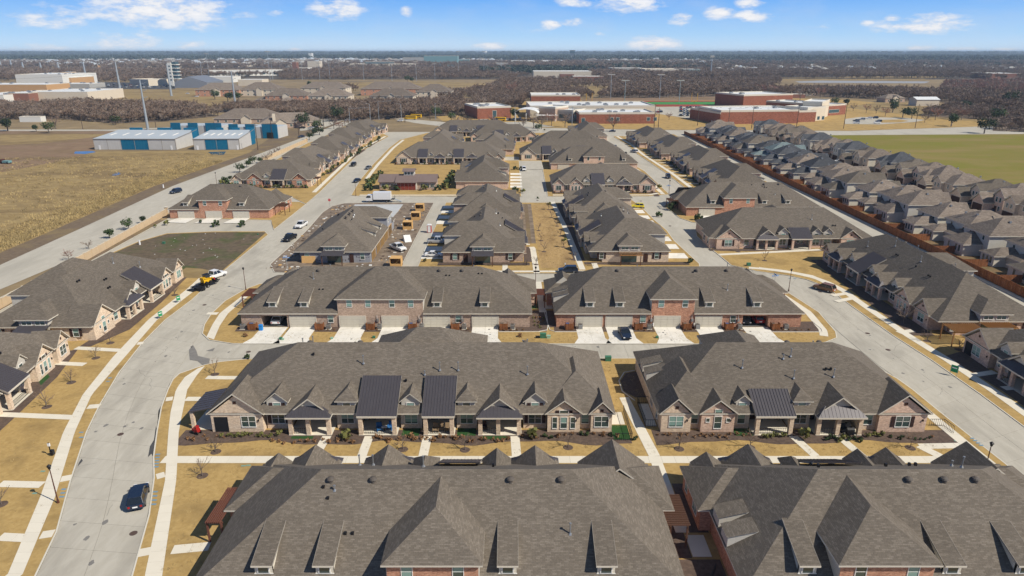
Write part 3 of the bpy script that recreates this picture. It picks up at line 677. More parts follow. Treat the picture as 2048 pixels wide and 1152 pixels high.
    if lod >= 1:
        for i in range(nd):
            x = 9 + (L - 18) * (i + .3 + .4 * rr.random()) / max(nd, 1)
            inb = any(a - 1 < x < b + 1 for a, b in two)
            if inb: continue
            y = D / 2 + 1.25; link('roof_vent', dome_mesh(), root, (x, y, slope_z(y) + .05))
        for i in range(int(L / (3.2 if lod == 2 else 7))):
            x = 9 + (L - 18) * rr.random(); y = rr.uniform(11.2, D - 3.2) if rr.random() < .6 else rr.uniform(3.8, 8.4)
            if any(a - 1 < x < b + 1 for a, b in two) and y > 9: continue
            if any(abs(x - q_) < 1.9 for q_ in dorm) and y > 13.5: continue
            z = slope_z(y)
            t = rr.random()
            if t < .30: link('vent_pipe', pipe_mesh(1.1), root, (x, y, z))
            elif t < .55: link('vent_pipe', pipe_mesh(.45), root, (x, y, z))
            else:
                for j in range(rr.choice([1, 2, 2])): link('vent_cap', capvent_mesh(), root, (x + .7 * j, y, z + .05))
    if westporch:
        s, ya, yb = westporch; m = MB(); x0 = -.1 if s < 0 else L + .1; x1 = x0 + s * 3.3
        m.extr_y([(x1, 2.6), (x0, 3.3), (x0, 3.42), (x1, 2.72)][::(-1 if s < 0 else 1)], ya, yb, 'metal_roof'); r = m.build('side_porch_roof', root)
        q = MB()
        for i in range(9):
            y = ya + .05 + (yb - ya - .1) * i / 8; q.beam((x1, y, 2.76), (x0, y, 3.46), .05, 'metal_rib')
        q.build('seam_ribs', r, kind='stuff')
        for y in (ya + .4, yb - .4): link('column', col_mesh(2.6, brick, .45), root, (x1 - s * .4, y, 0))
    return root

# ---------------------------------------------------------------- small detached houses
def house_proto(kind, roofm, wallm, sidem):
    """two-storey detached house; front at y=0 facing -y, low wing at the back"""
    root = empty('detached_house', (0, 0, 0))
    W = MB(); RF = MB(); w, d = 9.6, 19.0
    if kind == 0:      # full two-storey
        W.box(0, w, 1.2, 12.6, 0, 5.3, sidem); W.box(-.02, w + .02, 1.16, 1.5, 0, 5.3, wallm)
        hip(RF, -.4, w + .4, .75, 13.0, 5.4, .62, roofm, axis='x' if False else None)
        W.extr_y([(.2, 0), (5.0, 0), (5.0, 5.2), (2.6, 7.2), (.2, 5.2)], .2, 1.3, wallm); gable_y(RF, -.2, 5.4, -.2, 6.5, 5.35, .8, roofm)
        W.box(4.6, w - .3, 12.5, 17.6, 0, 2.7, sidem); hip(RF, 4.2, w + .1, 11.5, 18.0, 2.8, .55, roofm, ('v', 'h'), 'y')
        W.box(.1, 4.6, 12.5, 15.2, 0, 2.7, sidem); hip(RF, -.3, 5, 11.5, 15.6, 2.78, .5, roofm, ('v', 'h'), 'y')
        fz = 3.6
    elif kind == 1:    # one and a half storeys, steep
        W.box(0, w, 3.0, 13.6, 0, 4.9, sidem); hip(RF, -.4, w + .4, 2.6, 14.0, 5.0, .68, roofm)
        W.extr_y([(4.6, 0), (w, 0), (w, 2.9), (7.1, 5.1), (4.6, 2.9)], 0, 3.1, wallm); gable_y(RF, 4.2, w + .4, -.4, 4.5, 2.95, .85, roofm)
        W.box(0, 4.6, 1.8, 3.1, 0, 4.9, wallm); hip(RF, -.4, 5.0, 1.4, 6, 4.95, .7, roofm, ('h', 'v'), 'y')
        W.box(.2, 5.6, 13.5, 18.6, 0, 2.7, sidem); hip(RF, -.2, 6.0, 12.0, 19.0, 2.8, .6, roofm, ('v', 'h'), 'y')
        W.box(5.6, w - .2, 13.5, 15.8, 0, 2.7, sidem); hip(RF, 5.2, w + .2, 12.5, 16.2, 2.78, .5, roofm, ('v', 'h'), 'y')
        fz = 3.2
    else:              # front-gabled garage wing, main block behind
        W.box(0, w, 4.0, 15.0, 0, 5.2, sidem); hip(RF, -.4, w + .4, 3.6, 15.4, 5.3, .62, roofm)
        W.extr_y([(.1, 0), (5.6, 0), (5.6, 2.8), (2.85, 5.0), (.1, 2.8)], 0, 4.1, wallm); gable_y(RF, -.3, 6.0, -.35, 6.5, 2.85, .82, roofm)
        W.extr_y([(5.2, 0), (w + .02, 0), (w + .02, 5.1), (7.4, 6.9), (5.2, 5.1)], 2.6, 4.2, wallm); gable_y(RF, 4.9, w + .4, 2.2, 9, 5.25, .85, roofm)
        W.box(2.0, w, 14.9, 18.8, 0, 2.7, sidem); hip(RF, 1.6, w + .4, 13.8, 19.2, 2.8, .55, roofm, ('v', 'h'), 'y')
        fz = 3.5
    W.build('wall', root); RF.build('roof', root)
    link('garage_door', shared('gsmall', lambda: (lambda m: (m.box(-2.3, 2.3, -.05, .03, 0, 2.2, 'door_brown' if kind != 1 else 'shutter'), m.box(-2.42, 2.42, -.03, .02, 0, 2.3, 'trim'), m)[2])(MB()).mesh('garage_door')), root, ((2.6, .16, 0), (7.1, -.04, 0), (2.85, -.04, 0))[kind])
    link('front_door', box_mesh(('fdoor',), -.5, .5, -.05, 0, 0, 2.1, 'door_brown'), root, ((6.8, 1.1, 0), (2.6, 1.75, 0), (6.6, 2.55, 0))[kind])
    fw = {0: [(1.7, .16, 3.5), (3.5, .16, 3.5), (7.2, 1.1, 3.5)], 1: [(2.3, 1.75, 3.1)], 2: [(6.6, 2.55, 3.4), (8.2, 2.55, 3.4), (8.2, 2.55, .9)]}[kind]
    for x, y, z in fw: window(root, x, y - .03, z, .8, 1.3, 1, 0, 0)
    yb = {0: 17.63, 1: 18.63, 2: 18.83}[kind]; xs = {0: (5.6, 6.9, 8.2), 1: (1.3, 2.6, 3.9), 2: (3.4, 4.7, 7.6)}[kind]
    for x in xs: window(root, x, yb, .8, .8, 1.5, 1, math.pi, 0)
    for x in (2.0, 7.0): window(root, x, {0: 12.63, 1: 13.63, 2: 15.03}[kind], 3.9, .8, 1.0, 1, math.pi, 0)
    for yy, z in ((5.5, 3.6), (9.5, 3.6), (11, .9)):
        window(root, -.03, yy, z, .8, 1.1, 1, -math.pi / 2, 0); window(root, w + .03, yy, z, .8, 1.1, 1, math.pi / 2, 0)
    for x, y in ((3.2, 9.5), (6.1, 10.5)): link('roof_vent', shared('wv', lambda: (lambda m: (m.box(-.2, .2, -.2, .2, -.3, .22, 'vent_metal'), m)[1])(MB()).mesh('roof_vent')), root, (x, y, 7.7))
    return root

# ---------------------------------------------------------------- vehicles
def wheel_pair_meshes():
    def f():
        m = MB(); k = len(m.v); n = 14; r = .34
        for x in (-.11, .11):
            for i in range(n):
                a = 2 * math.pi * i / n; m.v.append((x, r * math.cos(a), r + r * math.sin(a)))
        for i in range(n):
            m.f.append((i, (i + 1) % n, n + (i + 1) % n, n + i)); m.m.append(m.mi('tyre'))
        m.f.append(tuple(range(n))[::-1]); m.m.append(m.mi('tyre')); m.f.append(tuple(range(n, 2 * n))); m.m.append(m.mi('tyre'))
        return m.mesh('wheel')
    def h():
        m = MB()
        for x in (-.125, .125):
            pts = [(x, .21 * math.cos(2 * math.pi * i / 10), .34 + .21 * math.sin(2 * math.pi * i / 10)) for i in range(10)]; m.poly(pts, 'rim')
        return m.mesh('rim')
    return shared('wheel', f), shared('rim', h)
def loft(m, st, mname):
    """st: list of (y, z0, z1, half width low, half width high)"""
    rings = []
    for (y, z0, z1, w0, w1) in st:
        zm = z0 + (z1 - z0) * .45
        rings.append([(-w0 * .94, y, z0), (w0 * .94, y, z0), (w0, y, zm), (w1, y, z1 - .06), (w1 * .82, y, z1), (-w1 * .82, y, z1), (-w1, y, z1 - .06), (-w0, y, zm)])
    n = len(rings[0])
    for a, b in zip(rings, rings[1:]):
        for i in range(n): m.poly([a[i], a[(i + 1) % n], b[(i + 1) % n], b[i]], mname)
    m.poly(rings[0][::-1], mname); m.poly(rings[-1], mname)
def vehicle(kind, paint, loc, heading, label, group=None, name=None, simple=False, z=0.04, cat=None):
    """front towards +y of the local frame"""
    root = empty(name or {'suv': 'parked_suv', 'sedan': 'parked_car', 'pickup': 'pickup_truck', 'hatch': 'parked_car'}[kind], (loc[0], loc[1], z), R(heading), label=label, category=cat or {'suv': 'car', 'sedan': 'car', 'pickup': 'truck', 'hatch': 'car'}[kind], group=group)
    P = 'paint_' + paint
    L, w, hb, hr = {'suv': (4.75, .93, 1.06, 1.72), 'sedan': (4.8, .92, .95, 1.44), 'pickup': (5.8, 1.0, 1.12, 1.88), 'hatch': (4.4, .92, 1.0, 1.6)}[kind]
    f, b = L / 2, -L / 2
    def body():
        m = MB()
        if kind == 'pickup':
            loft(m, [(b, .45, hb, w * .92, w * .93), (b + .2, .35, hb, w, w * .97), (f - 1.4, .32, hb, w, w * .97), (f - .5, .34, hb - .04, w, w * .94), (f, .42, hb - .22, w * .88, w * .84)], P)
            m.box(-w * .80, w * .80, b + .15, b + 1.75, hb - .02, hb + .012, 'black_metal')
        else:
            hood = hb - .03 if kind == 'suv' else hb - .1
            loft(m, [(b, .42, hb - .1, w * .86, w * .85), (b + .25, .33, hb, w, w * .95), (0, .30, hb, w, w * .96), (f - 1.3, .30, hb - .02, w, w * .95), (f - .45, .33, hood - .05, w * .98, w * .9), (f, .42, hood - .28, w * .84, w * .78)], P)
        return m.mesh('body')
    def glass():
        m = MB()
        yb, yf_, tb, tf = {'suv': (b + .12, f - 1.25, b + .5, f - 2.0), 'sedan': (b + .75, f - 1.35, b + 1.5, f - 2.25), 'pickup': (b + 1.95, f - 1.55, b + 2.2, f - 2.2), 'hatch': (b + .15, f - 1.2, b + .65, f - 1.95)}[kind]
        wl, wt = w * .93, w * .76
        q = [(-wl, yb, hb - .03), (wl, yb, hb - .03), (wl, yf_, hb - .03), (-wl, yf_, hb - .03), (-wt, tb, hr - .05), (wt, tb, hr - .05), (wt, tf, hr - .05), (-wt, tf, hr - .05)]
        k = len(m.v); m.v += q
        for a in ((0, 1, 5, 4), (1, 2, 6, 5), (2, 3, 7, 6), (3, 0, 4, 7)): m.f.append(tuple(k + i for i in a)); m.m.append(m.mi('car_glass'))
        return m.mesh('windows')
    def roofp():
        m = MB()
        yb, yf_, tb, tf = {'suv': (b + .12, f - 1.25, b + .5, f - 2.0), 'sedan': (b + .75, f - 1.35, b + 1.5, f - 2.25), 'pickup': (b + 1.95, f - 1.55, b + 2.2, f - 2.2), 'hatch': (b + .15, f - 1.2, b + .65, f - 1.95)}[kind]
        wl, wt = w * .93, w * .76
        m.box(-wt - .01, wt + .01, tb - .03, tf + .03, hr - .055, hr - .0, P)
        for s in (-1, 1):
            for (y0, y1) in ((yb, tb), (yf_, tf), ((yb + yf_) / 2, (tb + tf) / 2)): m.beam((s * wl, y0, hb - .03), (s * wt, y1, hr - .04), .07, P)
            m.box(s * w * .98 - .06, s * w * .98 + .14 * s + .06, yf_ - .35, yf_ - .2, hb - .02, hb + .13, P) if not simple else None
        return m.mesh('roof_panel')
    def lights():
        m = MB()
        for s in (-1, 1):
            x = s * w * .68; m.box(x - .17, x + .17, f - .13, f + .015, hb - .40, hb - .26, 'light_clear'); m.box(x - .12, x + .12, b - .02, b + .12, hb - .42, hb - .18, 'light_red')
        m.box(-.26, .26, b - .03, b + .05, .62, .78, 'sign_white'); m.box(-.5, .5, f - .05, f + .02, .45, .62, 'black_metal')
        return m.mesh('lights')
    link('body', shared(('b', kind, paint), body), root); link('windows', shared(('g', kind), glass), root); link('roof_panel', shared(('r', kind, paint, simple), roofp), root)
    if not simple:
        link('lights', shared(('l', kind), lights), root)
        wm, rm = wheel_pair_meshes()
        for s in (-1, 1):
            for y in (f - .95, b + 1.0):
                o = link('wheel', wm, root, (s * (w - .12), y, 0)); link('rim', rm, o)
    else:
        def ws():
            m = MB()
            for s in (-1, 1):
                for y in (f - .95, b + 1.0): m.box(s * (w - .2) - .1, s * (w - .2) + .12, y - .32, y + .32, 0, .6, 'tyre')
            return m.mesh('wheels')
        link('wheels', shared(('ws', kind), ws), root)
    return root

# ---------------------------------------------------------------- plants
def bare_tree_mesh(seed, h, tw, n_twig=420, trunk=True, red=False, spread=.42, mname='twig', wtw=.05):
    r = random.Random(seed); m = MB(); k = MB()
    if trunk: m.cyl(0, 0, 0, h * .28, h * .022, h * .014, 6, 'bark', cap=False)
    limbs = []
    for i in range(9):
        a = i * 2.4 + r.random(); el = r.uniform(.5, 1.3); z0 = h * r.uniform(.14, .34); ln = h * r.uniform(.3, .52)
        p = Vector((0, 0, z0)); q = p + Vector((math.cos(a) * math.cos(el), math.sin(a) * math.cos(el), math.sin(el))) * ln
        m.beam(p, q, h * .010, 'bark'); limbs.append((p, q))
        for j in range(3):
            t = r.uniform(.35, .9); s_ = p.lerp(q, t); a2 = a + r.uniform(-1.2, 1.2); el2 = r.uniform(.1, 1.2)
            e_ = s_ + Vector((math.cos(a2) * math.cos(el2), math.sin(a2) * math.cos(el2), math.sin(el2))) * h * r.uniform(.12, .26)
            m.beam(s_, e_, h * .005, mname); limbs.append((s_, e_))
    c = Vector((0, 0, h * .62))
    for i in range(n_twig):
        p, q = r.choice(limbs); s_ = p.lerp(q, r.uniform(.3, 1.05))
        d = Vector((r.gauss(0, 1), r.gauss(0, 1), r.gauss(.35, .8))); out = (s_ - c); out.z *= .6
        d = (d.normalized() * .8 + out.normalized() * .55).normalized(); ln = h * r.uniform(.06, .15)
        e_ = s_ + d * ln; sd = d.cross(Vector((r.gauss(0, 1), r.gauss(0, 1), r.gauss(0, 1)))).normalized() * wtw * r.uniform(.5, 1.2)
        m.poly([s_ - sd, s_ + sd, e_], mname)
    return m.mesh('bare_tree')
def leafy_mesh(seed, h, w, n, mname, trunk=.25, leaf=.35, name='crown', lobes=7):
    """crown of many leaf-clump faces scattered through several lobes"""
    r = random.Random(seed); m = MB()
    Ls = [(Vector((r.uniform(-.5, .5) * w * .62, r.uniform(-.5, .5) * w * .62, h * (trunk + (1 - trunk) * r.uniform(.3, .72)))), r.uniform(.22, .36) * w) for _ in range(lobes)]
    for i in range(n):
        c, rad = r.choice(Ls); d = Vector((r.gauss(0, 1), r.gauss(0, 1), r.gauss(0, 1))).normalized(); rr_ = rad * r.random() ** .4
        p = c + Vector((d.x * rr_, d.y * rr_, d.z * rr_ * .85))
        if p.z < .05: p.z = .05
        nrm_ = (d + Vector((r.gauss(0, .6), r.gauss(0, .6), r.gauss(0, .6)))).normalized(); t = nrm_.orthogonal().normalized(); bb = nrm_.cross(t); s = leaf * r.uniform(.5, 1.2)
        m.poly([p + t * s, p + bb * s * .8, p - t * s * .9, p - bb * s], mname)
    return m.mesh(name)
def tree_proto(name, crown, trunk_h, r0, label='', cat='tree'):
    root = empty(name, (0, 0, 0))
    m = MB(); m.cyl(0, 0, -.1, trunk_h, r0, r0 * .7, 6, 'bark', cap=False); m.build('trunk', root); link('crown', crown, root)
    return root

# ---------------------------------------------------------------- ground, roads, kerbs, walks
def sheet(name, polys, z, m, parent=None):
    b = MB()
    for k_, p in enumerate(polys):
        zz_ = z + (.0002 * k_ if len(polys) < 60 else 0)
        ar = sum(p[i][0] * p[(i + 1) % len(p)][1] - p[(i + 1) % len(p)][0] * p[i][1] for i in range(len(p)))
        if ar < 0: p = p[::-1]
        b.poly([(x, y, zz_) for x, y in p], m)
    return struct(b, name, parent)
def resample(pts, n):
    P = [Vector((x, y)) for x, y in pts]; L = [0]
    for a, b in zip(P, P[1:]): L.append(L[-1] + (b - a).length)
    out = []
    for i in range(n + 1):
        s = L[-1] * i / n; j = 0
        while j < len(L) - 2 and L[j + 1] < s: j += 1
        out.append(P[j].lerp(P[j + 1], (s - L[j]) / max(L[j + 1] - L[j], 1e-6)))
    return out
def plen(pts): return sum((Vector(a) - Vector(b)).length for a, b in zip(pts, pts[1:]))
def offset(pts, d):
    P = [Vector(p) for p in pts]; out = []
    for i, p in enumerate(P):
        t = (P[min(i + 1, len(P) - 1)] - P[max(i - 1, 0)]).normalized(); out.append((p.x - t.y * d, p.y + t.x * d))
    return out
ZC = [0.0]
def strip(name, A, B, step, across, z0, z1, m, base='joint', gap=.03, piece='paving_slab', pos=None):
    """paved strip between edges A and B, laid as separate slabs on a recessed bed"""
    n = max(1, round(plen(A) / step)); a = resample(A, n); b = resample(B, n)
    bed = MB(); 
    for i in range(n):
        q = [a[i], b[i], b[i + 1], a[i + 1]]; bed.poly([(p.x, p.y, z0 + ZC[0]) for p in (q if ccw(q) else q[::-1])], base)
    ZC[0] += .0001; root = struct(bed, name)
    for i in range(n):
        for j in range(across):
            t0, t1 = j / across, (j + 1) / across
            q = [a[i].lerp(b[i], t0), a[i].lerp(b[i], t1), a[i + 1].lerp(b[i + 1], t1), a[i + 1].lerp(b[i + 1], t0)]
            c = sum(q, Vector((0, 0))) / 4; q = [p + (c - p).normalized() * gap * .7 for p in q]
            if not ccw(q): q = q[::-1]
            s = MB(); s.prism([(p.x - c.x, p.y - c.y) for p in q], z0 - .02, z1, m); o = link(piece, s.mesh(piece), root, (c.x, c.y, 0))
    return root
def ccw(q): return sum(q[i].x * q[(i + 1) % len(q)].y - q[(i + 1) % len(q)].x * q[i].y for i in range(len(q))) > 0
def ribbon(b, A, B, z0, z1, m):
    n = len(A)
    for i in range(n - 1):
        q = [Vector(A[i]), Vector(B[i]), Vector(B[i + 1]), Vector(A[i + 1])]
        if not ccw(q): q = q[::-1]
        b.prism([(p.x, p.y) for p in q], z0, z1, m)
def kerb(pts, closed=False):
    A = pts + ([pts[0]] if closed else []); b = MB(); ribbon(b, A, offset(A, .16), 0, .118, 'kerb'); return b

sheet('far_ground', [[(-40000, 900), (40000, 900), (40000, 45000), (-40000, 45000)]], -0.5, 'terrain_far')
sheet('ground', [[(-1600, -60), (1600, -60), (1600, 1350), (-1600, 1350)]], -0.06, 'terrain')
WR_W = GP([(0, 530), (150, 462), (345, 372), (480, 322), (640, 262), (700, 238), (740, 226)]); WR_E = GP([(0, 579), (211, 490), (335, 427), (480, 350), (625, 285), (700, 246), (752, 230)])
WR_W = [(-126, 40)] + WR_W; WR_E = [(-112, 40)] + WR_E
sheet('west_field', [[(-700, 60), (-126, 60)] + WR_W[1:5] + GP([(505, 300), (190, 303), (120, 322), (0, 345)]) + [(-700, 300)]], -0.04, 'field_dry')
sheet('brown_field', [GP([(0, 345), (120, 322), (190, 303), (190, 285), (340, 262), (0, 262)]) + [(-700, 460), (-700, 300)]], -0.03, 'field_brown')
sheet('green_verge', [GP([(0, 290), (80, 287), (190, 274), (240, 268), (0, 268)])], -0.02, 'field_dry')
sheet('bare_lot', [GP([(505, 300), (560, 300), (640, 268), (700, 240), (620, 250), (560, 262)])], -0.035, 'edge_dirt')
sheet('dirt_verge', [WR_W[:6] + offset(WR_W[:6], 7)[::-1]], -0.015, 'edge_dirt')
sheet('wide_road', [WR_W + WR_E[::-1]], 0.0, 'concrete_base')
sheet('back_road', [GP([(740, 226), (752, 230), (830, 246), (960, 262), (1120, 268), (1250, 268), (1400, 268), (1560, 271), (2048, 268), (2048, 252), (1960, 253), (1700, 262), (1560, 261), (1300, 260), (1100, 256), (960, 250), (840, 240)])], 0.0, 'concrete_base')
sheet('country_road', [GP([(0, 262), (220, 262), (340, 257), (420, 253), (420, 251), (340, 254.5), (220, 259), (0, 259)])], 0.0, 'concrete_base')
CURB_W = [(-44, 42)] + GP([(73, 1152), (115, 1064), (143, 961), (175, 864), (200, 812), (240, 745), (287, 685), (332, 640), (385, 600), (443, 547), (537, 470)])
CURB_E = [(-33, 42)] + GP([(263, 1152), (297, 1031), (307, 957), (306, 915), (313, 864), (322, 815), (335, 780), (345, 760), (358, 748)])
RC_E = [(73.0, 42)] + GP([(2048, 855), (1961, 790), (1861, 720), (1786, 672), (1741, 640), (1710, 618), (1684, 599), (1666, 585), (1635, 568), (1614, 560), (1578, 552), (1513, 543)])
RC_W = [(63.0, 42), (63.2, 60)] + GP([(2011, 928), (1946, 877), (1881, 825), (1826, 780)])
# paved base of the whole quarter: whatever is not a raised block is street
sheet('street_base', [[(-112, 42), (-46, 40), (74, 40), (110, 40), (110, 446), (80, 452), (40, 456), (-60, 458), (-84, 458), (-121, 402), (-120, 328), (-109, 210)]], -0.005, 'concrete_base')
def block(name, poly, m='lawn_dry', kerbed=True, z=.10):
    b = MB(); b.prism(poly, -.02, z, m, 'kerb'); o = struct(b, name)
    if kerbed:
        P = [Vector(p) for p in poly]
        pts = poly if ccw(P) else poly[::-1]
        n = len(pts); k = MB()
        for i in range(n):
            a, c = Vector(pts[i]), Vector(pts[(i + 1) % n]); 
            if (c - a).length < .01: continue
            pr, nx = Vector(pts[i - 1]), Vector(pts[(i + 2) % n])
            na = Vector((-(c - pr).y, (c - pr).x)).normalized() * .17; nc = Vector((-(nx - a).y, (nx - a).x)).normalized() * .17
            k.prism([(a.x, a.y), (c.x, c.y), (c.x + nc.x, c.y + nc.y), (a.x + na.x, a.y + na.y)], 0.0, z + .015, 'kerb')
        k.build('kerb', o)
    return o
LANE_IN = GP([(430, 463), (333, 467), (277, 483), (197, 517), (100, 563), (0, 630)])
block('lawn', CURB_W + GP([(530, 463)]) + LANE_IN + [(-104, 100), (-101, 42)])
sheet('vacant_lot', [GP([(533, 465), (430, 465), (335, 468.5), (279, 484), (205, 517), (262, 535), (340, 530), (362, 552), (425, 558), (441, 545)])], .104, 'vacant')
block('lawn', CURB_E + GP([(375, 742), (410, 730), (440, 724)]) + [(-46, 106.8), (-40, 107.2), (54, 107.2), (58, 106.2), (61, 103.5), (62.3, 99.5)] + RC_W[::-1])
D_W = GP([(404, 668), (408, 650), (422, 628), (450, 602), (490, 579)])
D_E = [(57.1, 114), (60, 116)] + GP([(1672, 664), (1638, 625), (1601, 601), (1568, 580)])
block('lawn', [(-50.5, 113.3), (54, 113.1)] + D_E + [(57, 147.2), (52, 148.5), (-53, 148.5), (-57.5, 147)] + D_W[::-1] + [(-55.5, 115)])
E1L = GP([(548, 545), (540, 529), (593, 481), (616, 458), (645, 425), (663, 413), (688, 407)])
block('construction_lot', [(-27.2, 154.6), (-27.2, 235), (-50, 235.3)] + E1L[::-1] + [(-52, 154.8)], 'mud')
E2R = GP([(1399, 528), (1349, 482), (1334, 461), (1309, 440), (1284, 415), (1261, 398)])
block('lawn', [(-23.2, 154.6), (42, 154.6), (45.5, 157)] + E2R + [(38, 235.4), (-23.2, 235.4)])
G_W = GP([(1462, 531), (1439, 512), (1425, 501), (1393, 473), (1391, 464), (1402, 457), (1421, 455)])
block('lawn', [(103.5, 42)] + RC_E + [(58, 157.5)] + G_W + [(103, 199.5)])
block('lawn', GP([(1418, 448), (1384, 445), (1358, 436), (1341, 422), (1326, 413), (1337, 406)]) + [(56, 236), (103, 236), (103.5, 206.5)])
FE = GP([(1374, 380), (1332, 347), (1274, 308), (1254, 290), (1226, 273)]); FW = GP([(1339, 389), (1290, 343), (1230, 308), (1198, 273)])
block('lawn', [(60, 237.5), (103.5, 237.5), (103.5, 444)] + FE[::-1] + [(62, 246)])
FWL = GP([(702, 391), (720, 360), (745, 330), (778, 296), (799, 280)])
block('lawn', [(-24, 246.2), (3.5, 246.2), (3.5, 332), (14, 332), (13, 246.2), (50, 246.4)] + FW + [(30, 452), (-55, 452)] + FWL[::-1] + [(-57, 247)])
LWE = GP([(560, 392), (590, 400), (612, 408), (640, 385), (660, 365), (723, 303), (778, 273)])
block('lawn', [(-106, 212), (-75.5, 209)] + GP([(548, 460), (612, 409), (600, 404)]) + [(-84, 237), (-106, 237)])
block('lawn', [(-113, 248), (-88, 248), (-84, 250)] + LWE[2:] + [(-84, 450), (-112, 450), (-118, 400), (-115, 330)])
block('lawn', [(-105.8, 100), (-104.2, 129), (-108.6, 209), (-113.2, 209), (-109.5, 129), (-109, 100)], 'edge_dirt')
# lots of the small houses
block('lot_ground', [(109.4, 42), (140.5, 42), (140.5, 445), (109.4, 445)], 'yard', z=.09)
block('lot_ground', [(149.5, 42), (182, 42), (182, 445), (149.5, 445)], 'yard', z=.09)
sheet('house_street', [[(140.5, 42), (149.5, 42), (149.5, 446), (140.5, 446)]], 0.0, 'concrete_base')
sheet('green_field', [[(182, 42), (600, 42), (600, 453), (182, 453)]], -0.03, 'field_green')
sheet('school_lawn', [GP([(900, 252), (1120, 255), (1300, 259), (1700, 261), (2048, 250), (2048, 235), (1700, 200), (1380, 190), (1000, 205), (860, 225)])], -0.035, 'lawn_dry')

# slabbed carriageways near the camera
def ext(P): return P
strip('left_road', CURB_W, [(-33.15, 42)] + [(x - .0, y) for x, y in GP([(263, 1152), (297, 1031), (307, 957), (306, 915), (313, 864), (322, 815), (340, 762), (372, 715), (408, 648), (425, 622), (486, 577), (540, 535), (593, 481)])], 4.7, 2, .005, .035, 'concrete_road', gap=.035, piece='road_slab')
strip('alley', [(-53.5, 113.25), (57, 113.05)], [(-53.5, 107.25), (57, 107.25)], 4.6, 2, .012, .032, 'concrete_road', gap=.03, piece='road_slab')
strip('right_road', [(63.1, 42), (63.2, 60)] + GP([(2011, 928), (1946, 877), (1881, 825), (1826, 780)]) + [(61.8, 104), (61.6, 112)] + GP([(1672, 660), (1638, 625), (1601, 601), (1568, 580)]) + [(57, 151)], RC_E + [(58, 157.5)], 4.8, 2, .006, .036, 'concrete_road', gap=.035, piece='road_slab')

# pavements
WL = GP([(15, 1152), (80, 997), (127, 865), (166, 790), (226, 715), (297, 640), (373, 580), (398, 557)]); WRr = GP([(45, 1152), (110, 997), (150, 865), (184, 790), (250, 715), (315, 640), (392, 580), (412, 560)])
strip('left_sidewalk', [(-54, 46)] + WL, [(-52, 46)] + WRr, 1.7, 1, .106, .125, 'concrete_walk', gap=.02)
EL = GP([(290, 1152), (330, 964), (337, 864), (341, 827), (352, 780), (370, 755), (396, 738)]); ER = GP([(325, 1152), (353, 961), (358, 864), (365, 827), (375, 780), (395, 750), (410, 733)])
strip('inner_sidewalk', [(-34, 48)] + EL, [(-32.2, 48)] + ER, 1.7, 1, .106, .125, 'concrete_walk', gap=.02)
strip('inner_sidewalk', GP([(413, 675), (425, 650), (440, 627), (497, 583)]), GP([(428, 680), (440, 652), (457, 627), (503, 588)]), 1.7, 1, .106, .125, 'concrete_walk', gap=.02)
strip('row_sidewalk', [(-45.2, 77.0), (60.2, 77.0)], [(-45.2, 75.4), (60.2, 75.4)], 1.7, 1, .106, .1265, 'concrete_walk', gap=.02)
A = offset(RC_E, 1.9) if False else None
RCE2 = RC_E
def side(P, d): 
    a = offset(P, d); return a
E1o, E2o = side(RCE2, -2.0), side(RCE2, -3.6)
strip('right_sidewalk', E1o, E2o, 1.7, 1, .106, .125, 'concrete_walk', gap=.02)
W1o, W2o = side(RC_W, 1.3), side(RC_W, 2.9)
strip('right_inner_sidewalk', W1o, W2o, 1.7, 1, .106, .125, 'concrete_walk', gap=.02)
DE2 = D_E[1:]
strip('right_inner_sidewalk', side(DE2, 1.5), side(DE2, 3.0), 1.7, 1, .106, .125, 'concrete_walk', gap=.02)
def walk(name, pts, w=1.5, z=.125, step=None, m='concrete_walk'):
    A, B = offset(pts, w / 2), offset(pts, -w / 2)
    return strip(name, A, B, step or 1.7, 1, .106, z, m, gap=.02)
# gap path between the two rows, front paths
walk('gap_path', [(18.7, 62), (18.6, 75.4)], 1.5); walk('gap_path', [(18.6, 77.0), (17.1, 93)], 1.5); walk('gap_path', [(6.2, 129), (6.0, 148.4)], 1.4)
for x0, x1, y1 in ((-25.7, -25.4, 81.9), (-19.6, -19.6, 81.9), (-11.6, -11.6, 81.9), (.6, .4, 81.9), (39.6, 38.6, 81.9), (45.7, 44.8, 81.9)):
    walk('front_path', [(x0, 77.0), (x1, y1)], 1.25, z=.122)
walk('front_path', GP([(1838, 893), (1888, 918)]), 1.4, z=.128)
walk('front_path', GP([(1840, 894), (1935, 892)]), 1.3, z=.118)
walk('front_path', [(-49.5, 99.8), (-45, 99.6), (-42.5, 99.8)], 1.2, z=.121)
for P in ([(0, 830), (145, 836)], [(0, 722), (170, 730)], [(152, 697), (245, 702)], [(0, 969), (85, 971)], [(0, 1075), (60, 1078)]):
    walk('cross_path', GP(P), 1.3, z=.121)
for P in ([(176, 815), (200, 813)], [(275, 688), (287, 687)], [(122, 960), (143, 956)], [(82, 1072), (108, 1068)], [(313, 955), (330, 950)], [(277, 1108), (303, 1103)], [(332, 800), (346, 798)], [(414, 628), (436, 628)]):
    walk('kerb_ramp', GP(P), 1.3, z=.1215, step=1.0)
walk('side_path', GP([(345, 1101), (420, 1094)]), 1.4, z=.119); walk('side_path', GP([(372, 799), (430, 799)]), 1.3, z=.119)
for P in ([(2048, 775), (2006, 778)], [(1990, 745), (1950, 751)], [(1826, 662), (1796, 666)], [(1705, 597), (1672, 604)], [(1690, 588), (1664, 592)]):
    walk('front_path', GP(P), 1.3, z=.121)
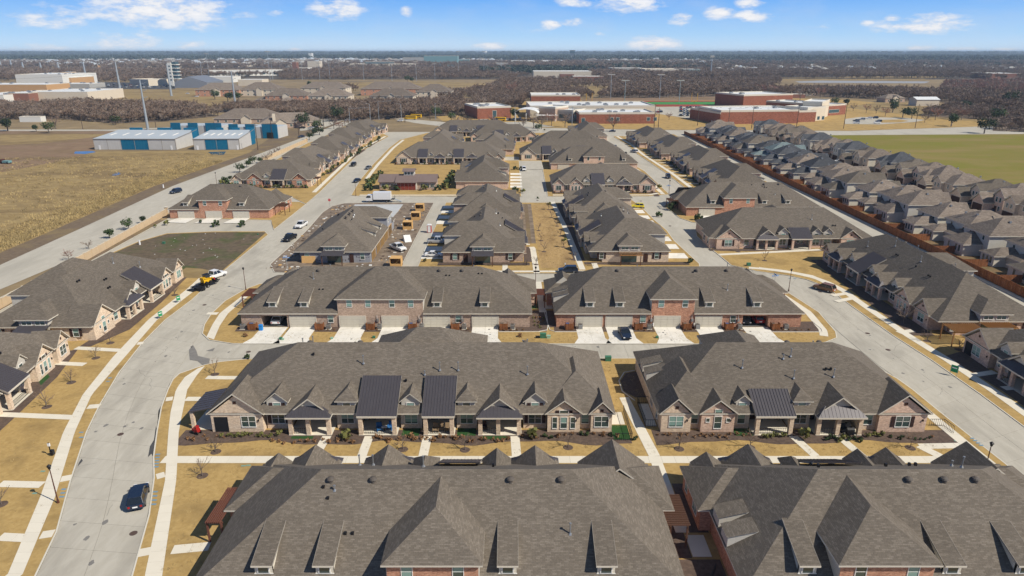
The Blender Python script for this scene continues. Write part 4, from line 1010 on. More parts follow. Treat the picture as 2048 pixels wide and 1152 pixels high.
# the green between the rows behind
walk('green_path', [(5.9, 154.8), (5.6, 176), (5.3, 178)], 1.5, step=1.9); walk('green_path', GP([(1105, 404), (1136, 468), (1165, 540)]), 1.5, step=2.2)
walk('green_path', [(-1.7, 155.8), (-1.7, 161.5)], 1.3); walk('green_path', [(-23, 156.2), (44, 156.2)], 1.2, step=3.5); walk('green_path', [(20.5, 157), (20.5, 163)], 1.4)
walk('green_path', [(4.9, 180.5), (2, 180.5)], 1.1)
walk('north_sidewalk', [(-56, 248.3), (-1, 248.3)], 1.4, step=5); walk('north_sidewalk', [(15, 248.5), (50, 248.6), (54.5, 252)], 1.4, step=5)
walk('curved_sidewalk', GP([(1438, 510), (1500, 507), (1640, 500)]), 1.5, step=4, z=.121); walk('curved_sidewalk', offset(GP([(1498, 540), (1560, 545), (1614, 555), (1660, 577)]), 1.6), 1.5, step=3, z=.1235)
walk('west_sidewalk', offset(LWE[3:], -2.2) if False else offset(LWE[3:], 2.2), 1.6, step=8)

# driveways: two slabs wide, three deep
walk('far_sidewalk', offset(FE, -2.6), 1.5, step=8); walk('far_sidewalk', [(x, y) for x, y in offset(FW, 2.4)], 1.5, step=8, z=.127)
walk('far_sidewalk', [(x, y) for x, y in offset(FWL, -2.4)][1:], 1.5, step=8)
sheet('green_strip', [[(7.0, 159), (16.0, 159), (13.6, 232), (6.8, 232)]], .108, 'green_bare')
sheet('front_paths', [[(FE[0][0] + 2.5, y), (74.5, y), (74.5, y + 1.2), (FE[0][0] + 2.5, y + 1.2)] for y in range(262, 440, 9)], .121, 'concrete_walk')
sheet('far_planting', [[(-80.5, y), (-78.6, y), (-78.6, y + 34), (-80.5, y + 34)] for y in (294, 338, 382)] + [[(73.4, y), (75.2, y), (75.2, y + 34), (73.4, y + 34)] for y in (250, 294, 338)] + [[(52, 246.5), (54, 246.5), (54, 253), (52, 253)]], .116, 'mulch')
sheet('bare_patch', [GP([(352, 550), (374, 557), (425, 557), (438, 545), (402, 538), (372, 536)])], .107, 'field_dry')
def driveway(x, yg, ye, w=4.9, flare=.9, z=.13):
    A = [(x - w / 2, yg), (x - w / 2, ye + (1.5 if yg > ye else -1.5)), (x - w / 2 - flare, ye)]; B = [(x + w / 2, yg), (x + w / 2, ye + (1.5 if yg > ye else -1.5)), (x + w / 2 + flare, ye)]
    return strip('driveway', A, B, 2.4, 2, .108, z, 'concrete_drive', gap=.022, piece='driveway_slab')
DRV3L = [-47.0 + 5.6 - 0.2, -35.4, -30.0 + .3, -22.3, -14.7 - .3, -5.9]
GAR_3L = [W_ for W_ in (-40.9, -35.2, -29.4, -21.6, -11.0, -6.0)]

# ---------------------------------------------------------------- the rows of homes
def secs(lst, f): return [(k, *sorted((f(a), f(b))), *o) for (k, a, b, *o) in lst]
# front facing the camera, second row from the front
X0 = -41.5
F = secs([('G', -41.5, -34.4, {'dx': 1.6, 'porch': 1, 'm': 'brick_tan'}), ('D', -34.2, -30.9, {'sh': 1, 'ds': 1}), ('P', -30.8, -24.7), ('H', -24.4, -21.4), ('S', -21.2, -15.7), ('D', -15.5, -12.6),
          ('S', -12.3, -7.8), ('H', -7.7, -4.9), ('P', -4.8, 1.4), ('D', 1.6, 4.8, {'sh': 1, 'ds': 1}), ('G', 4.9, 9.4, {'win': 'w3'}), ('R', 9.5, 10.9), ('G', 10.9, 13.8, {'win': 'w2', 'pt': 1.0})], lambda x: x - X0)
lo = lambda x: x - X0
b2l = rowhouse('long row of homes with tan brick gables and two tall dark metal porch roofs', (X0, 83.0), 0, 55.3, F,
         rear=[('g', lo(x)) for x in (-35, -29.4, -20.5, -12.6, -4, 5)], two=[(lo(-21), lo(-4.4))], wings=(0, 0), brick='brick_tan', westporch=(-1, .6, 6.5), hips=((45.6, 55.72),))
RFX = None
X0 = 20.5
F = secs([('G', 20.6, 24.7, {'win': 'w2', 'pt': .95}), ('R', 24.7, 26.1), ('G', 26.1, 30.7, {'win': 'w1', 'm': 'brick_pink'}), ('D', 30.8, 33.1), ('S', 33.2, 38.7, {'short': 1}), ('H', 38.8, 41.5), ('P', 41.6, 48.2), ('E', 48.2, 50.6), ('G', 50.6, 57.2, {'win': 'w2s', 'm': 'brick_pink'})], lambda x: x - X0)
b2r = rowhouse('shorter row of homes with red brown shuttered gable beside the right road', (X0, 83.0), 0, 36.9, F,
         rear=[('g', lo(x)) for x in (26, 35, 44, 52)], two=[(lo(30.8), lo(39.3))], wings=(3, 0), brick='brick_tan', hips=((-.42, 9.6),))
# third row: garages facing the camera
X1 = 3.4; r3 = lambda x: X1 - x
G3L = (-45.4, -39.9, -30.4, -22.3, -14.4, -5.1)
F3 = [('G', 1.5, 7), ('P', 9, 15), ('D', 16, 19), ('S', 20, 25), ('G', 30, 35), ('S', 37, 42), ('H', 43, 46), ('G', 48, 54)]
b3l = rowhouse('row of six garages with pinkish brown brick upper storey facing the camera', (X1, 141.2), 180, 55.1, F3,
         rear=[('g', r3(x)) for x in G3L] + [('w', r3(x)) for x in (-34.6, -10.2)], two=[(r3(-16.9), r3(-33.1))], dorm=[r3(x) for x in (-45.7, -39.7, -14.3, -5.2)], wings=(1, 1), brick='brick_pink', rbrick='brick_brown', open_garage=(r3(-45.4),))
X1 = 55.2
G3R = (14.7, 20.4, 29.6, 37.5, 46.5)
b3r = rowhouse('row of five homes with red brick upper storey and one open garage holding two cars', (X1, 141.2), 180, 46.7, F3[:-1],
         rear=[('g', r3(x)) for x in G3R] + [('w', r3(x)) for x in (25.0, 42.2)], two=[(r3(34.6), r3(26.5))], dorm=[r3(x) for x in (14.9, 20.6, 37.7, 46.8)], wings=(1, 2), brick='brick_red', open_garage=(r3(46.5),))
# nearest row: roofs fill the bottom of the picture
X1 = 15.9
b1l = rowhouse('nearest row of homes, bottom centre, red brick upper storey amid its brown roof', (X1, 70.7), 180, 45.4,
         secs([('G', -29.3, -26.8, {'win': 'w2'}), ('P', -26.5, -20.6), ('P', -17.8, -11.8), ('H', -11.5, -8.6), ('S', -8.3, -3.6), ('D', -3.4, -.2), ('P', -.1, 5.6), ('G', 8.3, 15.6)], r3),
         rear=[('g', r3(x)) for x in (-23.2, -17.5, -7.3, -.1, 8.8)] + [('w', r3(x)) for x in (3.8, -12.9)], two=[(r3(-3.1), r3(-11.5))], dorm=[r3(x) for x in (-23.2, -17.5, -.4, 8.8)], wings=(1, 1), brick='brick_red', vents=6)
X1 = 58.3
b1r = rowhouse('nearest row of homes at the bottom right, with a broad shaded roof slope', (X1, 70.7), 180, 36.5,
         secs([('G', 21.9, 24.8, {'win': 'w2'}), ('P', 25.2, 31.4), ('H', 31.6, 33.6), ('S', 33.8, 39.2), ('D', 39.3, 42.3), ('P', 42.4, 47.4), ('G', 51.0, 57.6)], r3),
         rear=[('g', r3(x)) for x in (27.6, 34.4, 41.1, 47.9)] + [('w', r3(x)) for x in (44.6, 24.4)], two=[(r3(38.7), r3(30.1))], dorm=[r3(x) for x in (27.6, 41.1, 47.9)], wings=(1, 2), brick='brick_red', vents=5)
# along the left road, fronts facing it
FA = [('G', .2, 6.8, {'win': 'w1'}), ('E', 6.9, 10.2), ('P', 10.4, 16.4), ('D', 16.6, 19.6), ('S', 19.8, 25.6), ('G', 26.4, 31.0, {'win': 'w3'}), ('R', 31, 32.6), ('G', 32.6, 36.8, {'win': 'w2', 'pt': .95})]
rowhouse('row of homes with blue grey metal porch roofs below the vacant lot', (-76.0, 114.6), 91, 37, FA, rear=[('g', x) for x in (4, 14, 23, 33)], two=[(9, 26)], wings=(0, 0), brick='brick_tan', entry=(-1, 'm'))
FB = [('G', 1, 7, {'win': 'w2s'}), ('P', 8, 14), ('D', 14.2, 17.4), ('G', 17.6, 22), ('S', 22.6, 28.6), ('D', 28.8, 32), ('G', 32.2, 37.6, {'win': 'w3'}), ('R', 37.6, 39), ('G', 39, 43, {'win': 'w2', 'pt': .95})]
rowhouse('row of homes cut by the left edge, pink brick gables above dry lawns', (-71.2, 66.4), 98, 43.4, FB, rear=[('g', x) for x in (5, 13, 22, 31)], two=[(12, 28)], wings=(0, 0), brick='brick_tan')
# along the right road, fronts facing it (in shade)
FC = [('G', 1, 5, {'win': 'w2'}), ('P', 6, 12), ('D', 12.2, 15.2), ('S', 15.4, 21.4), ('D', 21.6, 24.6), ('P', 24.8, 30.8), ('D', 31, 34), ('G', 35, 40.4, {'win': 'w3'}), ('G', 42.2, 47, {'win': 'w2', 'pt': .9})]
rowhouse('row of homes with shaded pink gables behind the parked golden brown car', (78.6, 166.8), -90, 49.6, FC, rear=[('g', x) for x in (6, 16, 26, 36)], two=[(20, 28)], wings=(0, 0), brick='brick_pink', entry=(1, 'p'))
FD = [('G', .4, 7, {'win': 'w2', 'porch': 1}), ('D', 7.4, 10.4), ('P', 10.6, 17), ('D', 17.2, 20.2), ('S', 20.6, 26), ('G', 28, 33, {'win': 'w3'}), ('P', 34, 40)]
rowhouse('row of homes at the right edge with a corner porch gable', (79.2, 110.2), -90, 46, FD, rear=[('g', x) for x in (6, 16, 26, 36)], two=[(14, 22)], wings=(0, 0), brick='brick_pink')
# right middle
FE_ = [('G', .4, 6.6, {'win': 'w2s'}), ('E', 6.6, 10.4), ('P', 10.6, 16.6), ('D', 16.8, 19.8), ('S', 20.0, 25.6, {'short': 1}), ('D', 25.8, 28.6), ('D', 28.8, 31.6), ('G', 33.5, 38.5), ('R', 39, 41.5)]
rowhouse('row of homes facing the camera behind the right corner lawn, one dark metal porch roof', (54.2, 176.0), 0, 42, FE_, rear=[('g', x) for x in (5, 14, 23, 32)], two=[(16, 24)], wings=(2, 0), brick='brick_pink', lod=1)
X1 = 98.5
rowhouse('row with red brick upper storey and open garage behind the right middle row', (X1, 235.0), 180, 42.5, F3[:-2],
         rear=[('g', r3(x)) for x in (62.5, 71.2, 79.5, 88)], two=[(r3(77.5), r3(67.8))], dorm=[r3(x) for x in (64.5, 81, 88.5)], wings=(0, 2), brick='brick_red', open_garage=(r3(71.2),), lod=1)
# between the mid streets: rows seen end on
FG = [('G', 1, 6.5), ('P', 8, 14), ('S', 15, 20.4), ('G', 22, 27), ('D', 27.4, 31)]
rowhouse('end-on row of homes with a glazed metal awning entrance, left of the green', (2.8, 163.2), 90, 34, FG, rear=[('g', x) for x in (6, 13, 21, 28)], two=[(5, 13), (20, 28)], dorm=(9, 17), wings=(0, 0), brick='brick_brown', entry=(-1, 'm'), lod=2)
rowhouse('end-on row of homes behind the first one, left of the green and beside dark driveways', (2.2, 200.0), 90, 32.5, FG, rear=[('g', x) for x in (6, 13, 21, 28)], two=[(6, 14), (20, 27)], dorm=(17,), wings=(0, 0), brick='brick_brown', entry=(-1, 'm'), lod=1)
rowhouse('end-on row of homes with a golden pergola entrance, right of the green', (19.2, 198.5), -90, 34.5, FG, rear=[('g', x) for x in (5, 12, 20, 28)], two=[(20, 29)], wings=(0, 0), brick='brick_tan', entry=(1, 'p'), lod=2)
rowhouse('end-on row of homes right of the green, next to the bright yellow car', (18.0, 233.0), -90, 32, FG, rear=[('g', x) for x in (5, 12, 20, 27)], two=[(10, 18)], wings=(0, 0), brick='brick_tan', entry=(1, 'm'), lod=1)
# under construction
con = rowhouse('unfinished row of homes in grey sheathing beside the new concrete slab', (-54.3, 199.0), -90, 35.5, [('R', 1, 8, {'m': 'house_wrap'}), ('R', 9, 17, {'m': 'house_wrap'}), ('R', 18, 25, {'m': 'house_wrap'}), ('R', 26, 34, {'m': 'house_wrap'})],
         rear=[], two=[(4, 11)], dorm=(16, 23.5), wings=(0, 0), brick='house_wrap', entry=(1, 'x'), lod=1, group='', D=19.0)
for x in (7.5, 13.5, 19.5, 25.5, 32):
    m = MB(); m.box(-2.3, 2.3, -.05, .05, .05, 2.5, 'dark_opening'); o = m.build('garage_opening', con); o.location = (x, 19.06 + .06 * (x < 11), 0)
    m = MB()
    for i in range(7): m.box(-2.5 + i * .8, -2.38 + i * .8, .06, .14, 0, 2.7, 'osb')
    m.box(-2.5, 2.5, .06, .16, 2.6, 2.75, 'osb'); o = m.build('stud_frame', con); o.location = (x, 19.06, 0)
rr_ = random.Random(3)
m = MB()
for i in range(44):
    y = rr_.uniform(.6, 18.4); z = rr_.uniform(.3, 2.5); m.box(35.5, 35.53, y, y + .22, z, z + .12, 'shutter')
m.build('wrap_print', con, kind='stuff')
# far left: three-garage row and the front-facing one with the flags
X1 = -76.8
rowhouse('row of three homes with red brick upper storey at the corner of the wall lane', (X1, 231.6), 180, 31.4, [('G', 1, 7), ('P', 9, 15), ('S', 17, 22), ('G', 24, 30)],
         rear=[('g', r3(x)) for x in (-103.0, -94.2, -85.6)], two=[(r3(-89.8), r3(-98.6))], dorm=[r3(x) for x in (-103.2, -85.4)], wings=(2, 1), brick='brick_red', lod=1)
flagrow = rowhouse('row of three homes with red brown gables and a Texas flag on the wall', (-109.2, 264.0), 0, 29.6, [('G', .3, 4, {'win': 'w2', 'pt': .95}), ('R', 4.2, 6), ('G', 6.2, 12, {'win': 'w1', 'm': 'brick_red'}), ('D', 12.4, 15), ('S', 15.4, 21), ('E', 21.2, 23.6), ('G', 23.8, 29.4, {'win': 'w2', 'm': 'brick_red'})],
         rear=[('g', 8), ('g', 18)], two=[(8, 16)], wings=(0, 1), brick='brick_tan', lod=1)
# Texas flag and the green banner on that wall
fl = MB(); fl.poly([(0, 0, 0), (.9, .0, .12), (.9, 0, 1.2), (0, 0, 1.1)], 'sign_blue'); fl.poly([(.9, 0, .66), (2.3, .15, .62), (2.3, .15, 1.2), (.9, 0, 1.2)], 'sign_white'); fl.poly([(.9, 0, .12), (2.3, .15, .1), (2.3, .15, .62), (.9, 0, .66)], 'sign_red')
st = [(.45 + (.30 if i % 2 == 0 else .12) * math.sin(math.pi * i / 5), -.02, .66 + (.30 if i % 2 == 0 else .12) * math.cos(math.pi * i / 5)) for i in range(10)]
fl.poly(st, 'sign_white')
o = empty('flag', (*g(572, 366), 3.2), label='Texas flag with a white star on blue, hung above the front porch wall', category='flag'); fl.build('cloth', o)
pm = MB(); pm.cyl(0, 0, -3.2, 1.5, .04, .03, 6, 'steel_pole'); pm.build('flagpole', o)
o = empty('banner', (*g(598, 366), 3.4), label='bright green banner with white writing at the end of the flagged row', category='banner')
pm = MB(); pm.box(0, 2.4, -.02, .02, 0, 1.5, 'sign_green'); pm.box(.5, 1.9, -.04, -.02, .6, .95, 'sign_white'); pm.build('cloth', o)
pm = MB(); pm.cyl(0, 0, -3.4, 1.6, .04, .03, 6, 'steel_pole'); pm.build('flagpole', o)

# copies for the far rows: one facing the camera, one turned away, each placed again with its own label
FP = [('G', .4, 7, {'win': 'w2s'}), ('E', 7, 10), ('S', 10.4, 15), ('D', 15.2, 17.6), ('P', 18, 23.6), ('D', 24, 26.8), ('S', 27, 32), ('P', 33, 38.6), ('G', 41, 46, {'win': 'w3'}), ('G', 46.6, 50, {'win': 'w2', 'pt': .9})]
farF = rowhouse('long row of homes with dark porch roofs directly behind the club house', (-54.6, 322.5), 0, 51, FP, rear=[('g', x) for x in (6, 16, 26, 36, 45)], two=[(18, 26)], wings=(0, 0), brick='brick_tan', lod=0)
farS = rowhouse('row with pink gables right of the driveway court, nearest right centre row', (15.4, 254.0), 0, 38.6, FA[-1:-4:-1] and [('G', .2, 4, {'win': 'w2', 'pt': .95}), ('R', 4, 6), ('G', 6.2, 11, {'win': 'w3'}), ('D', 11.2, 14), ('S', 14.4, 19.4), ('D', 20, 23), ('P', 23.4, 29.6), ('E', 29.8, 32), ('G', 32.2, 38.4, {'win': 'w2s'})],
                rear=[('g', x) for x in (6, 15, 24, 33)], two=[(15, 24)], dorm=(6, 30), wings=(0, 0), brick='brick_pink', lod=0)
def far(proto, label, x, y, rot): return copy_tree(proto, None, (x, y, .1), R(rot), None, label)
far(farS, 'row of homes seen from its garage side behind the right centre row, partly hidden', 56, 326, 180)
far(farF, 'row of homes facing the camera, third of the right centre rows', 4.2, 334, 0)
far(farS, 'row of homes turned away, fourth of the right centre rows', 50, 391, 180)
far(farS, 'farthest right centre row, its roof end pointing at the school', 36, 448, -90)
far(farF, 'row with a dark corner gable at the back street, left of the court', -49, 432, 0)
far(farS, 'row with red brick gables at the back street, in front of the school car park', -24, 404, 4)
far(farS, 'short side of a row rising behind the long row, left court', -28, 361, 90)
far(farS, 'short side of a row rising behind the long row, right court', .8, 352, 90)
far(farS, 'end-on row between the club house path and the driveway court', -21.5, 299, -90)
LR = [(-82.5, 292, 90, 'row of homes along the far left street, nearest after the flagged row'), (-82, 336, 90, 'second row along the far left street behind the tan wall'), (-84, 379, 90, 'third row along the far left street'), (-86, 422, 84, 'last row of the far left street before the crossing')]
for x, y, r_, l in LR: far(farS, l, x, y, r_)
for x, y, l in ((75.5, 286, 'shaded row on the far right street, nearest behind the red brick row'), (76, 330, 'second shaded row on the far right street'), (73, 374, 'third shaded row on the far right street'), (68.5, 417, 'last row of the far right street before the school road')):
    far(farS, l, x, y, -90 if y < 400 else -88)

# club house with a metal roof and red doors
cl = empty('club_house', (-50.6, 259.0, .1), label='low club house with brown metal roof, red panelled doors and a roof lantern', category='club house')
m = MB(); m.box(0, 21.6, 0, 7.5, 0, 3.0, 'brick_brown'); m.box(6.6, 14.4, -1.2, 0.5, 0, 3.0, 'trim'); m.build('wall', cl)
m = MB(); m.extr_x([(-.6, 3.0), (4, 5.3), (8.2, 3.0), (8.2, 2.85), (4, 5.1), (-.6, 2.85)], -.5, 22.1, 'roof_club'); m.extr_x([(-2, 3.1), (3, 4.9), (3, 4.7), (-2, 2.95)], 6.2, 14.8, 'roof_club'); m.build('roof', cl)
for i in range(5): link('door_panel', box_mesh(('door_panel',), -.66, .66, -.06, 0, 0, 2.6, 'plank_red'), cl, (7.6 + i * 1.42, -1.22, .1))
for x in (1.4, 3.0, 5.0, 16.4, 18.4, 20.2): window(cl, x, -.02, .9, 1.2, 1.3, 2, 0, 0)
m = MB(); m.box(9, 13, 3, 6.4, 4.6, 6.6, 'siding'); m.extr_x([(2.4, 6.5), (4.7, 7.4), (7, 6.5), (7, 6.4), (4.7, 7.25), (2.4, 6.4)], 8.5, 13.5, 'roof_club'); lt = m.build('roof_lantern', cl)
for x in (9.8, 11, 12.2): link('window', shared(('wp', .8, 1.0, 1), lambda: flat_win(.8, 1.0, 1)), lt, (x, 2.96, 5.2))

# driveways of the third row and others
for x in G3L: driveway(x, 121.1, 113.35, 5.0)
for x in G3R: driveway(x, 121.1, 113.35, 5.0)
for x in (-35, -29.4, -20.5, -12.6, -4, 5, 26, 35, 44, 52): driveway(x, 103.2, 107.2, 5.0, .5)
for x in (62.5, 71.2, 79.5, 88): driveway(x, 214.9, 206.6, 4.9)
for x in (-103.0, -94.2, -85.6): driveway(x, 211.5, 205.5, 4.9) if False else None
sheet('driveway', [[(-106, 211.5), (-100, 211.5), (-100.5, 205), (-107, 206)], [(-96.8, 211.5), (-91.8, 211.5), (-92, 205), (-97.8, 205)], [(-88, 211.5), (-83, 211.5), (-83, 205), (-89, 205)]], .13, 'concrete_drive')
EDR = []
for y in (169, 176, 184, 191, 206, 213, 221, 228): EDR.append([(-23.3, y - 2.3), (-17.2, y - 2.3), (-17.2, y + 2.3), (-23.3, y + 2.3)])
for y in (169.5, 178.3, 186.3, 193.4, 206, 213, 221, 228): EDR.append([(39, y - 2.4), (45.2 - (y - 165) * .03, y - 2.4), (45.2 - (y - 165) * .03, y + 2.4), (39, y + 2.4)])
sheet('driveway', EDR, .128, 'concrete_drive')
sheet('driveway', [[(-.7, y), (4, y), (4, y + 4.4), (-.7, y + 4.4)] for y in (263, 269.5, 277, 284, 292)], .128, 'concrete_drive')
sheet('driveway_court', [[(3.45, 306), (14.2, 306), (14.2, 331.9), (3.45, 331.9)], [(-4, 333), (3.45, 333), (3.45, 345), (-4, 345)]], .12, 'concrete_base')
sheet('driveway', [[(135.6, y), (140.7, y), (140.7, y + 4.9), (135.6, y + 4.9)] for y in [i * 12.3 + 57 for i in range(31)]] + [[(149.3, y), (156.6, y), (156.6, y + 4.9), (149.3, y + 4.9)] for y in [i * 12.3 + 57 for i in range(31)]], .115, 'concrete_walk')
# lane behind the right rows
strip_ = sheet('wall_lane', [[(103.5, 42), (108.6, 42), (108.6, 445), (103.5, 445)]], .006, 'concrete_base')
b = MB(); b.box(108.6, 109.2, 42, 445, 0, .12, 'kerb'); b.build('kerb', strip_)

# ---------------------------------------------------------------- detached houses east of the fence
PR = [house_proto(0, 'shingle_brown', 'brick_tan', 'siding_cream'), house_proto(1, 'shingle_grey', 'brick_pink', 'siding'), house_proto(2, 'shingle_brown', 'brick_pink', 'siding'),
      house_proto(0, 'shingle_grey', 'siding', 'siding'), house_proto(2, 'shingle', 'brick_tan', 'siding_cream'), house_proto(1, 'shingle_brown', 'brick_tan', 'siding_cream'), house_proto(0, 'shingle_teal', 'siding', 'siding')]
RN = ['brown', 'dark grey', 'brown', 'dark grey', 'grey brown', 'brown', 'pale teal']; WN = ['cream', 'grey', 'pink brick', 'grey', 'tan brick', 'tan', 'grey']
SH = ['hipped', 'steep', 'gabled', 'hipped', 'gabled', 'steep', 'hipped']
used = set()
ORD = ['nearest', 'second', 'third', 'fourth', 'fifth', 'sixth', 'seventh', 'eighth', 'ninth', 'tenth', 'eleventh', 'twelfth', 'thirteenth', 'fourteenth', 'fifteenth', 'sixteenth', 'seventeenth', 'eighteenth', 'nineteenth', 'twentieth', 'twenty-first', 'twenty-second', 'twenty-third', 'twenty-fourth', 'twenty-fifth', 'twenty-sixth', 'twenty-seventh', 'twenty-eighth', 'twenty-ninth', 'thirtieth', 'thirty-first', 'thirty-second']
def nth(i): return 'first' if i == 0 else ORD[i] if i < len(ORD) else 'one of the last'
def place_house(k, x, y, rot, label, z=.09):
    p = PR[k]
    if k not in used:
        used.add(k); p.location = (x, y, z); p.rotation_euler = (0, 0, R(rot)); p['label'] = label; o = p
    else: o = copy_tree(p, None, (x, y, z), R(rot), None, label)
    o.scale = (1.06, 1.26 + .05 * math.sin(y), 1.04 + .08 * math.sin(y * 1.7)); o['category'] = 'house'; o['group'] = 'detached houses beyond the wooden fence'
    return o
c1 = [0, 2, 4, 0, 2, 0, 5, 2, 0, 5, 4, 2, 0, 1, 5, 3, 1, 6, 3, 4, 1, 3, 5, 1, 3, 2, 0, 5, 2, 4, 0]
c2 = [4, 2, 0, 5, 4, 0, 2, 4, 0, 5, 2, 4, 1, 0, 4, 3, 2, 5, 3, 0, 2, 4, 5, 0, 3, 6, 1, 6, 3, 0, 4]
n1 = n2 = 0
for i in range(27):
    y = 118 + i * 12.3
    k = c1[i]; dx = rnd.uniform(-.6, .6)
    n1 += 1; place_house(k, 139.0 + dx, y, 90, f'{ORD[i]} house along the wooden fence, {SH[k]} {RN[k]} roof')
for i in range(21):
    y = 192 + i * 12.3
    k = c2[i + 4]; place_house(k, 155.6 + rnd.uniform(-1.2, 1.2), y + 9.6, -90, f'{ORD[i]} house beside the green field, {SH[k]} {RN[k]} roof')
# wooden fence along the lots, one object per panel, and the cross fences
fe = empty('wooden_fence', (109.9, 42, .09), label='long reddish brown board fence between the lane and the detached houses', category='fence')
def fpanel():
    m = MB()
    for j in range(8): m.box(-.02 + .015 * (j % 2), .02 + .015 * (j % 2), .02 + j * .30, .31 + j * .30, 0, 2.05, 'wood_fence')
    m.box(-.05, .06, 0, 2.44, 2.05, 2.11, 'wood_fence'); m.box(.04, .1, 0, 2.44, .4, .5, 'wood_fence'); return m.mesh('fence_panel')
fpm = fpanel()
for i in range(165): link('fence_panel', fpm, fe, (0, i * 2.44, 0))
fm = MB()
for i in range(31):
    y = 112 + i * 12.3 - 1.2 - 42
    if y < 400: 
        for k in range(3): fm.box(.15 + k * 2.2, 2.32 + k * 2.2, y, y + .06, 0, 1.9, 'wood_fence')
o = fm.build('cross_panel', fe, kind='stuff')
# tan masonry wall with pilasters
def tanwall(P0, P1, label):
    P0 = Vector(P0); P1 = Vector(P1); n = max(1, round((P1 - P0).length / 3.7)); d = (P1 - P0) / n
    rz = math.atan2(d.y, d.x); r = empty('masonry_wall', (P0.x, P0.y, .05), rz, label=label, category='wall')
    l = d.length; pm = shared(('wp', round(l, 3)), lambda: (lambda m: (m.box(.2, l - .2, -.1, .1, 0, 1.95, 'wall_tan'), m.box(.2, l - .2, -.13, .13, 1.95, 2.02, 'cap_tan'), m)[2])(MB()).mesh('wall_panel'))
    po = shared(('pilaster',), lambda: (lambda m: (m.box(-.2, .2, -.16, .16, 0, 2.08, 'wall_tan'), m.box(-.24, .24, -.2, .2, 2.08, 2.15, 'cap_tan'), m)[2])(MB()).mesh('pilaster'))
    for i in range(n): link('wall_panel', pm, r, (i * l, 0, 0)); link('pilaster', po, r, (i * l, 0, 0))
    big = MB(); big.box(-.4, .4, -.4, .4, 0, 2.5, 'wall_tan'); big.box(-.5, .5, -.5, .5, 2.5, 2.7, 'trim'); o = big.build('end_pier', r); o.location = (n * l, 0, 0)
    return r
tanwall((-101.8, 88), g(334, 430), 'tan block wall with pilasters between the wide road and the back lane')
tanwall((-119.2, 328), (-119.6, 404), 'far stretch of tan wall beside the wide road, past the flagged row')

# ---------------------------------------------------------------- background buildings
def flat_building(name, label, p0, p1, depth, h, wallm, roofm='roof_white', par=.5, cat='building', group=None, win=None, parap=None, units=4, band=None):
    """box building with front edge p0->p1 (plan points), parapet roof"""
    P0, P1 = Vector(p0), Vector(p1); d = P1 - P0; L = d.length; rz = math.atan2(d.y, d.x)
    r = empty(name, (P0.x, P0.y, 0), rz, label=label, category=cat, group=group)
    m = MB(); m.box(0, L, 0, depth, -.2, h, wallm); m.build('wall', r)
    q = MB(); t = max(.3, L * .006); parap = parap or 'trim'
    q.box(t, L - t, t, depth - t, h, h + .05, roofm)
    for (a, b, c, e) in ((0, L, 0, t), (0, L, depth - t, depth), (0, t, t, depth - t), (L - t, L, t, depth - t)): q.box(a - .02, b + .02, c - .02, e + .02, h - .5 if band else h - .02, h + par, band or parap)
    rr = random.Random(len(label)); 
    q.build('roof', r)
    um = shared(('rtu',), lambda: (lambda m: (m.box(-1.6, 1.6, -1, 1, 0, 1.3, 'vent_metal'), m.box(-.6, .6, -.6, .6, 1.3, 1.5, 'vent_dark'), m)[2])(MB()).mesh('roof_unit'))
    for i in range(units): link('roof_unit', um, r, (rr.uniform(3, L - 3), rr.uniform(2.5, max(3, depth - 2.5)), h + .05))
    for (x, z, w, hh) in (win or []): link('window', shared(('fw', w, hh), lambda: (lambda m: (m.box(-w / 2 - .2, w / 2 + .2, -.06, .02, -.2, hh + .2, 'trim'), m.box(-w / 2, w / 2, -.1, -.06, 0, hh, 'far_glass'), m)[2])(MB()).mesh('window')), r, (x, 0, z))
    return r
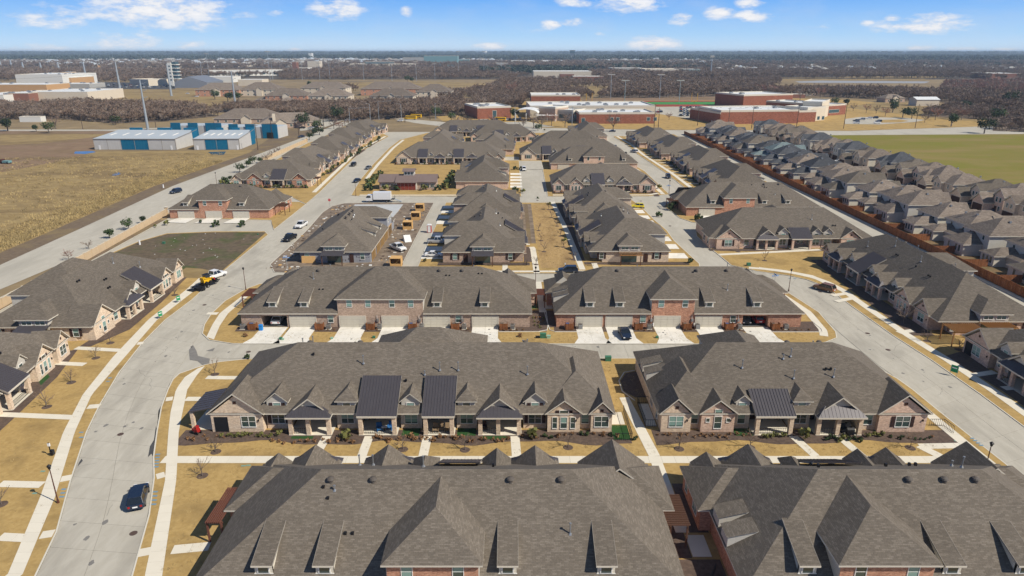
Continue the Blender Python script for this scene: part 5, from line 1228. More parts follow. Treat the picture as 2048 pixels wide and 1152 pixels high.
# metal halls with blue panels
def metal_hall(label, p0, p1, depth, front=True, seed=0):
    P0, P1 = Vector(p0), Vector(p1); d = P1 - P0; L = d.length
    r = empty('metal_hall', (P0.x, P0.y, 0), math.atan2(d.y, d.x), label=label, category='warehouse', group='metal halls beside the wide road')
    n = max(4, round(L / 7)); bw = L / n; mid = n // 2
    for i in range(n):
        blue = (i in (mid - 1, mid)) if n % 2 == 0 else i == mid
        m = MB(); m.box(i * bw + .08, (i + 1) * bw - .08, 0, .3, 0, 5.6, 'panel_blue' if blue else 'panel_white'); m.build('wall_panel', r)
    m = MB(); m.box(0, L, .3, depth, 0, 5.6, 'panel_white')
    for i in range(n + 1): m.box(i * bw - .09, i * bw + .09, -.08, .32, 0, 5.7, 'trim_dark')
    m.extr_x([(0, 5.6), (depth, 5.6), (depth, 7.7)], 0.0, .3, 'panel_white'); m.extr_x([(0, 5.6), (depth, 5.6), (depth, 7.7)], L - .3, L, 'panel_white'); m.box(.3, L - .3, depth - .3, depth, 5.6, 7.4, 'panel_white'); m.build('wall', r)
    q = MB(); q.extr_x([(-.2, 5.75), (depth - .3, 7.75), (depth - .3, 7.6), (-.2, 5.6)], -.2, L + .2, 'roof_metal'); q.box(-.22, L + .22, -.28, -.2, 5.45, 5.8, 'trim_dark')
    q.extr_x([(-.3, 5.7), (depth, 7.8), (depth, 8.0), (-.3, 5.9)][::-1], L + .2, L + .3, 'trim_dark')
    q.build('roof', r)
    k = MB()
    for i in range(6): k.extr_x([(depth * .35, 5.78 + 2 * .35 + .12), (depth * .6, 5.78 + 2 * .6 + .12), (depth * .6, 5.8 + 1.2), (depth * .35, 5.8 + .7)], L * (i + .6) / 6.4 - .5, L * (i + .6) / 6.4 + .5, 'trim_white')
    k.build('roof_light', r, kind='stuff')
    for a, b in ((.14, .3), (.5, .68), (.84, 1.0)):
        m = MB(); m.box(a * L, b * L + (.25 if b == 1 else 0), depth - .6, depth + .3, 5.0 if b < 1 else 0, 8.9, 'panel_blue'); m.build('parapet_tower', r)
    if depth: 
        m = MB(); m.box(L - .1, L + .25, depth - 6, depth - .7, 0, 8.6, 'panel_blue'); m.build('parapet_tower', r)
    for x in (.05, .93): link('side_door', box_mesh(('sdoor',), -.5, .5, -.1, 0, 0, 2.2, 'white_plastic'), r, (x * L + .6, -.02, 0))
    return r
metal_hall('long white metal hall with pale roof, left one of the front pair', g(190, 299), g(353, 299.5), 26)
metal_hall('shorter white metal hall with a blue door panel, right one of the front pair', g(389, 299.5), g(480, 299), 26)
def blue_hall(label, p0, p1, depth, n):
    P0, P1 = Vector(p0), Vector(p1); d = P1 - P0; L = d.length
    r = empty('metal_hall', (P0.x, P0.y, 0), math.atan2(d.y, d.x), label=label, category='warehouse', group='metal halls beside the wide road')
    m = MB(); m.box(0, L, .4, depth, 0, 6.6, 'panel_white'); m.build('wall', r)
    q = MB(); q.box(.3, L - .3, .8, depth - .3, 6.6, 6.75, 'roof_metal'); q.build('roof', r)
    for i in range(n):
        a = L * (i + .08) / n; b = L * (i + (.62 if i < n - 1 else .98)) / n; m = MB(); m.box(a, b, -.2, .6, 0, 8.4, 'panel_blue'); m.build('parapet_tower', r)
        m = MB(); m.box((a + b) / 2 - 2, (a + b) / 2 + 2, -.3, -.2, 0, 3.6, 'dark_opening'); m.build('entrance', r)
blue_hall('rear blue fronted hall behind the long white hall', (-212, 432), (-179, 430), 16, 3)
blue_hall('rear blue fronted hall nearest the wide road, with tall blue corner towers', (-173, 424), (-142, 422), 16, 3)
# brown roofed lodge buildings
def lodge(label, x, y, L, d, rot, h=3.6, wm='brick_brown', grp='brown roofed care buildings', two=False, nw=6, name='lodge', gables=1):
    r = empty(name, (x, y, 0), R(rot), label=label, category='building', group=grp)
    H = h * (2 if two else 1)
    m = MB(); m.box(0, L, 0, d, 0, H, wm); q = MB(); hip(q, -.6, L + .6, -.6, d + .6, H + .1, .5, 'shingle_brown')
    for i in range(gables):
        c = L * (i + 1) / (gables + 1); m.extr_y([(c - 3.5, 0), (c + 3.5, 0), (c + 3.5, H), (c, H + 2.4), (c - 3.5, H)], -1.5, 2, 'stucco' if i % 2 == 0 else wm); gable_y(q, c - 4, c + 4, -2, d * .5, H + .15, .68, 'shingle_brown')
    m.build('wall', r); q.build('roof', r)
    for i in range(nw):
        for fl_ in range(2 if two else 1):
            o = window(r, L * (i + .5) / nw, -.05, 1 + fl_ * h, 1.5, 1.6, 2, 0, 0)
        for fl_ in range(2 if two else 1): window(r, L + .05, d * (.3 + .4 * (i % 2)), 1 + fl_ * h, 1.5, 1.6, 2, math.pi / 2, 0) if i < 2 else None
    return r
lodge('large brown hipped lodge behind the blue halls', -218, 512, 46, 24, 4, nw=8)
lodge('brown roofed lodge with a stone chimney beside the small car park', -172, 478, 40, 22, 18, nw=7, gables=2)
m = MB(); m.box(-1, 1, -1, 1, 0, 9.5, 'stucco'); o = m.build('chimney', bpy.data.objects['lodge.001']); o.location = (9, 2, 0)
AP = [(300, 200, 385, 30, 0), (480, 192, 562, 30, 1), (532, 206, 616, 26, 2), (602, 188, 696, 26, 3), (618, 207, 700, 26, 4), (722, 191, 845, 30, 5), (740, 207, 830, 26, 6), (832, 197, 905, 30, 7), (392, 193, 480, 28, 8)]
APL = ['behind the pale pylon', 'behind the garage sheds', 'with red brick end wall', 'behind the leafless trees', 'right of the red brick end', 'before the yellow field', 'with small roof gables', 'farthest right of the group', 'left of the tall pylon']
for (u0, v, u1, d, i) in AP[1:]:
    a, b_ = g(u0, v), g(u1, v); lodge('two storey apartment house with brown roof ' + APL[i], a[0], a[1], (Vector(b_) - Vector(a)).length * .97, d, 0 + (i % 3 - 1) * 3, 3.7, ['stucco', 'stucco', 'brick_red'][i % 3], 'brown roofed apartment houses', True, 7, 'apartment_house', gables=1)
for (u, v, l) in ((512, 206, 'left'), (560, 208, 'right')): 
    a = g(u, v); lodge(f'small brown roofed garage shed, {l} of the pair below the apartments', a[0], a[1], 14, 10, 0, 3.2, 'brick_brown', 'garage sheds', False, 1, 'garage_shed', gables=0)
# shopping centre, far left
for (u0, u1, v, h, dep, wm, l) in ((-60, 10, 207, 8, 60, 'stucco_white', 'pale store block at the left edge'), (10, 60, 205, 9, 60, 'brick_far', 'red brown store block of the shopping centre'), (60, 178, 203, 9.5, 70, 'stucco', 'cream store block with awnings at the end of the shopping centre'),
                               (-80, 95, 184, 9, 50, 'stucco_orange', 'tan store block behind the front row'), (35, 128, 173, 17, 90, 'stucco_white', 'big pale green cinema block'), (85, 145, 172, 12, 60, 'stucco_orange', 'orange brown cinema front'), (128, 142, 168, 18, 20, 'stucco_orange', 'orange brown corner tower of the cinema'), (115, 180, 177, 6, 40, 'stucco_grey', 'low grey store beside the cinema')):
    flat_building('store', l, g(u0, v), g(u1, v), dep, h, wm, units=6, cat='store', group='shopping centre blocks')
# stadium press tower and hall
a, b_ = g(341, 172), g(357, 172)
tw = empty('stadium_tower', (a[0], a[1], 0), 0, label='white press tower with open balconies beside the stadium', category='tower')
m = MB(); w_ = b_[0] - a[0]; m.box(0, w_ * .45, 0, 14, 0, 34, 'stucco_white'); m.build('wall', tw)
for i in range(5): m = MB(); m.box(w_ * .45, w_ * 1.1, 1, 13, 10 + i * 5.2, 11 + i * 5.2, 'stucco_white'); m.box(w_ * .45, w_ * .95, 2, 12, 11 + i * 5.2, 14 + i * 5.2, 'far_glass'); m.build('balcony', tw)
for i in range(5): link('window', box_mesh(('round_w',), -1.2, 1.2, -.2, 0, 0, 2, 'far_glass'), tw, (w_ * .22, -.02, 8 + i * 5))
m = MB(); a, b_ = g(350, 176), g(415, 176); L_ = b_[0] - a[0]; m.extr_y([(0, 0), (L_, 0), (L_, 8), (L_ * .45, 16), (0, 8)], 0, 60, 'vent_metal'); o = m.build('sports_hall', None, label='grey vaulted sports hall right of the press tower', category='hall'); o.location = (a[0], a[1], 0)
flat_building('sports_hall', 'beige low arena left of the press tower', g(298, 172), g(345, 170), 50, 9, 'stucco', 'stucco', units=0, cat='hall')
flat_building('store', 'long white flat roofed hall behind the apartments', g(405, 165), g(465, 165), 40, 9, 'stucco_white', units=0, cat='building')
flat_building('store', 'tan gymnasium hall behind the apartment roofs', g(477, 172), g(525, 172), 30, 9, 'stucco', units=0, cat='building')
flat_building('store', 'long cream terrace beyond the leafless trees', g(420, 153), g(568, 151), 30, 12, 'stucco_white', 'stucco_white', units=0, cat='building', win=[(30 + 26 * i, 3, 8, 5) for i in range(9)])
FARB = [(1067, 1183, 155.5, 12, 70, 'stucco', 'roof_white', 'long white roofed warehouse beyond the trees'), (1146, 1207, 164, 9, 30, 'brick_far', 'roof_white', 'red brown school hall below the warehouse'), (1120, 1148, 158, 9, 20, 'brick_far', 'brick_far', 'small brick annex beside the warehouse'),
        (1022, 1070, 129, 14, 200, 'stucco_white', 'roof_white', 'white industrial hall left of the far tower'), (1084, 1130, 129, 14, 200, 'stucco_white', 'roof_white', 'white industrial hall right of the previous one'), (1140, 1182, 131, 10, 150, 'stucco', 'stucco', 'beige hall on the far plain'),
        (1184, 1222, 133, 10, 150, 'stucco_white', 'roof_white', 'low white sheds on the far plain'), (1224, 1262, 133, 12, 150, 'stucco_white', 'roof_white', 'white depot roof on the far plain'), (1262, 1290, 131, 9, 150, 'stucco', 'roof_white', 'small pale depot on the far plain'),
        (1225, 1290, 147, 12, 80, 'stucco_grey', 'stucco_grey', 'grey long hall behind the bare trees'), (1290, 1366, 150, 12, 90, 'stucco', 'stucco', 'beige roof complex behind the bare trees'), (1358, 1400, 150, 12, 60, 'teal_far', 'stucco_grey', 'pale blue hall at the wood edge'),
        (700, 830, 137.5, 14, 80, 'stucco', 'stucco', 'wide low college building with beige wings'), (730, 785, 137, 19, 40, 'far_glass', 'roof_white', 'curved glass college front with white roof bands'), (690, 790, 142, 7, 40, 'stucco_white', 'roof_white', 'white car deck before the college'),
        (848, 915, 131, 34, 80, 'teal_far', 'stucco_grey', 'block of teal green flats on the far plain'), (806, 850, 129, 26, 60, 'stucco_grey', 'stucco_grey', 'grey flats left of the teal block'), (915, 938, 129, 20, 60, 'teal_far', 'stucco_grey', 'small teal flats right of the block'),
        (616, 640, 141, 24, 30, 'stucco', 'stucco_white', 'tan hotel block on the plain'), (586, 594, 147, 26, 20, 'brick_far', 'brick_far', 'slim red brown tower block'), (592, 616, 146, 12, 40, 'stucco_white', 'stucco_white', 'pale shop beside the slim tower'), (640, 700, 143, 6, 40, 'stucco_white', 'roof_white', 'long white deck right of the hotel'),
        (549, 562, 128, 16, 40, 'stucco_white', 'roof_white', 'white shed on the far left plain'), (618, 624, 120, 40, 40, 'stucco_white', 'stucco_white', 'thin white silo block on the horizon plain'), (991, 1016, 137, 16, 60, 'stucco_grey', 'stucco_grey', 'grey office right of the teal flats'),
        (1978, 2040, 158, 10, 60, 'brick_far', 'roof_white', 'long hall at the right wood edge'), (215, 226, 124, 12, 80, 'stucco', 'stucco', 'yellow roofed barn on the left plain'), (240, 256, 123.5, 12, 80, 'stucco', 'stucco', 'second yellow roofed barn on the left plain'),
        (262, 300, 112.5, 26, 300, 'stucco_white', 'roof_white', 'pale works on the left horizon'), (320, 328, 110, 40, 200, 'stucco_white', 'roof_white', 'white tank house on the left horizon'), (0, 20, 112.5, 26, 300, 'stucco_orange', 'stucco', 'tan works at the left horizon edge'), (578, 602, 110.3, 24, 300, 'stucco_white', 'roof_white', 'white strip hall on the horizon'), (1312, 1325, 114, 20, 300, 'stucco_orange', 'stucco', 'orange roofed hall near the horizon')]
for (u0, u1, v, h, dep, wm, rm, l) in FARB:
    P0, P1 = g(u0, v), g(u1, v); flat_building('far_building', l, P0, P1, dep, h, wm, rm, units=0, group='buildings on the far plain')
# towers and masts on the plain
def mast(label, u, v, h, w, kind):
    p = g(u, v); r = empty('tower', (p[0], p[1], 0), 0, label=label, category='tower')
    m = MB()
    if kind == 'control': m.box(-w / 2, w / 2, -w / 2, w / 2, 0, h * .72, 'stucco_grey'); m.build('shaft', r); q = MB(); q.box(-w, w, -w, w, h * .72, h, 'far_glass'); q.box(-w * 1.15, w * 1.15, -w, w, h * .97, h * 1.02, 'stucco_grey'); q.build('cabin', r)
    elif kind == 'water': m.cyl(0, 0, 0, h * .6, w * .35, w * .35, 10, 'stucco_grey'); m.build('shaft', r); q = MB(); q.cyl(0, 0, h * .6, h * .75, w * .4, w, 12, 'stucco_white', False); q.cyl(0, 0, h * .75, h, w, w * .4, 12, 'stucco_white'); q.build('tank', r)
    else: m.cyl(0, 0, 0, h, w, w * .6, 6, 'steel_pole'); m.build('shaft', r); q = MB(); q.box(-w * 3, w * 3, -w, w, h * .9, h, 'stucco_grey'); q.build('head', r)
mast('dark control tower standing above the horizon', 1144, 121, 56, 14, 'control'); mast('small water tower left of the control tower', 971, 113, 55, 20, 'water')
mast('thin radio mast above the wood right of the school', 1421, 152, 42, 1.4, 'radio'); mast('left one of two lattice masts on the horizon', 1499, 112, 62, 3.5, 'radio'); mast('right one of two lattice masts on the horizon', 1518, 112, 62, 3.5, 'radio')
# schools
def sc(l, u0, v0, u1, v1, dep, h, wm='brick_school', win=None, units=8, rm='roof_white', band='trim'): return flat_building('school', l, g(u0, v0), g(u1, v1), dep, h, wm, rm, par=.9, cat='school', group='school blocks', win=win, units=units, band=band)
sc('long low red brick school wing with white roof, right of the entrance canopy', 1158, 247.5, 1308, 247, 34, 7.2, win=[(24, 2, 2.2, 2.4), (28.5, 2, 2.2, 2.4), (51, 2, 2.2, 2.4), (56, 2, 2.2, 2.4), (3, 1, 2.5, 3)])
sc('left red brick wing of the first school', 955, 238, 1022, 236, 40, 8.5, win=[(14, 0, 3, 6)])
sc('cream middle wing of the first school with rows of roof units', 1060, 236, 1310, 235, 50, 8.6, 'stucco', units=14)
sc('tall red brick gymnasium behind the first school', 1062, 217, 1160, 217, 40, 11.5, units=3)
sc('brown brick stair block right of the entrance canopy', 1078, 240, 1110, 242, 20, 9.5, 'brick_brown', units=0)
sc('grey stone link block with dark windows', 1110, 241, 1146, 243, 22, 7.5, 'stucco_grey', units=0, win=[(7, 2, 7, 3), (20, 2, 7, 3)])
m = MB(); n = 8
for i in range(n):
    a0, a1 = math.pi * i / n, math.pi * (i + 1) / n; m.poly([(-9 * math.cos(a0), 0, 6 + 3 * math.sin(a0)), (-9 * math.cos(a1), 0, 6 + 3 * math.sin(a1)), (-9 * math.cos(a1), 22, 6 + 3 * math.sin(a1)), (-9 * math.cos(a0), 22, 6 + 3 * math.sin(a0))], 'roof_white')
cp = empty('entrance_canopy', (*g(1052, 243), 0), R(-8), label='arched white entrance canopy on slim posts before the first school', category='canopy'); m.build('roof', cp)
for x in (-8, 0, 8, 16, 22): link('post', box_mesh(('cpost',), -.25, .25, -.25, .25, 0, 6, 'trim_white'), cp, (x, 1, 0))
m = MB(); m.box(8, 24, -2, 2, 4.6, 5.0, 'trim_white'); m.build('awning', cp)
sc('long red brick wing of the second school with a dark window band', 1439, 248.5, 1630, 243.5, 46, 7.6, win=[(32, 1.2, 14, 3), (52, 1.5, 2, 2.4), (56, 1.5, 2, 2.4), (82, 1.5, 2, 2.4), (86, 1.5, 2, 2.4)], units=16)
sc('shaded short red brick wall at the left end of the second school', 1397, 238, 1440, 248.5, 60, 9.0, win=[(6, 1.5, 3, 4), (13, 1.5, 3, 4)], units=2)
sc('tall red brick hall rising behind the second school', 1485, 217, 1583, 214, 44, 11.5, units=3)
sc('cream curved entrance block of the second school', 1612, 243, 1648, 240, 20, 9.5, 'stucco', units=0, win=[(8, 1, 5, 3)])
sc('tall cream entrance wall of the second school', 1640, 239, 1655, 232, 14, 12.5, 'stucco', units=0)
sc('far right brick wing of the second school', 1652, 231.5, 1690, 228.5, 60, 8, win=[(10, 2, 14, 2.5)], units=5)
# barn and houses by the wood
bn = empty('barn', (*g(1832, 212), 0), 0, label='cream barn with a white metal roof in the right meadow', category='barn')
L_ = g(1877, 212)[0] - g(1832, 212)[0]; m = MB(); m.extr_x([(0, 0), (14, 0), (14, 6), (7, 8), (0, 6)], 0, L_, 'stucco'); m.build('wall', bn)
m = MB(); m.extr_x([(-.5, 6.0), (7, 8.3), (14.5, 6.0), (14.5, 5.8), (7, 8.05), (-.5, 5.8)], -.5, L_ + .5, 'roof_white'); m.build('roof', bn)
for (u, v, l) in ((1598, 192, 'brown hipped house among trees beside the pond'), (1770, 205, 'dark roofed farmhouse left of the barn'), (1570, 185, 'grey house behind the second school track')):
    p = g(u, v); lodge(l, p[0], p[1], 22, 14, 8, 4.2, 'brick_brown', 'houses at the wood edge', False, 3, 'farmhouse', gables=1)
p = g(1575, 196); flat_building('shed', 'white roofed shed with red wall beside the pond road', p, (p[0] + 20, p[1]), 10, 4, 'brick_far', units=0, cat='shed')
p = g(40, 244); flat_building('shed', 'small white shed at the brush edge on the left', p, (p[0] + 16, p[1]), 6, 3.5, 'stucco_white', units=0, cat='shed')
# running track field and pond
sheet('sports_field', [GP([(1180, 209), (1440, 209), (1432, 203.5), (1182, 204.5)])], .03, 'field_turf')
sheet('running_track', [GP([(1165, 213), (1452, 213), (1445, 201.5), (1170, 202.5)])], .01, 'track_red')
sheet('bare_bank', [GP([(1165, 202), (1560, 200), (1545, 191), (1300, 194), (1160, 198)])], .015, 'field_brown')
sheet('pond', [GP([(1590, 163), (1640, 161.2), (1860, 163), (1850, 166.5), (1700, 166), (1600, 165.5)])], .05, 'pond_water')
sheet('pond_bank', [GP([(1540, 160.5), (1850, 161), (1850, 157.5), (1540, 157.5)])], .03, 'field_dry')
sheet('far_meadow', [GP([(820, 174), (960, 176), (990, 166), (820, 162), (680, 166), (700, 174)]), GP([(1060, 190), (1190, 190), (1240, 176), (1110, 168), (1090, 175)]), GP([(1690, 215), (1900, 240), (2048, 245), (1900, 208), (1760, 204)])], .02, 'field_dry')
sheet('left_meadow', [GP([(330, 205), (440, 214), (470, 190), (400, 180), (250, 178), (180, 190)])], .02, 'field_dry')
sheet('school_yard', [GP([(1370, 222), (1430, 238), (1395, 240), (1300, 225), (1310, 214), (1420, 213)]), GP([(1690, 248), (1760, 249), (1830, 244), (1850, 240), (1815, 236), (1720, 234), (1690, 238)]), GP([(945, 246), (1055, 243), (1110, 254), (960, 254)])], .05, 'concrete_base')
sheet('drop_island', [GP([(1758, 245.5), (1800, 245), (1818, 242), (1800, 239), (1765, 240)])], .10, 'lawn_dry')
sheet('mall_parking', [GP([(180, 178), (350, 178), (350, 166), (180, 164)])], .03, 'asphalt')
sheet('lodge_parking', [GP([(600, 262), (640, 258), (690, 240), (660, 236), (600, 246)])], .05, 'concrete_base')
sheet('main_road', [GP([(560, 232), (700, 238), (760, 226), (960, 215), (1190, 196), (1185, 193), (950, 210), (700, 226), (560, 222)])], .0, 'asphalt') if False else None

# steel pylons, wooden poles, field lights, wires
def pylon(label, u, v, vt, arms=True):
    p = g(u, v); d = p[1]; a = (u - 1024) / 1365.33
    # height from the pixel row of the top
    b = -(vt - 576) / 1365.33; yy = math.cos(PITCH) + b * math.sin(PITCH); w = -math.sin(PITCH) + b * math.cos(PITCH)
    h = CAM_H + w * d / yy
    r = empty('steel_pylon', (p[0], p[1], 0), 0, label=label, category='pylon', group='steel monopole pylons')
    m = MB(); m.cyl(0, 0, 0, h, max(.9, d * .0016), max(.35, d * .0008), 10, 'steel_pole'); m.build('pole', r)
    for i in range(3):
        z = h - 2 - i * 4.5; m = MB(); m.beam((0, 0, z - .8), (3.6, 0, z + .4), .28, 'steel_pole'); m.build('arm', r)
    return r, h
pylon('big grey steel pole behind the white metal hall', 296, 259, 160); pylon('big grey steel pole above the brown lodge roof', 472, 219, 142); pylon('steel pole left of the press tower', 343, 192, 128)
pylon('steel pole before the stadium car park', 240, 178, 124); pylon('steel pole right of the cinema', 174, 166, 124)
for u, v, t, l in ((118, 141, 124, 'fifth'), (83, 142, 125, 'sixth'), (47, 139, 124, 'seventh'), (24, 138, 120, 'eighth'), (3, 138, 121, 'ninth')): pylon(f'small distant steel pole on the left plain, {l} of the line', u, v, t)
def wpole(label, u, v, h, arm=True, mt='pole_wood'):
    p = g(u, v); r = empty('utility_pole', (p[0], p[1], 0), 0, label=label, category='pole', group='utility poles'); m = MB(); m.cyl(0, 0, 0, h, .24, .16, 6, mt); m.build('pole', r)
    if arm: m = MB(); m.box(-1.3, 1.3, -.12, .12, h - 1.2, h - 1.0, mt); m.build('crossarm', r)
    return (p[0], p[1], h)
wp = [wpole('wooden pole %s' % l, u, v, h) for (u, v, h, l) in ((166, 259, 11, 'by the country road on the left'), (312, 255, 10, 'left of the blue halls'), (545, 277, 15, 'at the blue hall corner'), (516, 300, 14, 'beside the shorter metal hall'), (598, 272, 13, 'near the turning car'), (648, 257, 13, 'before the lodge car park'), (690, 252, 12, 'left of the back street crossing'), (810, 245, 14, 'behind the far street end'), (928, 256, 12, 'before the school car park'), (1316, 262, 15, 'right of the first school'), (1395, 251, 13, 'at the corner of the second school'), (1456, 256, 14, 'before the second school wall'), (1503, 257, 15, 'before the second school windows'), (1593, 254, 15, 'right of the second school windows'), (1687, 257, 17, 'beside the drop off drive'), (1830, 256, 16, 'right of the drop off island'), (1956, 255, 14, 'near the thicket on the right'), (860, 240, 15, 'left of the parked buses'), (1308, 256, 16, 'pale one beside the first school'))]
def wire(pts, sag, name='power_line', label='', group='overhead wires'):
    r = empty(name, pts[0], 0, label=label, category='wire', group=group)
    o = Vector(pts[0])
    for a, b in zip(pts, pts[1:]):
        m = MB(); A, B = Vector(a) - o, Vector(b) - o; n = 8; last = A
        for i in range(1, n + 1):
            t = i / n; q = A.lerp(B, t); q.z -= 4 * sag * t * (1 - t); m.beam(last, q, .07, 'pole_wood'); last = q
        m.build('wire_span', r)
wire([wp[i] for i in (11, 12, 13, 14, 15, 16)], 1.2, label='thin power line strung past the second school')
wire([wp[i] for i in (4, 5, 6, 7)], 1.0, label='thin power line above the lodge car park')
P1_ = g(296, 259); wire([(P1_[0], P1_[1], 38), (-420, 430, 34), (-600, 400, 33)], 3, label='upper cable from the big steel pole to the left'); wire([(P1_[0], P1_[1], 30), (-420, 430, 26), (-600, 400, 25)], 3, label='lower cable from the big steel pole to the left')
def fieldlight(label, u, v, h):
    p = g(u, v); r = empty('floodlight_mast', (p[0], p[1], 0), 0, label=label, category='floodlight', group='sports field floodlights'); m = MB(); m.cyl(0, 0, 0, h, .35, .25, 6, 'steel_pole'); m.build('pole', r); m = MB(); m.box(-4, 4, -.3, .3, h - .6, h + .4, 'stucco_grey'); m.build('lamp_bar', r)
for i, (u, v, h) in enumerate(((1221, 197, 26), (1249, 205, 22), (1319, 198, 26), (1358, 205, 22), (405, 158, 36), (419, 157, 46), (541, 162, 50), (546, 161, 34), (917, 151, 50), (968, 150, 50), (833, 163, 34), (1003, 148, 30), (728, 160, 30), (784, 162, 30), (870, 158, 28), (640, 160, 30), (660, 158, 30), (605, 160, 28))):
    fieldlight(f'{nth(i)} floodlight mast, from the school field round to the far pitches', u, v, h)
for k, (u, v) in enumerate(((1178, 209), (1388, 209))):
    p = g(u, v); r = empty('goal_post', (p[0], p[1], 0), 0, label='yellow goal post at the %s end of the sports field' % ('left', 'right')[k], category='goal post', group='goal posts')
    m = MB(); m.box(-.15, .15, -.15, .15, 0, 3, 'leaf_light'); m.box(-3, 3, -.15, .15, 3, 3.3, 'yellow_machine'); m.box(-3, -2.7, -.15, .15, 3.3, 11, 'yellow_machine'); m.box(2.7, 3, -.15, .15, 3.3, 11, 'yellow_machine'); m.build('frame', r)
def streetpole(l, u, v, h, arm, col='steel_pole'):
    p = g(u, v); r = empty('street_lamp', (p[0], p[1], 0), 0, label=l, category='street lamp', group='tall grey street poles'); m = MB(); m.cyl(0, 0, 0, h, .2, .12, 6, col); m.build('pole', r)
    m = MB(); m.beam((0, 0, h - .2), (arm, 0, h + .3), .14, col); m.box(arm - .6 * (1 if arm > 0 else -1) - .2, arm + .2, -.2, .2, h + .15, h + .35, col); m.build('arm', r)
for a in (('tall lamp with a bent arm left of the far crossing', 741, 243, 13, -3), ('tall lamp at the right of the far crossing', 803, 240, 12, -3), ('white pole with a signal arm at the far crossing', 758, 240, 14, 10), ('grey signal pole left of the far crossing', 700, 247, 11, 14), ('white pole behind the far rows', 871, 240, 12, .5), ('white pole before the first school', 1030, 252, 13, .5), ('white pole at the brick wing corner', 1144, 252, 13, .4)): streetpole(*a)

# ---------------------------------------------------------------- woods and trees
BT = [bare_tree_mesh(11, 10, 0), bare_tree_mesh(12, 9, 0, 520), bare_tree_mesh(13, 8, 0, 480, mname='twig_grey'), bare_tree_mesh(14, 8.5, 0, 520, mname='twig_red')]
LOW = [bare_tree_mesh(21 + i, 8, 0, 420, mname=m_, wtw=.16) for i, m_ in enumerate(('twig', 'twig_grey', 'twig', 'twig_red'))]
EV = [leafy_mesh(31, 6, 6, 420, 'leaf', leaf=.42), leafy_mesh(32, 7, 7, 420, 'leaf', leaf=.42)]
EVL = [leafy_mesh(33, 6, 7, 110, 'leaf_far', leaf=.9, trunk=.1), leafy_mesh(34, 5, 8, 110, 'leaf_far', leaf=.9, trunk=.1)]
hidden = bpy.data.collections.new('tree_forms_bare'); hidden_e = bpy.data.collections.new('tree_forms_green'); hidden_r = bpy.data.collections.new('tree_forms_red'); hidden_h = bpy.data.collections.new('roof_forms')
for me, c in [(LOW[0], hidden), (LOW[1], hidden), (LOW[2], hidden), (EVL[0], hidden_e), (EVL[1], hidden_e), (LOW[3], hidden_r), (LOW[1], hidden_r)]:
    o = bpy.data.objects.new('tree_form', me); c.objects.link(o)
for i, (mn, wn_) in enumerate((('stucco_grey', 'stucco'), ('shingle_brown', 'stucco'), ('roof_metal', 'stucco_white'), ('roof_white', 'stucco_orange'))):
    m = MB(); m.box(0, 16, 0, 12, 0, 4, wn_); hip(m, -.5, 16.5, -.5, 12.5, 4.1, .5, mn) if i < 3 else m.box(.2, 15.8, .2, 11.8, 4, 4.1, 'roof_white'); o = bpy.data.objects.new('roof_form', m.mesh('roof_form')); hidden_h.objects.link(o)
def scatter_group(coll):
    ng = bpy.data.node_groups.new('scatter', 'GeometryNodeTree')
    ng.interface.new_socket('Geometry', in_out='INPUT', socket_type='NodeSocketGeometry'); ng.interface.new_socket('Geometry', in_out='OUTPUT', socket_type='NodeSocketGeometry')
    N = ng.nodes; L = ng.links
    gi = N.new('NodeGroupInput'); go = N.new('NodeGroupOutput'); ci = N.new('GeometryNodeCollectionInfo'); ci.inputs['Collection'].default_value = coll; ci.inputs['Separate Children'].default_value = True; ci.inputs['Reset Children'].default_value = True
    iop = N.new('GeometryNodeInstanceOnPoints'); iop.inputs['Pick Instance'].default_value = True
    rv = N.new('FunctionNodeRandomValue'); rv.data_type = 'FLOAT_VECTOR'; rv.inputs[1].default_value = (.08, .08, 6.28); rv.inputs[0].default_value = (-.08, -.08, 0)
    at = N.new('GeometryNodeInputNamedAttribute'); at.data_type = 'FLOAT'; at.inputs[0].default_value = 'size'
    ri = N.new('FunctionNodeRandomValue'); ri.data_type = 'INT'; 
    for s_ in ri.inputs:
        if s_.name == 'Max' and s_.type == 'INT': s_.default_value = 3
    L.new(gi.outputs[0], iop.inputs['Points']); L.new(ci.outputs[0], iop.inputs['Instance']); L.new(rv.outputs[0], iop.inputs['Rotation']); L.new(at.outputs[0], iop.inputs['Scale'])
    L.new([s_ for s_ in ri.outputs if s_.enabled and s_.type == 'INT'][0], iop.inputs['Instance Index'])
    L.new(iop.outputs[0], go.inputs[0]); return ng
def scatter(name, coll, pts, sizes, zs=0.0):
    me = bpy.data.meshes.new(name); me.from_pydata([(x, y, zs) for x, y in pts], [], []); at = me.attributes.new('size', 'FLOAT', 'POINT'); at.data.foreach_set('value', sizes)
    o = link(name, me, None, kind='stuff'); md = o.modifiers.new('scatter', 'NODES'); md.node_group = scatter_group(coll); return o
def inside(p, poly):
    x, y = p; c = False; n = len(poly)
    for i in range(n):
        (x1, y1), (x2, y2) = poly[i], poly[(i + 1) % n]
        if (y1 > y) != (y2 > y) and x < (x2 - x1) * (y - y1) / (y2 - y1) + x1: c = not c
    return c
def fill(poly, n, r):
    xs = [p[0] for p in poly]; ys = [p[1] for p in poly]; out = []
    while len(out) < n:
        p = (r.uniform(min(xs), max(xs)), r.uniform(min(ys), max(ys)))
        if inside(p, poly): out.append(p)
    return out
rw = random.Random(5)
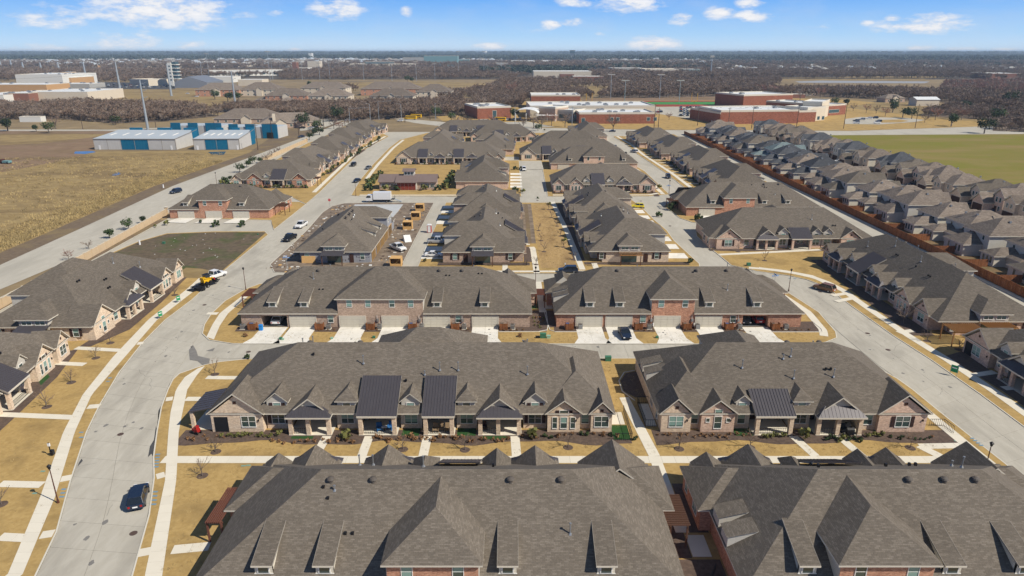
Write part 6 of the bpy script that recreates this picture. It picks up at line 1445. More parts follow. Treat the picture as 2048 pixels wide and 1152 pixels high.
def wood(name, pxs, spacing, coll, smin, smax):
    P = []
    for px in pxs:
        poly = GP(px); ar = abs(sum(poly[i][0] * poly[(i + 1) % len(poly)][1] - poly[(i + 1) % len(poly)][0] * poly[i][1] for i in range(len(poly)))) / 2
        P += [q for q in fill(poly, int(ar / spacing ** 2), rw) if spacing < 12 or not any(inside(q, o_) for o_ in OPEN)]
    if spacing < 9: sheet('wood_floor', [GP(px) for px in pxs], .04, 'wood_floor')
    return scatter(name, coll, P, [rw.uniform(smin, smax) for _ in P])
wood('brush_wood', [[(-40, 240), (120, 238), (230, 247), (330, 243), (440, 232), (380, 216), (240, 213), (180, 208), (60, 214), (-40, 214)], [(430, 224), (560, 232), (640, 240), (700, 243), (950, 228), (960, 212), (860, 206), (700, 211), (560, 214), (470, 214)], [(960, 215), (1040, 214), (1060, 190), (1040, 180), (940, 190)], [(1060, 197), (1160, 198), (1175, 184), (1110, 180), (1050, 188)]], 4.3, hidden, .8, 1.35)
wood('bare_wood', [[(1200, 196), (1300, 196), (1560, 190), (1540, 178), (1420, 172), (1230, 176)], [(1560, 190), (1700, 196), (1900, 206), (2090, 232), (2090, 190), (1900, 188), (1690, 182), (1560, 183)]], 6.5, hidden, 1.0, 1.7)
wood('scrub_wood', [[(880, 205), (1060, 186), (1190, 172), (1180, 160), (1010, 160), (960, 180), (880, 190)], [(560, 160), (1020, 158), (1060, 150), (560, 150)], [(1190, 178), (1560, 172), (1560, 158), (1190, 160)], [(180, 164), (300, 166), (330, 156), (200, 155)], [(900, 212), (1200, 196), (1190, 190), (900, 206)], [(640, 182), (720, 182), (720, 176), (640, 176)]], 9.5, hidden, .9, 1.5)
wood('red_wood', [[(1880, 186), (2090, 200), (2090, 164), (1890, 170)], [(1500, 188), (1560, 190), (1560, 184), (1500, 183)]], 8, hidden_r, 1.0, 1.8)
wood('thicket', [[(1985, 262), (2090, 265), (2090, 235), (1990, 240)], [(1840, 232), (2090, 246), (2090, 232), (1900, 216)]], 5, hidden, .7, 1.2)
# thin strips of open ground, roads and clearings across the far plain
rs = random.Random(4); SP = []
for i in range(46):
    v = 112 + 46 * rs.random() ** 1.1; u = rs.uniform(-40, 2050); w = rs.uniform(40, 240); t = rs.uniform(.35, 1.3) * (v - 103) / 26
    SP.append((rs.choice(['field_dry', 'field_brown', 'field_dry', 'lawn_dry', 'stucco_grey']), GP([(u, v), (u + w, v + rs.uniform(-.3, .3)), (u + w * .9, v - t), (u + w * .15, v - t)])))
for mn in ('field_dry', 'field_brown', 'lawn_dry', 'stucco_grey'): sheet('far_clearing', [p for m_, p in SP if m_ == mn], {'field_dry': .15, 'field_brown': .2, 'lawn_dry': .25, 'stucco_grey': .3}[mn], mn)
OPEN = [p for _, p in SP]
# the far plain: alternating belts of bare wood, dark green belts and roofs
B1 = [[(-60, 163), (180, 160), (470, 154), (700, 150), (1020, 152), (1020, 141), (700, 140), (560, 146), (0, 141), (-60, 144)], [(1190, 166), (1540, 158), (1900, 158), (2090, 160), (2090, 140), (1500, 140), (1180, 146)], [(180, 155), (440, 151), (640, 152), (640, 146), (200, 147)]]
wood('far_wood', B1, 13, hidden, 1.3, 2.2)
wood('far_wood', [[(-60, 140), (2100, 140), (2100, 126), (-60, 126)]], 30, hidden, 1.9, 3.2)
wood('far_green_belt', [[(-60, 126), (600, 122), (2100, 126), (2100, 113), (-60, 113)]], 55, hidden_e, 3.2, 5.5)
wood('far_green_belt', [[(960, 150), (1160, 150), (1190, 138), (960, 140)], [(1180, 138), (1420, 140), (1420, 128), (1180, 128)], [(1400, 134), (2090, 136), (2090, 124), (1400, 124)]], 26, hidden_e, 1.6, 2.8)
wood('far_horizon_belt', [[(-60, 113), (2100, 113), (2100, 108), (-60, 108)]], 150, hidden_e, 6, 10)
wood('far_houses', [[(1440, 146), (2090, 144), (2090, 120), (1440, 118)]], 46, hidden_h, .9, 1.7)
wood('far_houses', [[(200, 136), (700, 132), (700, 121), (0, 121), (0, 130)], [(0, 128), (240, 126), (240, 120), (0, 120)], [(560, 130), (1000, 126), (1000, 119), (560, 120)], [(1180, 128), (1440, 132), (1440, 122), (1180, 122)]], 40, hidden_h, 1.0, 2.4)
# low ridges along the horizon
m = MB(); rh = random.Random(8)
for (yy, hh, step) in ((15000, 24, 700), (24000, 58, 1300)):
    xs = [-26000 + i * step for i in range(int(52000 / step) + 1)]; hs = [hh * (.45 + .55 * abs(math.sin(x * .00021 + yy)) + .12 * rh.random()) for x in xs]
    for i in range(len(xs) - 1): m.poly([(xs[i], yy, -1), (xs[i + 1], yy, -1), (xs[i + 1], yy + 1800, hs[i + 1]), (xs[i], yy + 1800, hs[i])], 'terrain_far'); m.poly([(xs[i], yy + 1800, hs[i]), (xs[i + 1], yy + 1800, hs[i + 1]), (xs[i + 1], yy + 5000, 0), (xs[i], yy + 5000, 0)], 'terrain_far')
struct(m, 'hills')

def bare(label, u, v, s, k=0, cat='tree', grp='leafless trees', px=True, sz=None):
    p = g(u, v) if px else (u, v); me = BT[k % 4]
    return link('bare_tree', me, None, (p[0], p[1], 0), rnd.uniform(0, 6), label=label, category=cat, group=grp) , None
def leafy(label, u, v, s, k=0, grp='evergreen trees', name='evergreen_tree'):
    p = g(u, v); r = empty(name, (p[0], p[1], 0), rnd.uniform(0, 6), label=label, category='tree', group=grp); r.scale = (s,) * 3
    m = shared(('trk',), lambda: (lambda m: (m.cyl(0, 0, 0, 2.6, .28, .2, 6, 'bark', False), m)[1])(MB()).mesh('trunk')); link('trunk', m, r); link('crown', EV[k % 2], r); return r
LV = [(98, 266.5, 1.1, 'left one of two dark trees in the left meadow'), (16, 262, 1.5, 'dark tree at the left edge'), (73, 263, .8, 'small dark tree right of the meadow pair'), (232, 250, 1.0, 'round cedar at the brush edge'), (430, 199, 1.5, 'dark oak among the apartments'), (456, 203, 1.7, 'dark oak right of the pylon foot'), (478, 201, 1.5, 'third oak of the apartment row'), (588, 203, 1.5, 'dark oak at the red brick apartment end'), (622, 175, 1.6, 'dark oak between apartment roofs'), (610, 255, 1.5, 'evergreen at the lodge garden'), (672, 243, 1.7, 'large round evergreen beside the far road'), (636, 260, 1.0, 'low evergreen in the lodge car park'),
      (872, 236, 1.3, 'round evergreen behind the far rows'), (903, 243, 1.0, 'small evergreen left of the school car park'), (1030, 238, 1.4, 'evergreen at the school entrance'), (1076, 262, .7, 'small round bush behind the right centre rows'), (1785, 225, 1.5, 'left round oak of the drop off drive'), (1805, 235, 1.4, 'middle oak of the drop off drive'), (1823, 238, 1.3, 'right oak of the drop off drive'), (1902, 253, 1.5, 'leaning oak near the road bend'), (1936, 221, 1.5, 'cone shaped dark cedar in the right meadow'), (1670, 212, 1.2, 'dark round cedar behind the second school, left'), (1692, 212, 1.2, 'dark round cedar behind the second school, right'), (1788, 216, 1.3, 'oak before the barn'), (1968, 267, 1.5, 'broad low bush at the road side'), (2020, 215, 2.2, 'dark tree inside the right wood'),
      (720, 258, .6, 'small evergreen at the far street corner'), (1990, 245, 1.6, 'dark tree mass beside the thicket'), (815, 164, 1.6, 'cedar in the far meadow, left'), (826, 165, 1.5, 'cedar in the far meadow, right')]
for (u, v, s, l) in LV: leafy(l, u, v, s, len(l))
BL = [(112, 258, 'leafless tree in front of the brush on the left', 1.3), (935, 252, 'bare tree at the left of the school car park', 1.2), (912, 248, 'bare tree left of the school car park pair', 1.2), (985, 252, 'bare tree before the brick school wing', 1.2), (1046, 258, 'bare tree on the school drive', 1.1), (1067, 256, 'left bare tree on the school lawn', 1.5), (1083, 258, 'middle bare tree on the school lawn', 1.6), (1103, 252, 'right bare tree on the school lawn', 1.5), (1130, 254, 'bare tree at the brick wing corner', 1.4), (1226, 263, 'bare tree before the white window panels', 1.7),
      (1145, 212, 'bare tree before the tall brick hall', 1.4), (1024, 190, 'tall bare tree of the middle grove, left', 2.4), (1060, 188, 'tall bare tree of the middle grove, right', 2.4), (1000, 195, 'pale bare tree at the grove edge', 2.2), (1706, 222, 'first small bare tree on the school road', 1.2), (1732, 226, 'second small bare tree on the school road', 1.2), (1752, 227, 'third small bare tree on the school road', 1.0), (1770, 233, 'rusty leaved small tree on the school road', 1.2), (1849, 245, 'bare tree left of the meadow pair', 1.2), (1870, 240, 'spreading bare tree in the meadow', 1.5), (1922, 240, 'reddish bare tree by the road', 1.5), (1905, 238, 'grey bare tree by the road', 1.4), (1858, 220, 'small bare tree below the barn', 1.1), (1640, 196, 'bare tree beside the pond house', 2.0), (1600, 200, 'bare tree before the brown house', 1.6), (1570, 196, 'large bare tree left of the brown house', 2.2), (1500, 184, 'pale spreading tree at the wood front', 2.4),
      (680, 262, 'bare street tree beside the far rows, left', 1.1), (668, 258, 'bare street tree in the lodge yard', 1.2), (700, 256, 'bare street tree beside the far rows, right', 1.0), (1310, 235, 'small bare shrub tree right of the first school', .9), (1338, 240, 'second small bare shrub tree right of the first school', .9)]
for i, (u, v, l, s) in enumerate(BL):
    o, _ = bare(l, u, v, s, 3 if 'red' in l or 'rusty' in l else i); o.scale = (s,) * 3
# street trees along the tan wall and clipped pear trees farther on
for i, (u, v, s, k) in enumerate(((138, 520, .42, 3), (178, 498, .42, 2), (219, 476, .5, 0), (258, 459, .5, 0), (288, 446, .42, 1))):
    if k in (2, 3): o, _ = bare('small bare street tree on the verge behind the tan wall, %s from the left' % nth(i), u, v, 1, k); o.scale = (s,) * 3; o['group'] = 'verge trees behind the tan wall'
    else:
        r = leafy('small leafy street tree on the verge behind the tan wall, %s from the left' % nth(i), u, v, s * 1.0, i, 'verge trees behind the tan wall', 'street_tree')
for i, (u, v) in enumerate(((536, 322), (541, 317), (547, 313), (552, 309), (557, 306), (524, 326), (530, 322))):
    o, _ = bare('slim bare pear tree beside the wide road, %s of its row' % nth(i), u, v, 1, 2); o.scale = (.5, .5, .62); o['group'] = 'bare pear trees along the wide road'
for i, (u, v, s) in enumerate(((452, 368, .5), (480, 345, .6), (494, 335, .6), (506, 328, .55), (523, 326, .5), (619, 280, .7), (628, 272, .8), (639, 270, .8), (462, 362, .4))):
    leafy('round clipped evergreen along the wide road, %s from the left' % nth(i), u, v, s, i, 'clipped evergreens along the wide road')

# ---------------------------------------------------------------- vehicles
def vp(kind, paint, u, v, heading, label, **k):
    p = g(u, v); return vehicle(kind, paint, p, heading, label, **k)
vehicle('suv', 'navy', (-43.9, 67.8), 19, 'dark navy suv driving away on the near left road', name='suv')
vp('pickup', 'white', 603, 454, 174, 'white pickup on the left road, ahead of the black car', name='pickup_truck')
vp('pickup', 'black', 580, 480, 172, 'black pickup parked by the building site kerb')
vp('suv', 'navy', 352, 386, 158, 'dark blue suv alone on the wide road', name='suv')
vp('suv', 'black', 707, 332, 176, 'black suv on the far left street', name='suv'); vp('sedan', 'grey', 737, 338, 170, 'grey car at the kerb opposite the club house'); vp('sedan', 'navy', 714, 364, 168, 'dark blue car in front of the club house')
vp('suv', 'brown', 1648, 581, 38, 'golden brown suv parked on the bend of the right road')
vehicle('sedan', 'navy', (20.9, 116.8), 184, 'dark blue car parked on the driveway before the red brick row', z=.15)
vp('suv', 'navy', 1136, 545, 88, 'dark suv parked across the end of the green', name='parked_suv')
vehicle('sedan', 'white', g(868, 514), -93, 'white saloon on the first driveway behind the near roofs', z=.15); vehicle('pickup', 'silver', g(876, 487), -93, 'silver pickup on the driveway beside the white saloon', z=.15)
vp('pickup', 'white', 796, 500, 222, 'white pickup with an open rack in the building site mud', z=.12)
vehicle('sedan', 'white', (-45.6, 124.0), 2, 'white car inside the open garage at the left end of the third row', z=.15)
vehicle('sedan', 'grey', (45.3, 124.2), 178, 'grey car at the left in the open double garage', z=.15); vehicle('suv', 'red', (47.8, 124.4), 2, 'dark red suv at the right in the open double garage', z=.15)
vehicle('hatch', 'white', (70.4, 215.2), 170, 'white hatchback half out of the open garage in the right middle', z=.15); vehicle('suv', 'silver', (72.4, 217.8), 175, 'silver car deeper inside the same open garage', z=.15)
vp('hatch', 'yellow', 1275, 416, 80, 'bright yellow sports car on a driveway of the upper right street', z=.15)
vp('suv', 'white', 1048, 341, 182, 'white suv on the driveway court before the pink row', name='suv')
vp('suv', 'navy', 1336, 356, 176, 'dark suv on the far right street, nearest'); vp('suv', 'silver', 1268, 305, 30, 'silver blue suv at the right kerb of the far right street'); vp('suv', 'black', 1230, 297, 178, 'black suv at the left kerb of the far right street'); vp('sedan', 'navy', 1224, 264, 90, 'dark car turning at the far end of the right street')
vp('sedan', 'navy', 603, 275, 140, 'dark car at the bend of the wide road'); vp('sedan', 'black', 884, 283, 90, 'black car in the far left court')
for i, (u, v, k, p, h) in enumerate(((1943, 411, 'suv', 'navy', 88), (1962, 416, 'suv', 'silver', 88), (1985, 425, 'sedan', 'blue', 92), (1826, 372, 'suv', 'navy', 80), (1762, 350, 'sedan', 'white', 85), (1634, 312, 'suv', 'blue', 85), (1600, 300, 'sedan', 'black', 80), (1676, 325, 'sedan', 'white', 85))):
    vp(k, p, u, v, h, '%s %s on a driveway of the detached houses, %s from front' % ({'navy': 'dark blue', 'silver': 'silver', 'blue': 'blue', 'white': 'white', 'black': 'black'}[p], 'suv' if k == 'suv' else 'car', nth(i)), z=.13)
# simple cars for the far car parks, one of each kind copied
simple = {}
def lotcar(kind, paint, x, y, h, label, group):
    key = (kind, paint)
    if key not in simple: simple[key] = vehicle(kind, paint, (x, y), h, label, group, simple=True, z=.06); return
    copy_tree(simple[key], None, (x, y, .06), R(h), None, label, group=group)
rc = random.Random(9); cols = ['white', 'silver', 'black', 'navy', 'red', 'grey', 'blue', 'white', 'grey', 'black']
CN = {'white': 'white', 'silver': 'silver', 'black': 'black', 'navy': 'dark blue', 'red': 'red', 'grey': 'grey', 'blue': 'blue'}
def row(n, x0, y0, dx, dy, h, place, group, jump=.15):
    for i in range(n):
        if rc.random() < jump: continue
        c = rc.choice(cols); k = rc.choice(['suv', 'sedan', 'suv', 'hatch']); lotcar(k, c, x0 + i * dx, y0 + i * dy, h + rc.uniform(-2, 2), f'{CN[c]} car {place}, {nth(i)} from left', group)
a, b_ = g(958, 244), g(1045, 240); row(20, a[0], a[1] + 2, (b_[0] - a[0]) / 20, (b_[1] - a[1]) / 20, 2, 'before the first school', 'cars parked before the first school', .1)
a = g(1300, 222); 
for r_ in range(5): 
    q = g(1372 - 4, 232 - r_ * 4); row(11, q[0] - 3, q[1], 2.9, 0, 0, f'in row {r_ + 1} of the car park between the schools', 'cars in the car park between the schools', .12)
row(4, *g(1302, 226), 3.2, 2, 10, 'beside the white roofed school wing', 'cars beside the school wing', 0)
for (u, v, h, c, l) in ((1712, 243, 60, 'navy', 'dark blue car, lower left of the drop off loop'), (1713, 247, 70, 'white', 'white car at the front of the drop off loop'), (1724, 240, 70, 'silver', 'silver car at the top of the drop off loop'), (1738, 238, 80, 'white', 'white car beside the top dark one in the drop off loop'), (1750, 237, 80, 'navy', 'dark car at the top right of the drop off loop'), (1757, 244, 85, 'black', 'black car at the island of the drop off loop'), (1754, 247, 88, 'white', 'white car at the island of the drop off loop')):
    p = g(u, v); vehicle('suv', c, p, h, l, 'cars in the drop off loop', simple=True)
for i in range(7):
    q = g(206 + 0, 175 - i * 1.2); row(16, q[0], q[1], 8.6, 0, 0, f'in row {i + 1} of the stadium car park', 'cars in the stadium car park', .2)
for n_, (u, v, c) in enumerate(((613, 251, 'red'), (607, 254, 'navy'), (604, 257, 'black'), (622, 257, 'silver'), (630, 256, 'black'), (616, 246, 'white'), (640, 252, 'black'))):
    p = g(u, v); lotcar('sedan', c, p[0], p[1], 80, f'{CN[c]} car in the small lodge car park, {nth(n_)} of seven', 'cars in the lodge car park')
for (u, v, c, l) in ((694, 242, 'silver', 'waiting at the far crossing, left'), (706, 241, 'white', 'waiting at the far crossing, middle'), (712, 241, 'navy', 'waiting at the far crossing, right'), (775, 239, 'black', 'on the road behind the far rows'), (800, 243, 'white', 'parked behind the far rows'), (838, 230, 'white', 'beside the bare trees above the far rows'), (375, 188, 'white', 'on the road below the apartments, left'), (393, 194, 'white', 'on the road below the apartments, right'), (457, 195, 'silver', 'before the apartments')):
    p = g(u, v); lotcar('hatch', c, p[0], p[1], 85, f'{CN[c]} car {l}', '')
# school buses as yellow blocks with windows
for i, (u, v) in enumerate(((822, 239), (832, 236), (1000, 242))):
    p = g(u, v); r = empty('school_bus', (p[0], p[1], 0), R(80), label=['yellow school bus, left of the pair behind the far rows', 'yellow school bus, right of the pair behind the far rows', 'yellow school bus before the brick school wing'][i], category='bus')
    m = MB(); m.box(-1.2, 1.2, -4.5, 4, .5, 2.9, 'yellow_machine'); m.box(-1.1, 1.1, 4, 5.4, .5, 1.6, 'yellow_machine'); m.build('body', r); m = MB(); m.box(-1.22, 1.22, -4.2, 3.9, 1.7, 2.4, 'car_glass'); m.build('windows', r)
    m = MB(); [m.box(s * 1.0 - .2, s * 1.0 + .2, y - .45, y + .45, 0, .9, 'tyre') for s in (-1, 1) for y in (-3, 3.6)]; m.build('wheels', r)
# box truck
p = g(760, 404); bt = empty('box_truck', (p[0], p[1], .03), R(91), label='white box truck parked across the street behind the new slab', category='truck')
m = MB(); m.box(-1.2, 1.2, -4.0, 2.1, 1.05, 3.6, 'paint_white'); m.build('cargo_box', bt); m = MB(); m.box(-1.0, 1.0, -3.8, 4.4, .55, 1.02, 'black_metal'); m.build('chassis', bt)
m = MB(); m.extr_x([(2.4, .6), (4.7, .6), (4.7, 1.6), (4.2, 2.6), (2.4, 2.65)], -1.05, 1.05, 'paint_white'); m.build('cab', bt); m = MB(); m.extr_x([(3.0, 1.65), (4.66, 1.65), (4.2, 2.45), (3.0, 2.45)], -1.08, 1.08, 'car_glass'); m.build('windows', bt)
m = MB(); m.box(-1.1, 1.1, -5.2, -4.05, 1.0, 1.1, 'black_metal'); m.box(-1.1, -1.0, -5.2, -5.1, 1.1, 2.2, 'black_metal'); m.box(1.0, 1.1, -5.2, -5.1, 1.1, 2.2, 'black_metal'); m.extr_x([(-5.2, 1.0), (-7.6, .1), (-7.6, .2), (-5.2, 1.1)], -.5, .5, 'steel_pole'); m.build('tail_lift', bt)
wm, rm = wheel_pair_meshes()
for s in (-1, 1):
    for y in (-2.6, 3.6): o = link('wheel', wm, bt, (s * .95, y, 0)); link('rim', rm, o)
# pickup with trailer and yellow skid steer at the left kerb
vehicle('pickup', 'white', g(430, 556), -27, 'white work pickup hitched to the equipment trailer', z=.05)
tp = g(415, 572); tr = empty('flatbed_trailer', (tp[0], tp[1], .04), R(-27), label='black flatbed trailer at the left kerb carrying the yellow loader', category='trailer')
m = MB(); m.box(-1.05, 1.05, -3.6, 2.2, .55, .7, 'black_metal'); m.beam((-.8, 2.2, .6), (0, 3.6, .6), .12, 'black_metal'); m.beam((.8, 2.2, .6), (0, 3.6, .6), .12, 'black_metal'); m.box(-1.05, 1.05, -4.6, -3.65, .2, .32, 'black_metal'); m.build('deck', tr)
for s in (-1, 1):
    for y in (-1.6, -.7): o = link('wheel', wm, tr, (s * 1.15, y, 0)); link('rim', rm, o)
sk = empty('skid_loader', (tp[0], tp[1], .76), R(-27), label='yellow skid steer loader with orange arm strapped on the trailer', category='loader')
m = MB(); m.box(-.6, .6, -1.2, .8, .35, 1.1, 'yellow_machine'); m.box(-.55, .55, -1.3, -.6, 1.1, 1.5, 'yellow_machine'); m.build('body', sk); m = MB(); m.box(-.5, .5, -.6, .6, 1.1, 2.0, 'car_glass'); m.box(-.55, .55, -.7, .7, 2.0, 2.08, 'black_metal'); m.build('cab', sk)
for s in (-.7, .7): m = MB(); m.beam((s, -1.1, 1.4), (s, 1.3, 1.0), .16, 'yellow_machine'); m.beam((s, 1.3, 1.0), (s, 1.7, .3), .14, 'sign_red'); m.build('arm', sk)
m = MB(); m.extr_x([(1.6, .1), (2.4, .1), (2.1, .7), (1.6, .6)], -.9, .9, 'black_metal'); m.build('bucket', sk)
for s in (-1, 1):
    for y in (-.7, .4): link('wheel', wm, sk, (s * .75, y, -.05))
p = g(402, 580); td = empty('compact_loader_bucket', (p[0], p[1], .04), R(-27), label='dark loader bucket and ramp lying behind the trailer', category='bucket')
m = MB(); m.extr_x([(-1.2, 0), (.3, 0), (.3, .9), (-.2, .9), (-1.0, .25)], -1.1, 1.1, 'black_metal'); m.build('shell', td); m = MB(); m.box(-1.0, 1.0, .32, .4, .3, 1.2, 'paint_black'); m.build('back_plate', td)

# ---------------------------------------------------------------- street furniture
def lamp_mesh():
    root = empty('street_lamp', (0, 0, 0))
    m = MB(); m.cyl(0, 0, 0, .5, .16, .10, 8, 'rust_metal', False); m.cyl(0, 0, .5, 4.6, .075, .05, 8, 'rust_metal'); m.build('post', root)
    m = MB(); m.cyl(0, 0, 4.6, 4.95, .13, .22, 6, 'black_metal', False); m.cyl(0, 0, 4.95, 5.0, .27, .27, 6, 'black_metal', False); m.cyl(0, 0, 5.0, 5.22, .26, .03, 6, 'black_metal'); m.build('lantern', root)
    return root
lampp = lamp_mesh(); first = True
for (u, v, l) in ((117, 1007, 'nearest rust brown lamp post beside the left road, at the bottom left'), (492, 580, 'lamp post at the kerb corner left of the third row'), (1577, 583, 'lamp post beside the bend of the right road'), (1071, 578, 'lamp post at the street between the two middle rows'), (1965, 958, 'lamp post rising behind the bottom right roof'), (712, 392, 'lamp post at the club house corner'), (1338, 388, 'lamp post with a sign at the upper right corner'), (434, 371, 'lamp post beside the wide road before the flagged row'), (723, 305, 'lamp post on the far left street'), (1205, 280, 'lamp post on the far right street')):
    p = g(u, v)
    if first: lampp.location = (p[0], p[1], .1); lampp['label'] = l; first = False; o = lampp
    else: o = copy_tree(lampp, None, (p[0], p[1], .1), 0, None, l)
    o['category'] = 'street lamp'; o['group'] = 'lantern lamp posts'
def street_sign(label, u, v, blades, h=3.0, cat='sign'):
    p = g(u, v); r = empty('street_sign', (p[0], p[1], .1), 0, label=label, category=cat); m = MB(); m.cyl(0, 0, 0, h, .045, .045, 6, 'steel_pole'); m.build('post', r)
    for i, (rz, w, c) in enumerate(blades):
        m = MB(); m.box(-w / 2, w / 2, -.02, .02, 0, .24, c); m.box(-w / 2 + .12, w / 2 - .12, -.03, -.02, .08, .16, 'sign_white'); o = m.build('blade', r); o.location = (0, 0, h - .3 + .26 * i); o.rotation_euler = (0, 0, R(rz))
street_sign('blue street name sign at the building site corner', 575, 538, [(0, 1.6, 'sign_blue'), (90, 1.2, 'sign_blue')]); street_sign('blue street name sign at the bend of the right road', 1547, 580, [(10, 1.5, 'sign_blue'), (95, 1.4, 'sign_blue')], 3.4); street_sign('blue street name sign on the upper right corner', 1336, 387, [(5, 1.5, 'sign_blue'), (95, 1.2, 'sign_blue')])
p = g(660, 415); r = empty('stop_sign', (p[0], p[1], .1), 0, label='red stop sign at the street mouth behind the building site', category='stop sign'); m = MB(); m.cyl(0, 0, 0, 2.6, .05, .05, 6, 'steel_pole'); m.build('post', r)
m = MB(); oc = [(.48 * math.cos(math.pi * (i + .5) / 4), -.06, 2.5 + .48 * math.sin(math.pi * (i + .5) / 4)) for i in range(8)]; m.poly(oc, 'sign_red'); m.poly([(x, -.05, z) for x, _, z in oc][::-1], 'steel_pole'); m.build('plate', r)
fc = bpy.data.curves.new('lettering', 'FONT'); fc.body = 'STOP'; fc.size = .30; fc.align_x = 'CENTER'; fc.align_y = 'CENTER'; fc.materials.append(MATS['sign_white'])
_t = bpy.data.objects.new('lettering_curve', fc); fo = link('lettering', bpy.data.meshes.new_from_object(_t), r); fo.location = (0, -.075, 2.5); fo.rotation_euler = (R(90), 0, 0)
def yard_sign(label, u, v, rz, w=.9, h=1.0, z=.5, mt='sign_green'):
    p = g(u, v); r = empty('yard_sign', (p[0], p[1], .1), R(rz), label=label, category='sign', group='')
    m = MB(); m.box(-w / 2, w / 2, -.02, .02, z, z + h, mt); m.box(-w * .32, w * .32, -.03, -.021, z + h * .55, z + h * .7, 'sign_white'); m.build('panel', r)
    m = MB(); m.box(-w / 2 + .03, -w / 2 + .08, -.03, .03, 0, z + h, 'steel_pole'); m.box(w / 2 - .08, w / 2 - .03, -.03, .03, 0, z + h, 'steel_pole'); m.build('frame', r)
yard_sign('green yard sign beside the left pavement, before the striped path', 322, 638, 60); yard_sign('green yard sign nearest the loader trailer', 358, 606, 60); yard_sign('green board sign on the kerb strip of the right road', 1906, 752, -50, 1.1, 1.2, .6)
# trail marker and small dark bins on lawns
for (u, v, l, c) in ((103, 912, 'black dog waste post on the left lawn beside the pavement', 'post'), (1130, 541, 'black dog waste post at the green beside the parked suv', 'post')):
    p = g(u, v); r = empty('waste_post', (p[0], p[1], .1), 0, label=l, category='waste post'); m = MB(); m.box(-.05, .05, -.05, .05, 0, 1.9, 'black_metal'); m.build('post', r); m = MB(); m.box(.02, .42, -.2, .2, .15, .8, 'black_metal'); m.build('bin', r); m = MB(); m.box(-.15, .15, -.08, .08, 1.4, 1.8, 'white_plastic'); m.build('dispenser', r)
# utility boxes
for (u, v, c, s, l) in ((1216, 722, 'green_box', 1.0, 'green transformer box beyond the alley, left of the shorter row'), (1086, 676, 'green_box', 1.1, 'green transformer box on the lawn between the garage rows'), (1097, 677, 'green_pale', .7, 'pale green pedestal right of the transformer box'), (1075, 677, 'black_metal', .5, 'small black box left of the transformer box'), (562, 680, 'green_box', .55, 'dark green box between the first two driveways'), (566, 681, 'green_pale', .4, 'pale pedestal between the first two driveways'), (664, 679, 'green_pale', .45, 'pale green pedestal before the second and third driveways'), (748, 677, 'green_box', .5, 'dark green box between the third and fourth driveways'),
                        (1314, 677, 'green_box', .5, 'dark green box on the lawn right of the parked dark car'), (1503, 677, 'green_box', .55, 'dark green box beside the open garage driveway'), (1498, 677, 'green_pale', .5, 'pale pedestal beside the open garage driveway'), (1497, 532, 'green_box', .9, 'green transformer box on the right corner lawn'), (328, 488, 'green_box', .7, 'small dark box at the vacant lot kerb'), (1287, 417, 'black_metal', .5, 'small dark bin near the yellow car'), (516, 470, 'green_box', .4, 'small box at the far end of the vacant lot kerb')):
    s *= .62; p = g(u, v); r = empty('utility_box', (p[0], p[1], .1), 0, label=l, category='utility box'); m = MB(); m.box(-.8 * s, .8 * s, -.6 * s, .6 * s, -.02, 1.15 * s, c); m.build('cabinet', r); m = MB(); m.box(-.86 * s, .86 * s, -.66 * s, .66 * s, 1.15 * s, 1.25 * s, c); m.build('lid', r)
# manholes, joints, patches
m = MB()
for (u, v) in ((241, 869), (409, 610), (497, 704), (1640, 584), (1735, 667), (1776, 700), (1282, 402), (703, 407), (1075, 401), (1340, 452), (545, 335), (267, 1067)):
    p = g(u, v); m.cyl(p[0], p[1], .0, .045, .42, .42, 14, 'iron')
m.build('manhole_covers', None, kind='stuff')
m = MB(); rr = random.Random(2)
for pts in (GP([(378, 700), (386, 690), (393, 702), (396, 712), (420, 718), (418, 728), (405, 730), (395, 722), (380, 720)]), GP([(412, 702), (430, 696), (426, 703)]), GP([(380, 694), (385, 692), (384, 696)])): m.poly([(x, y, .041) for x, y in pts], 'stain')
for pts in (GP([(296, 915), (300, 893), (308, 880), (312, 852), (314, 862), (306, 915), (303, 908)]), GP([(322, 812), (317, 822), (320, 832), (315, 850), (312, 866), (316, 838)]), GP([(163, 918), (158, 926), (155, 934), (166, 922)]), GP([(340, 765), (337, 775), (334, 790), (330, 800), (338, 778)])): m.poly([(x, y, .043) for x, y in pts], 'asphalt')
m.build('wet_patches', None, kind='stuff')
# sealed cracks and drip stains on the concrete
m = MB(); rr = random.Random(6)
def road_point():
    r = rr.random()
    if r < .4: t = rr.uniform(.05, .85); n = len(CURB_W) - 1; k = int(t * n); p = Vector(CURB_W[k]).lerp(Vector(CURB_W[k + 1]), t * n - k); return p.x + rr.uniform(1, 7.5), p.y
    if r < .75: t = rr.uniform(0, .6); n = len(RC_E) - 1; k = int(t * n); p = Vector(RC_E[k]).lerp(Vector(RC_E[k + 1]), t * n - k); return p.x - rr.uniform(1, 9), p.y
    return rr.uniform(-50, 56), rr.uniform(108, 112.6)
for i in range(26):
    x, y = road_point(); a = rr.uniform(0, 6.3)
    for j in range(rr.randint(3, 8)):
        x2, y2 = x + .7 * math.cos(a), y + .7 * math.sin(a); nx, ny = -math.sin(a) * .022, math.cos(a) * .022
        m.poly([(x - nx, y - ny, .0365 + i * .00005), (x2 - nx, y2 - ny, .0365 + i * .00005), (x2 + nx, y2 + ny, .0365 + i * .00005), (x + nx, y + ny, .0365 + i * .00005)], 'joint'); x, y, a = x2, y2, a + rr.uniform(-.6, .6)
for i in range(60):
    x, y = road_point(); s = rr.uniform(.08, .4); m.poly([(x + s * (.6 + .4 * rr.random()) * math.cos(q), y + s * rr.uniform(.6, 1.6) * math.sin(q), .038 + i * .00003) for q in [k * .785 for k in range(8)]], 'stain')
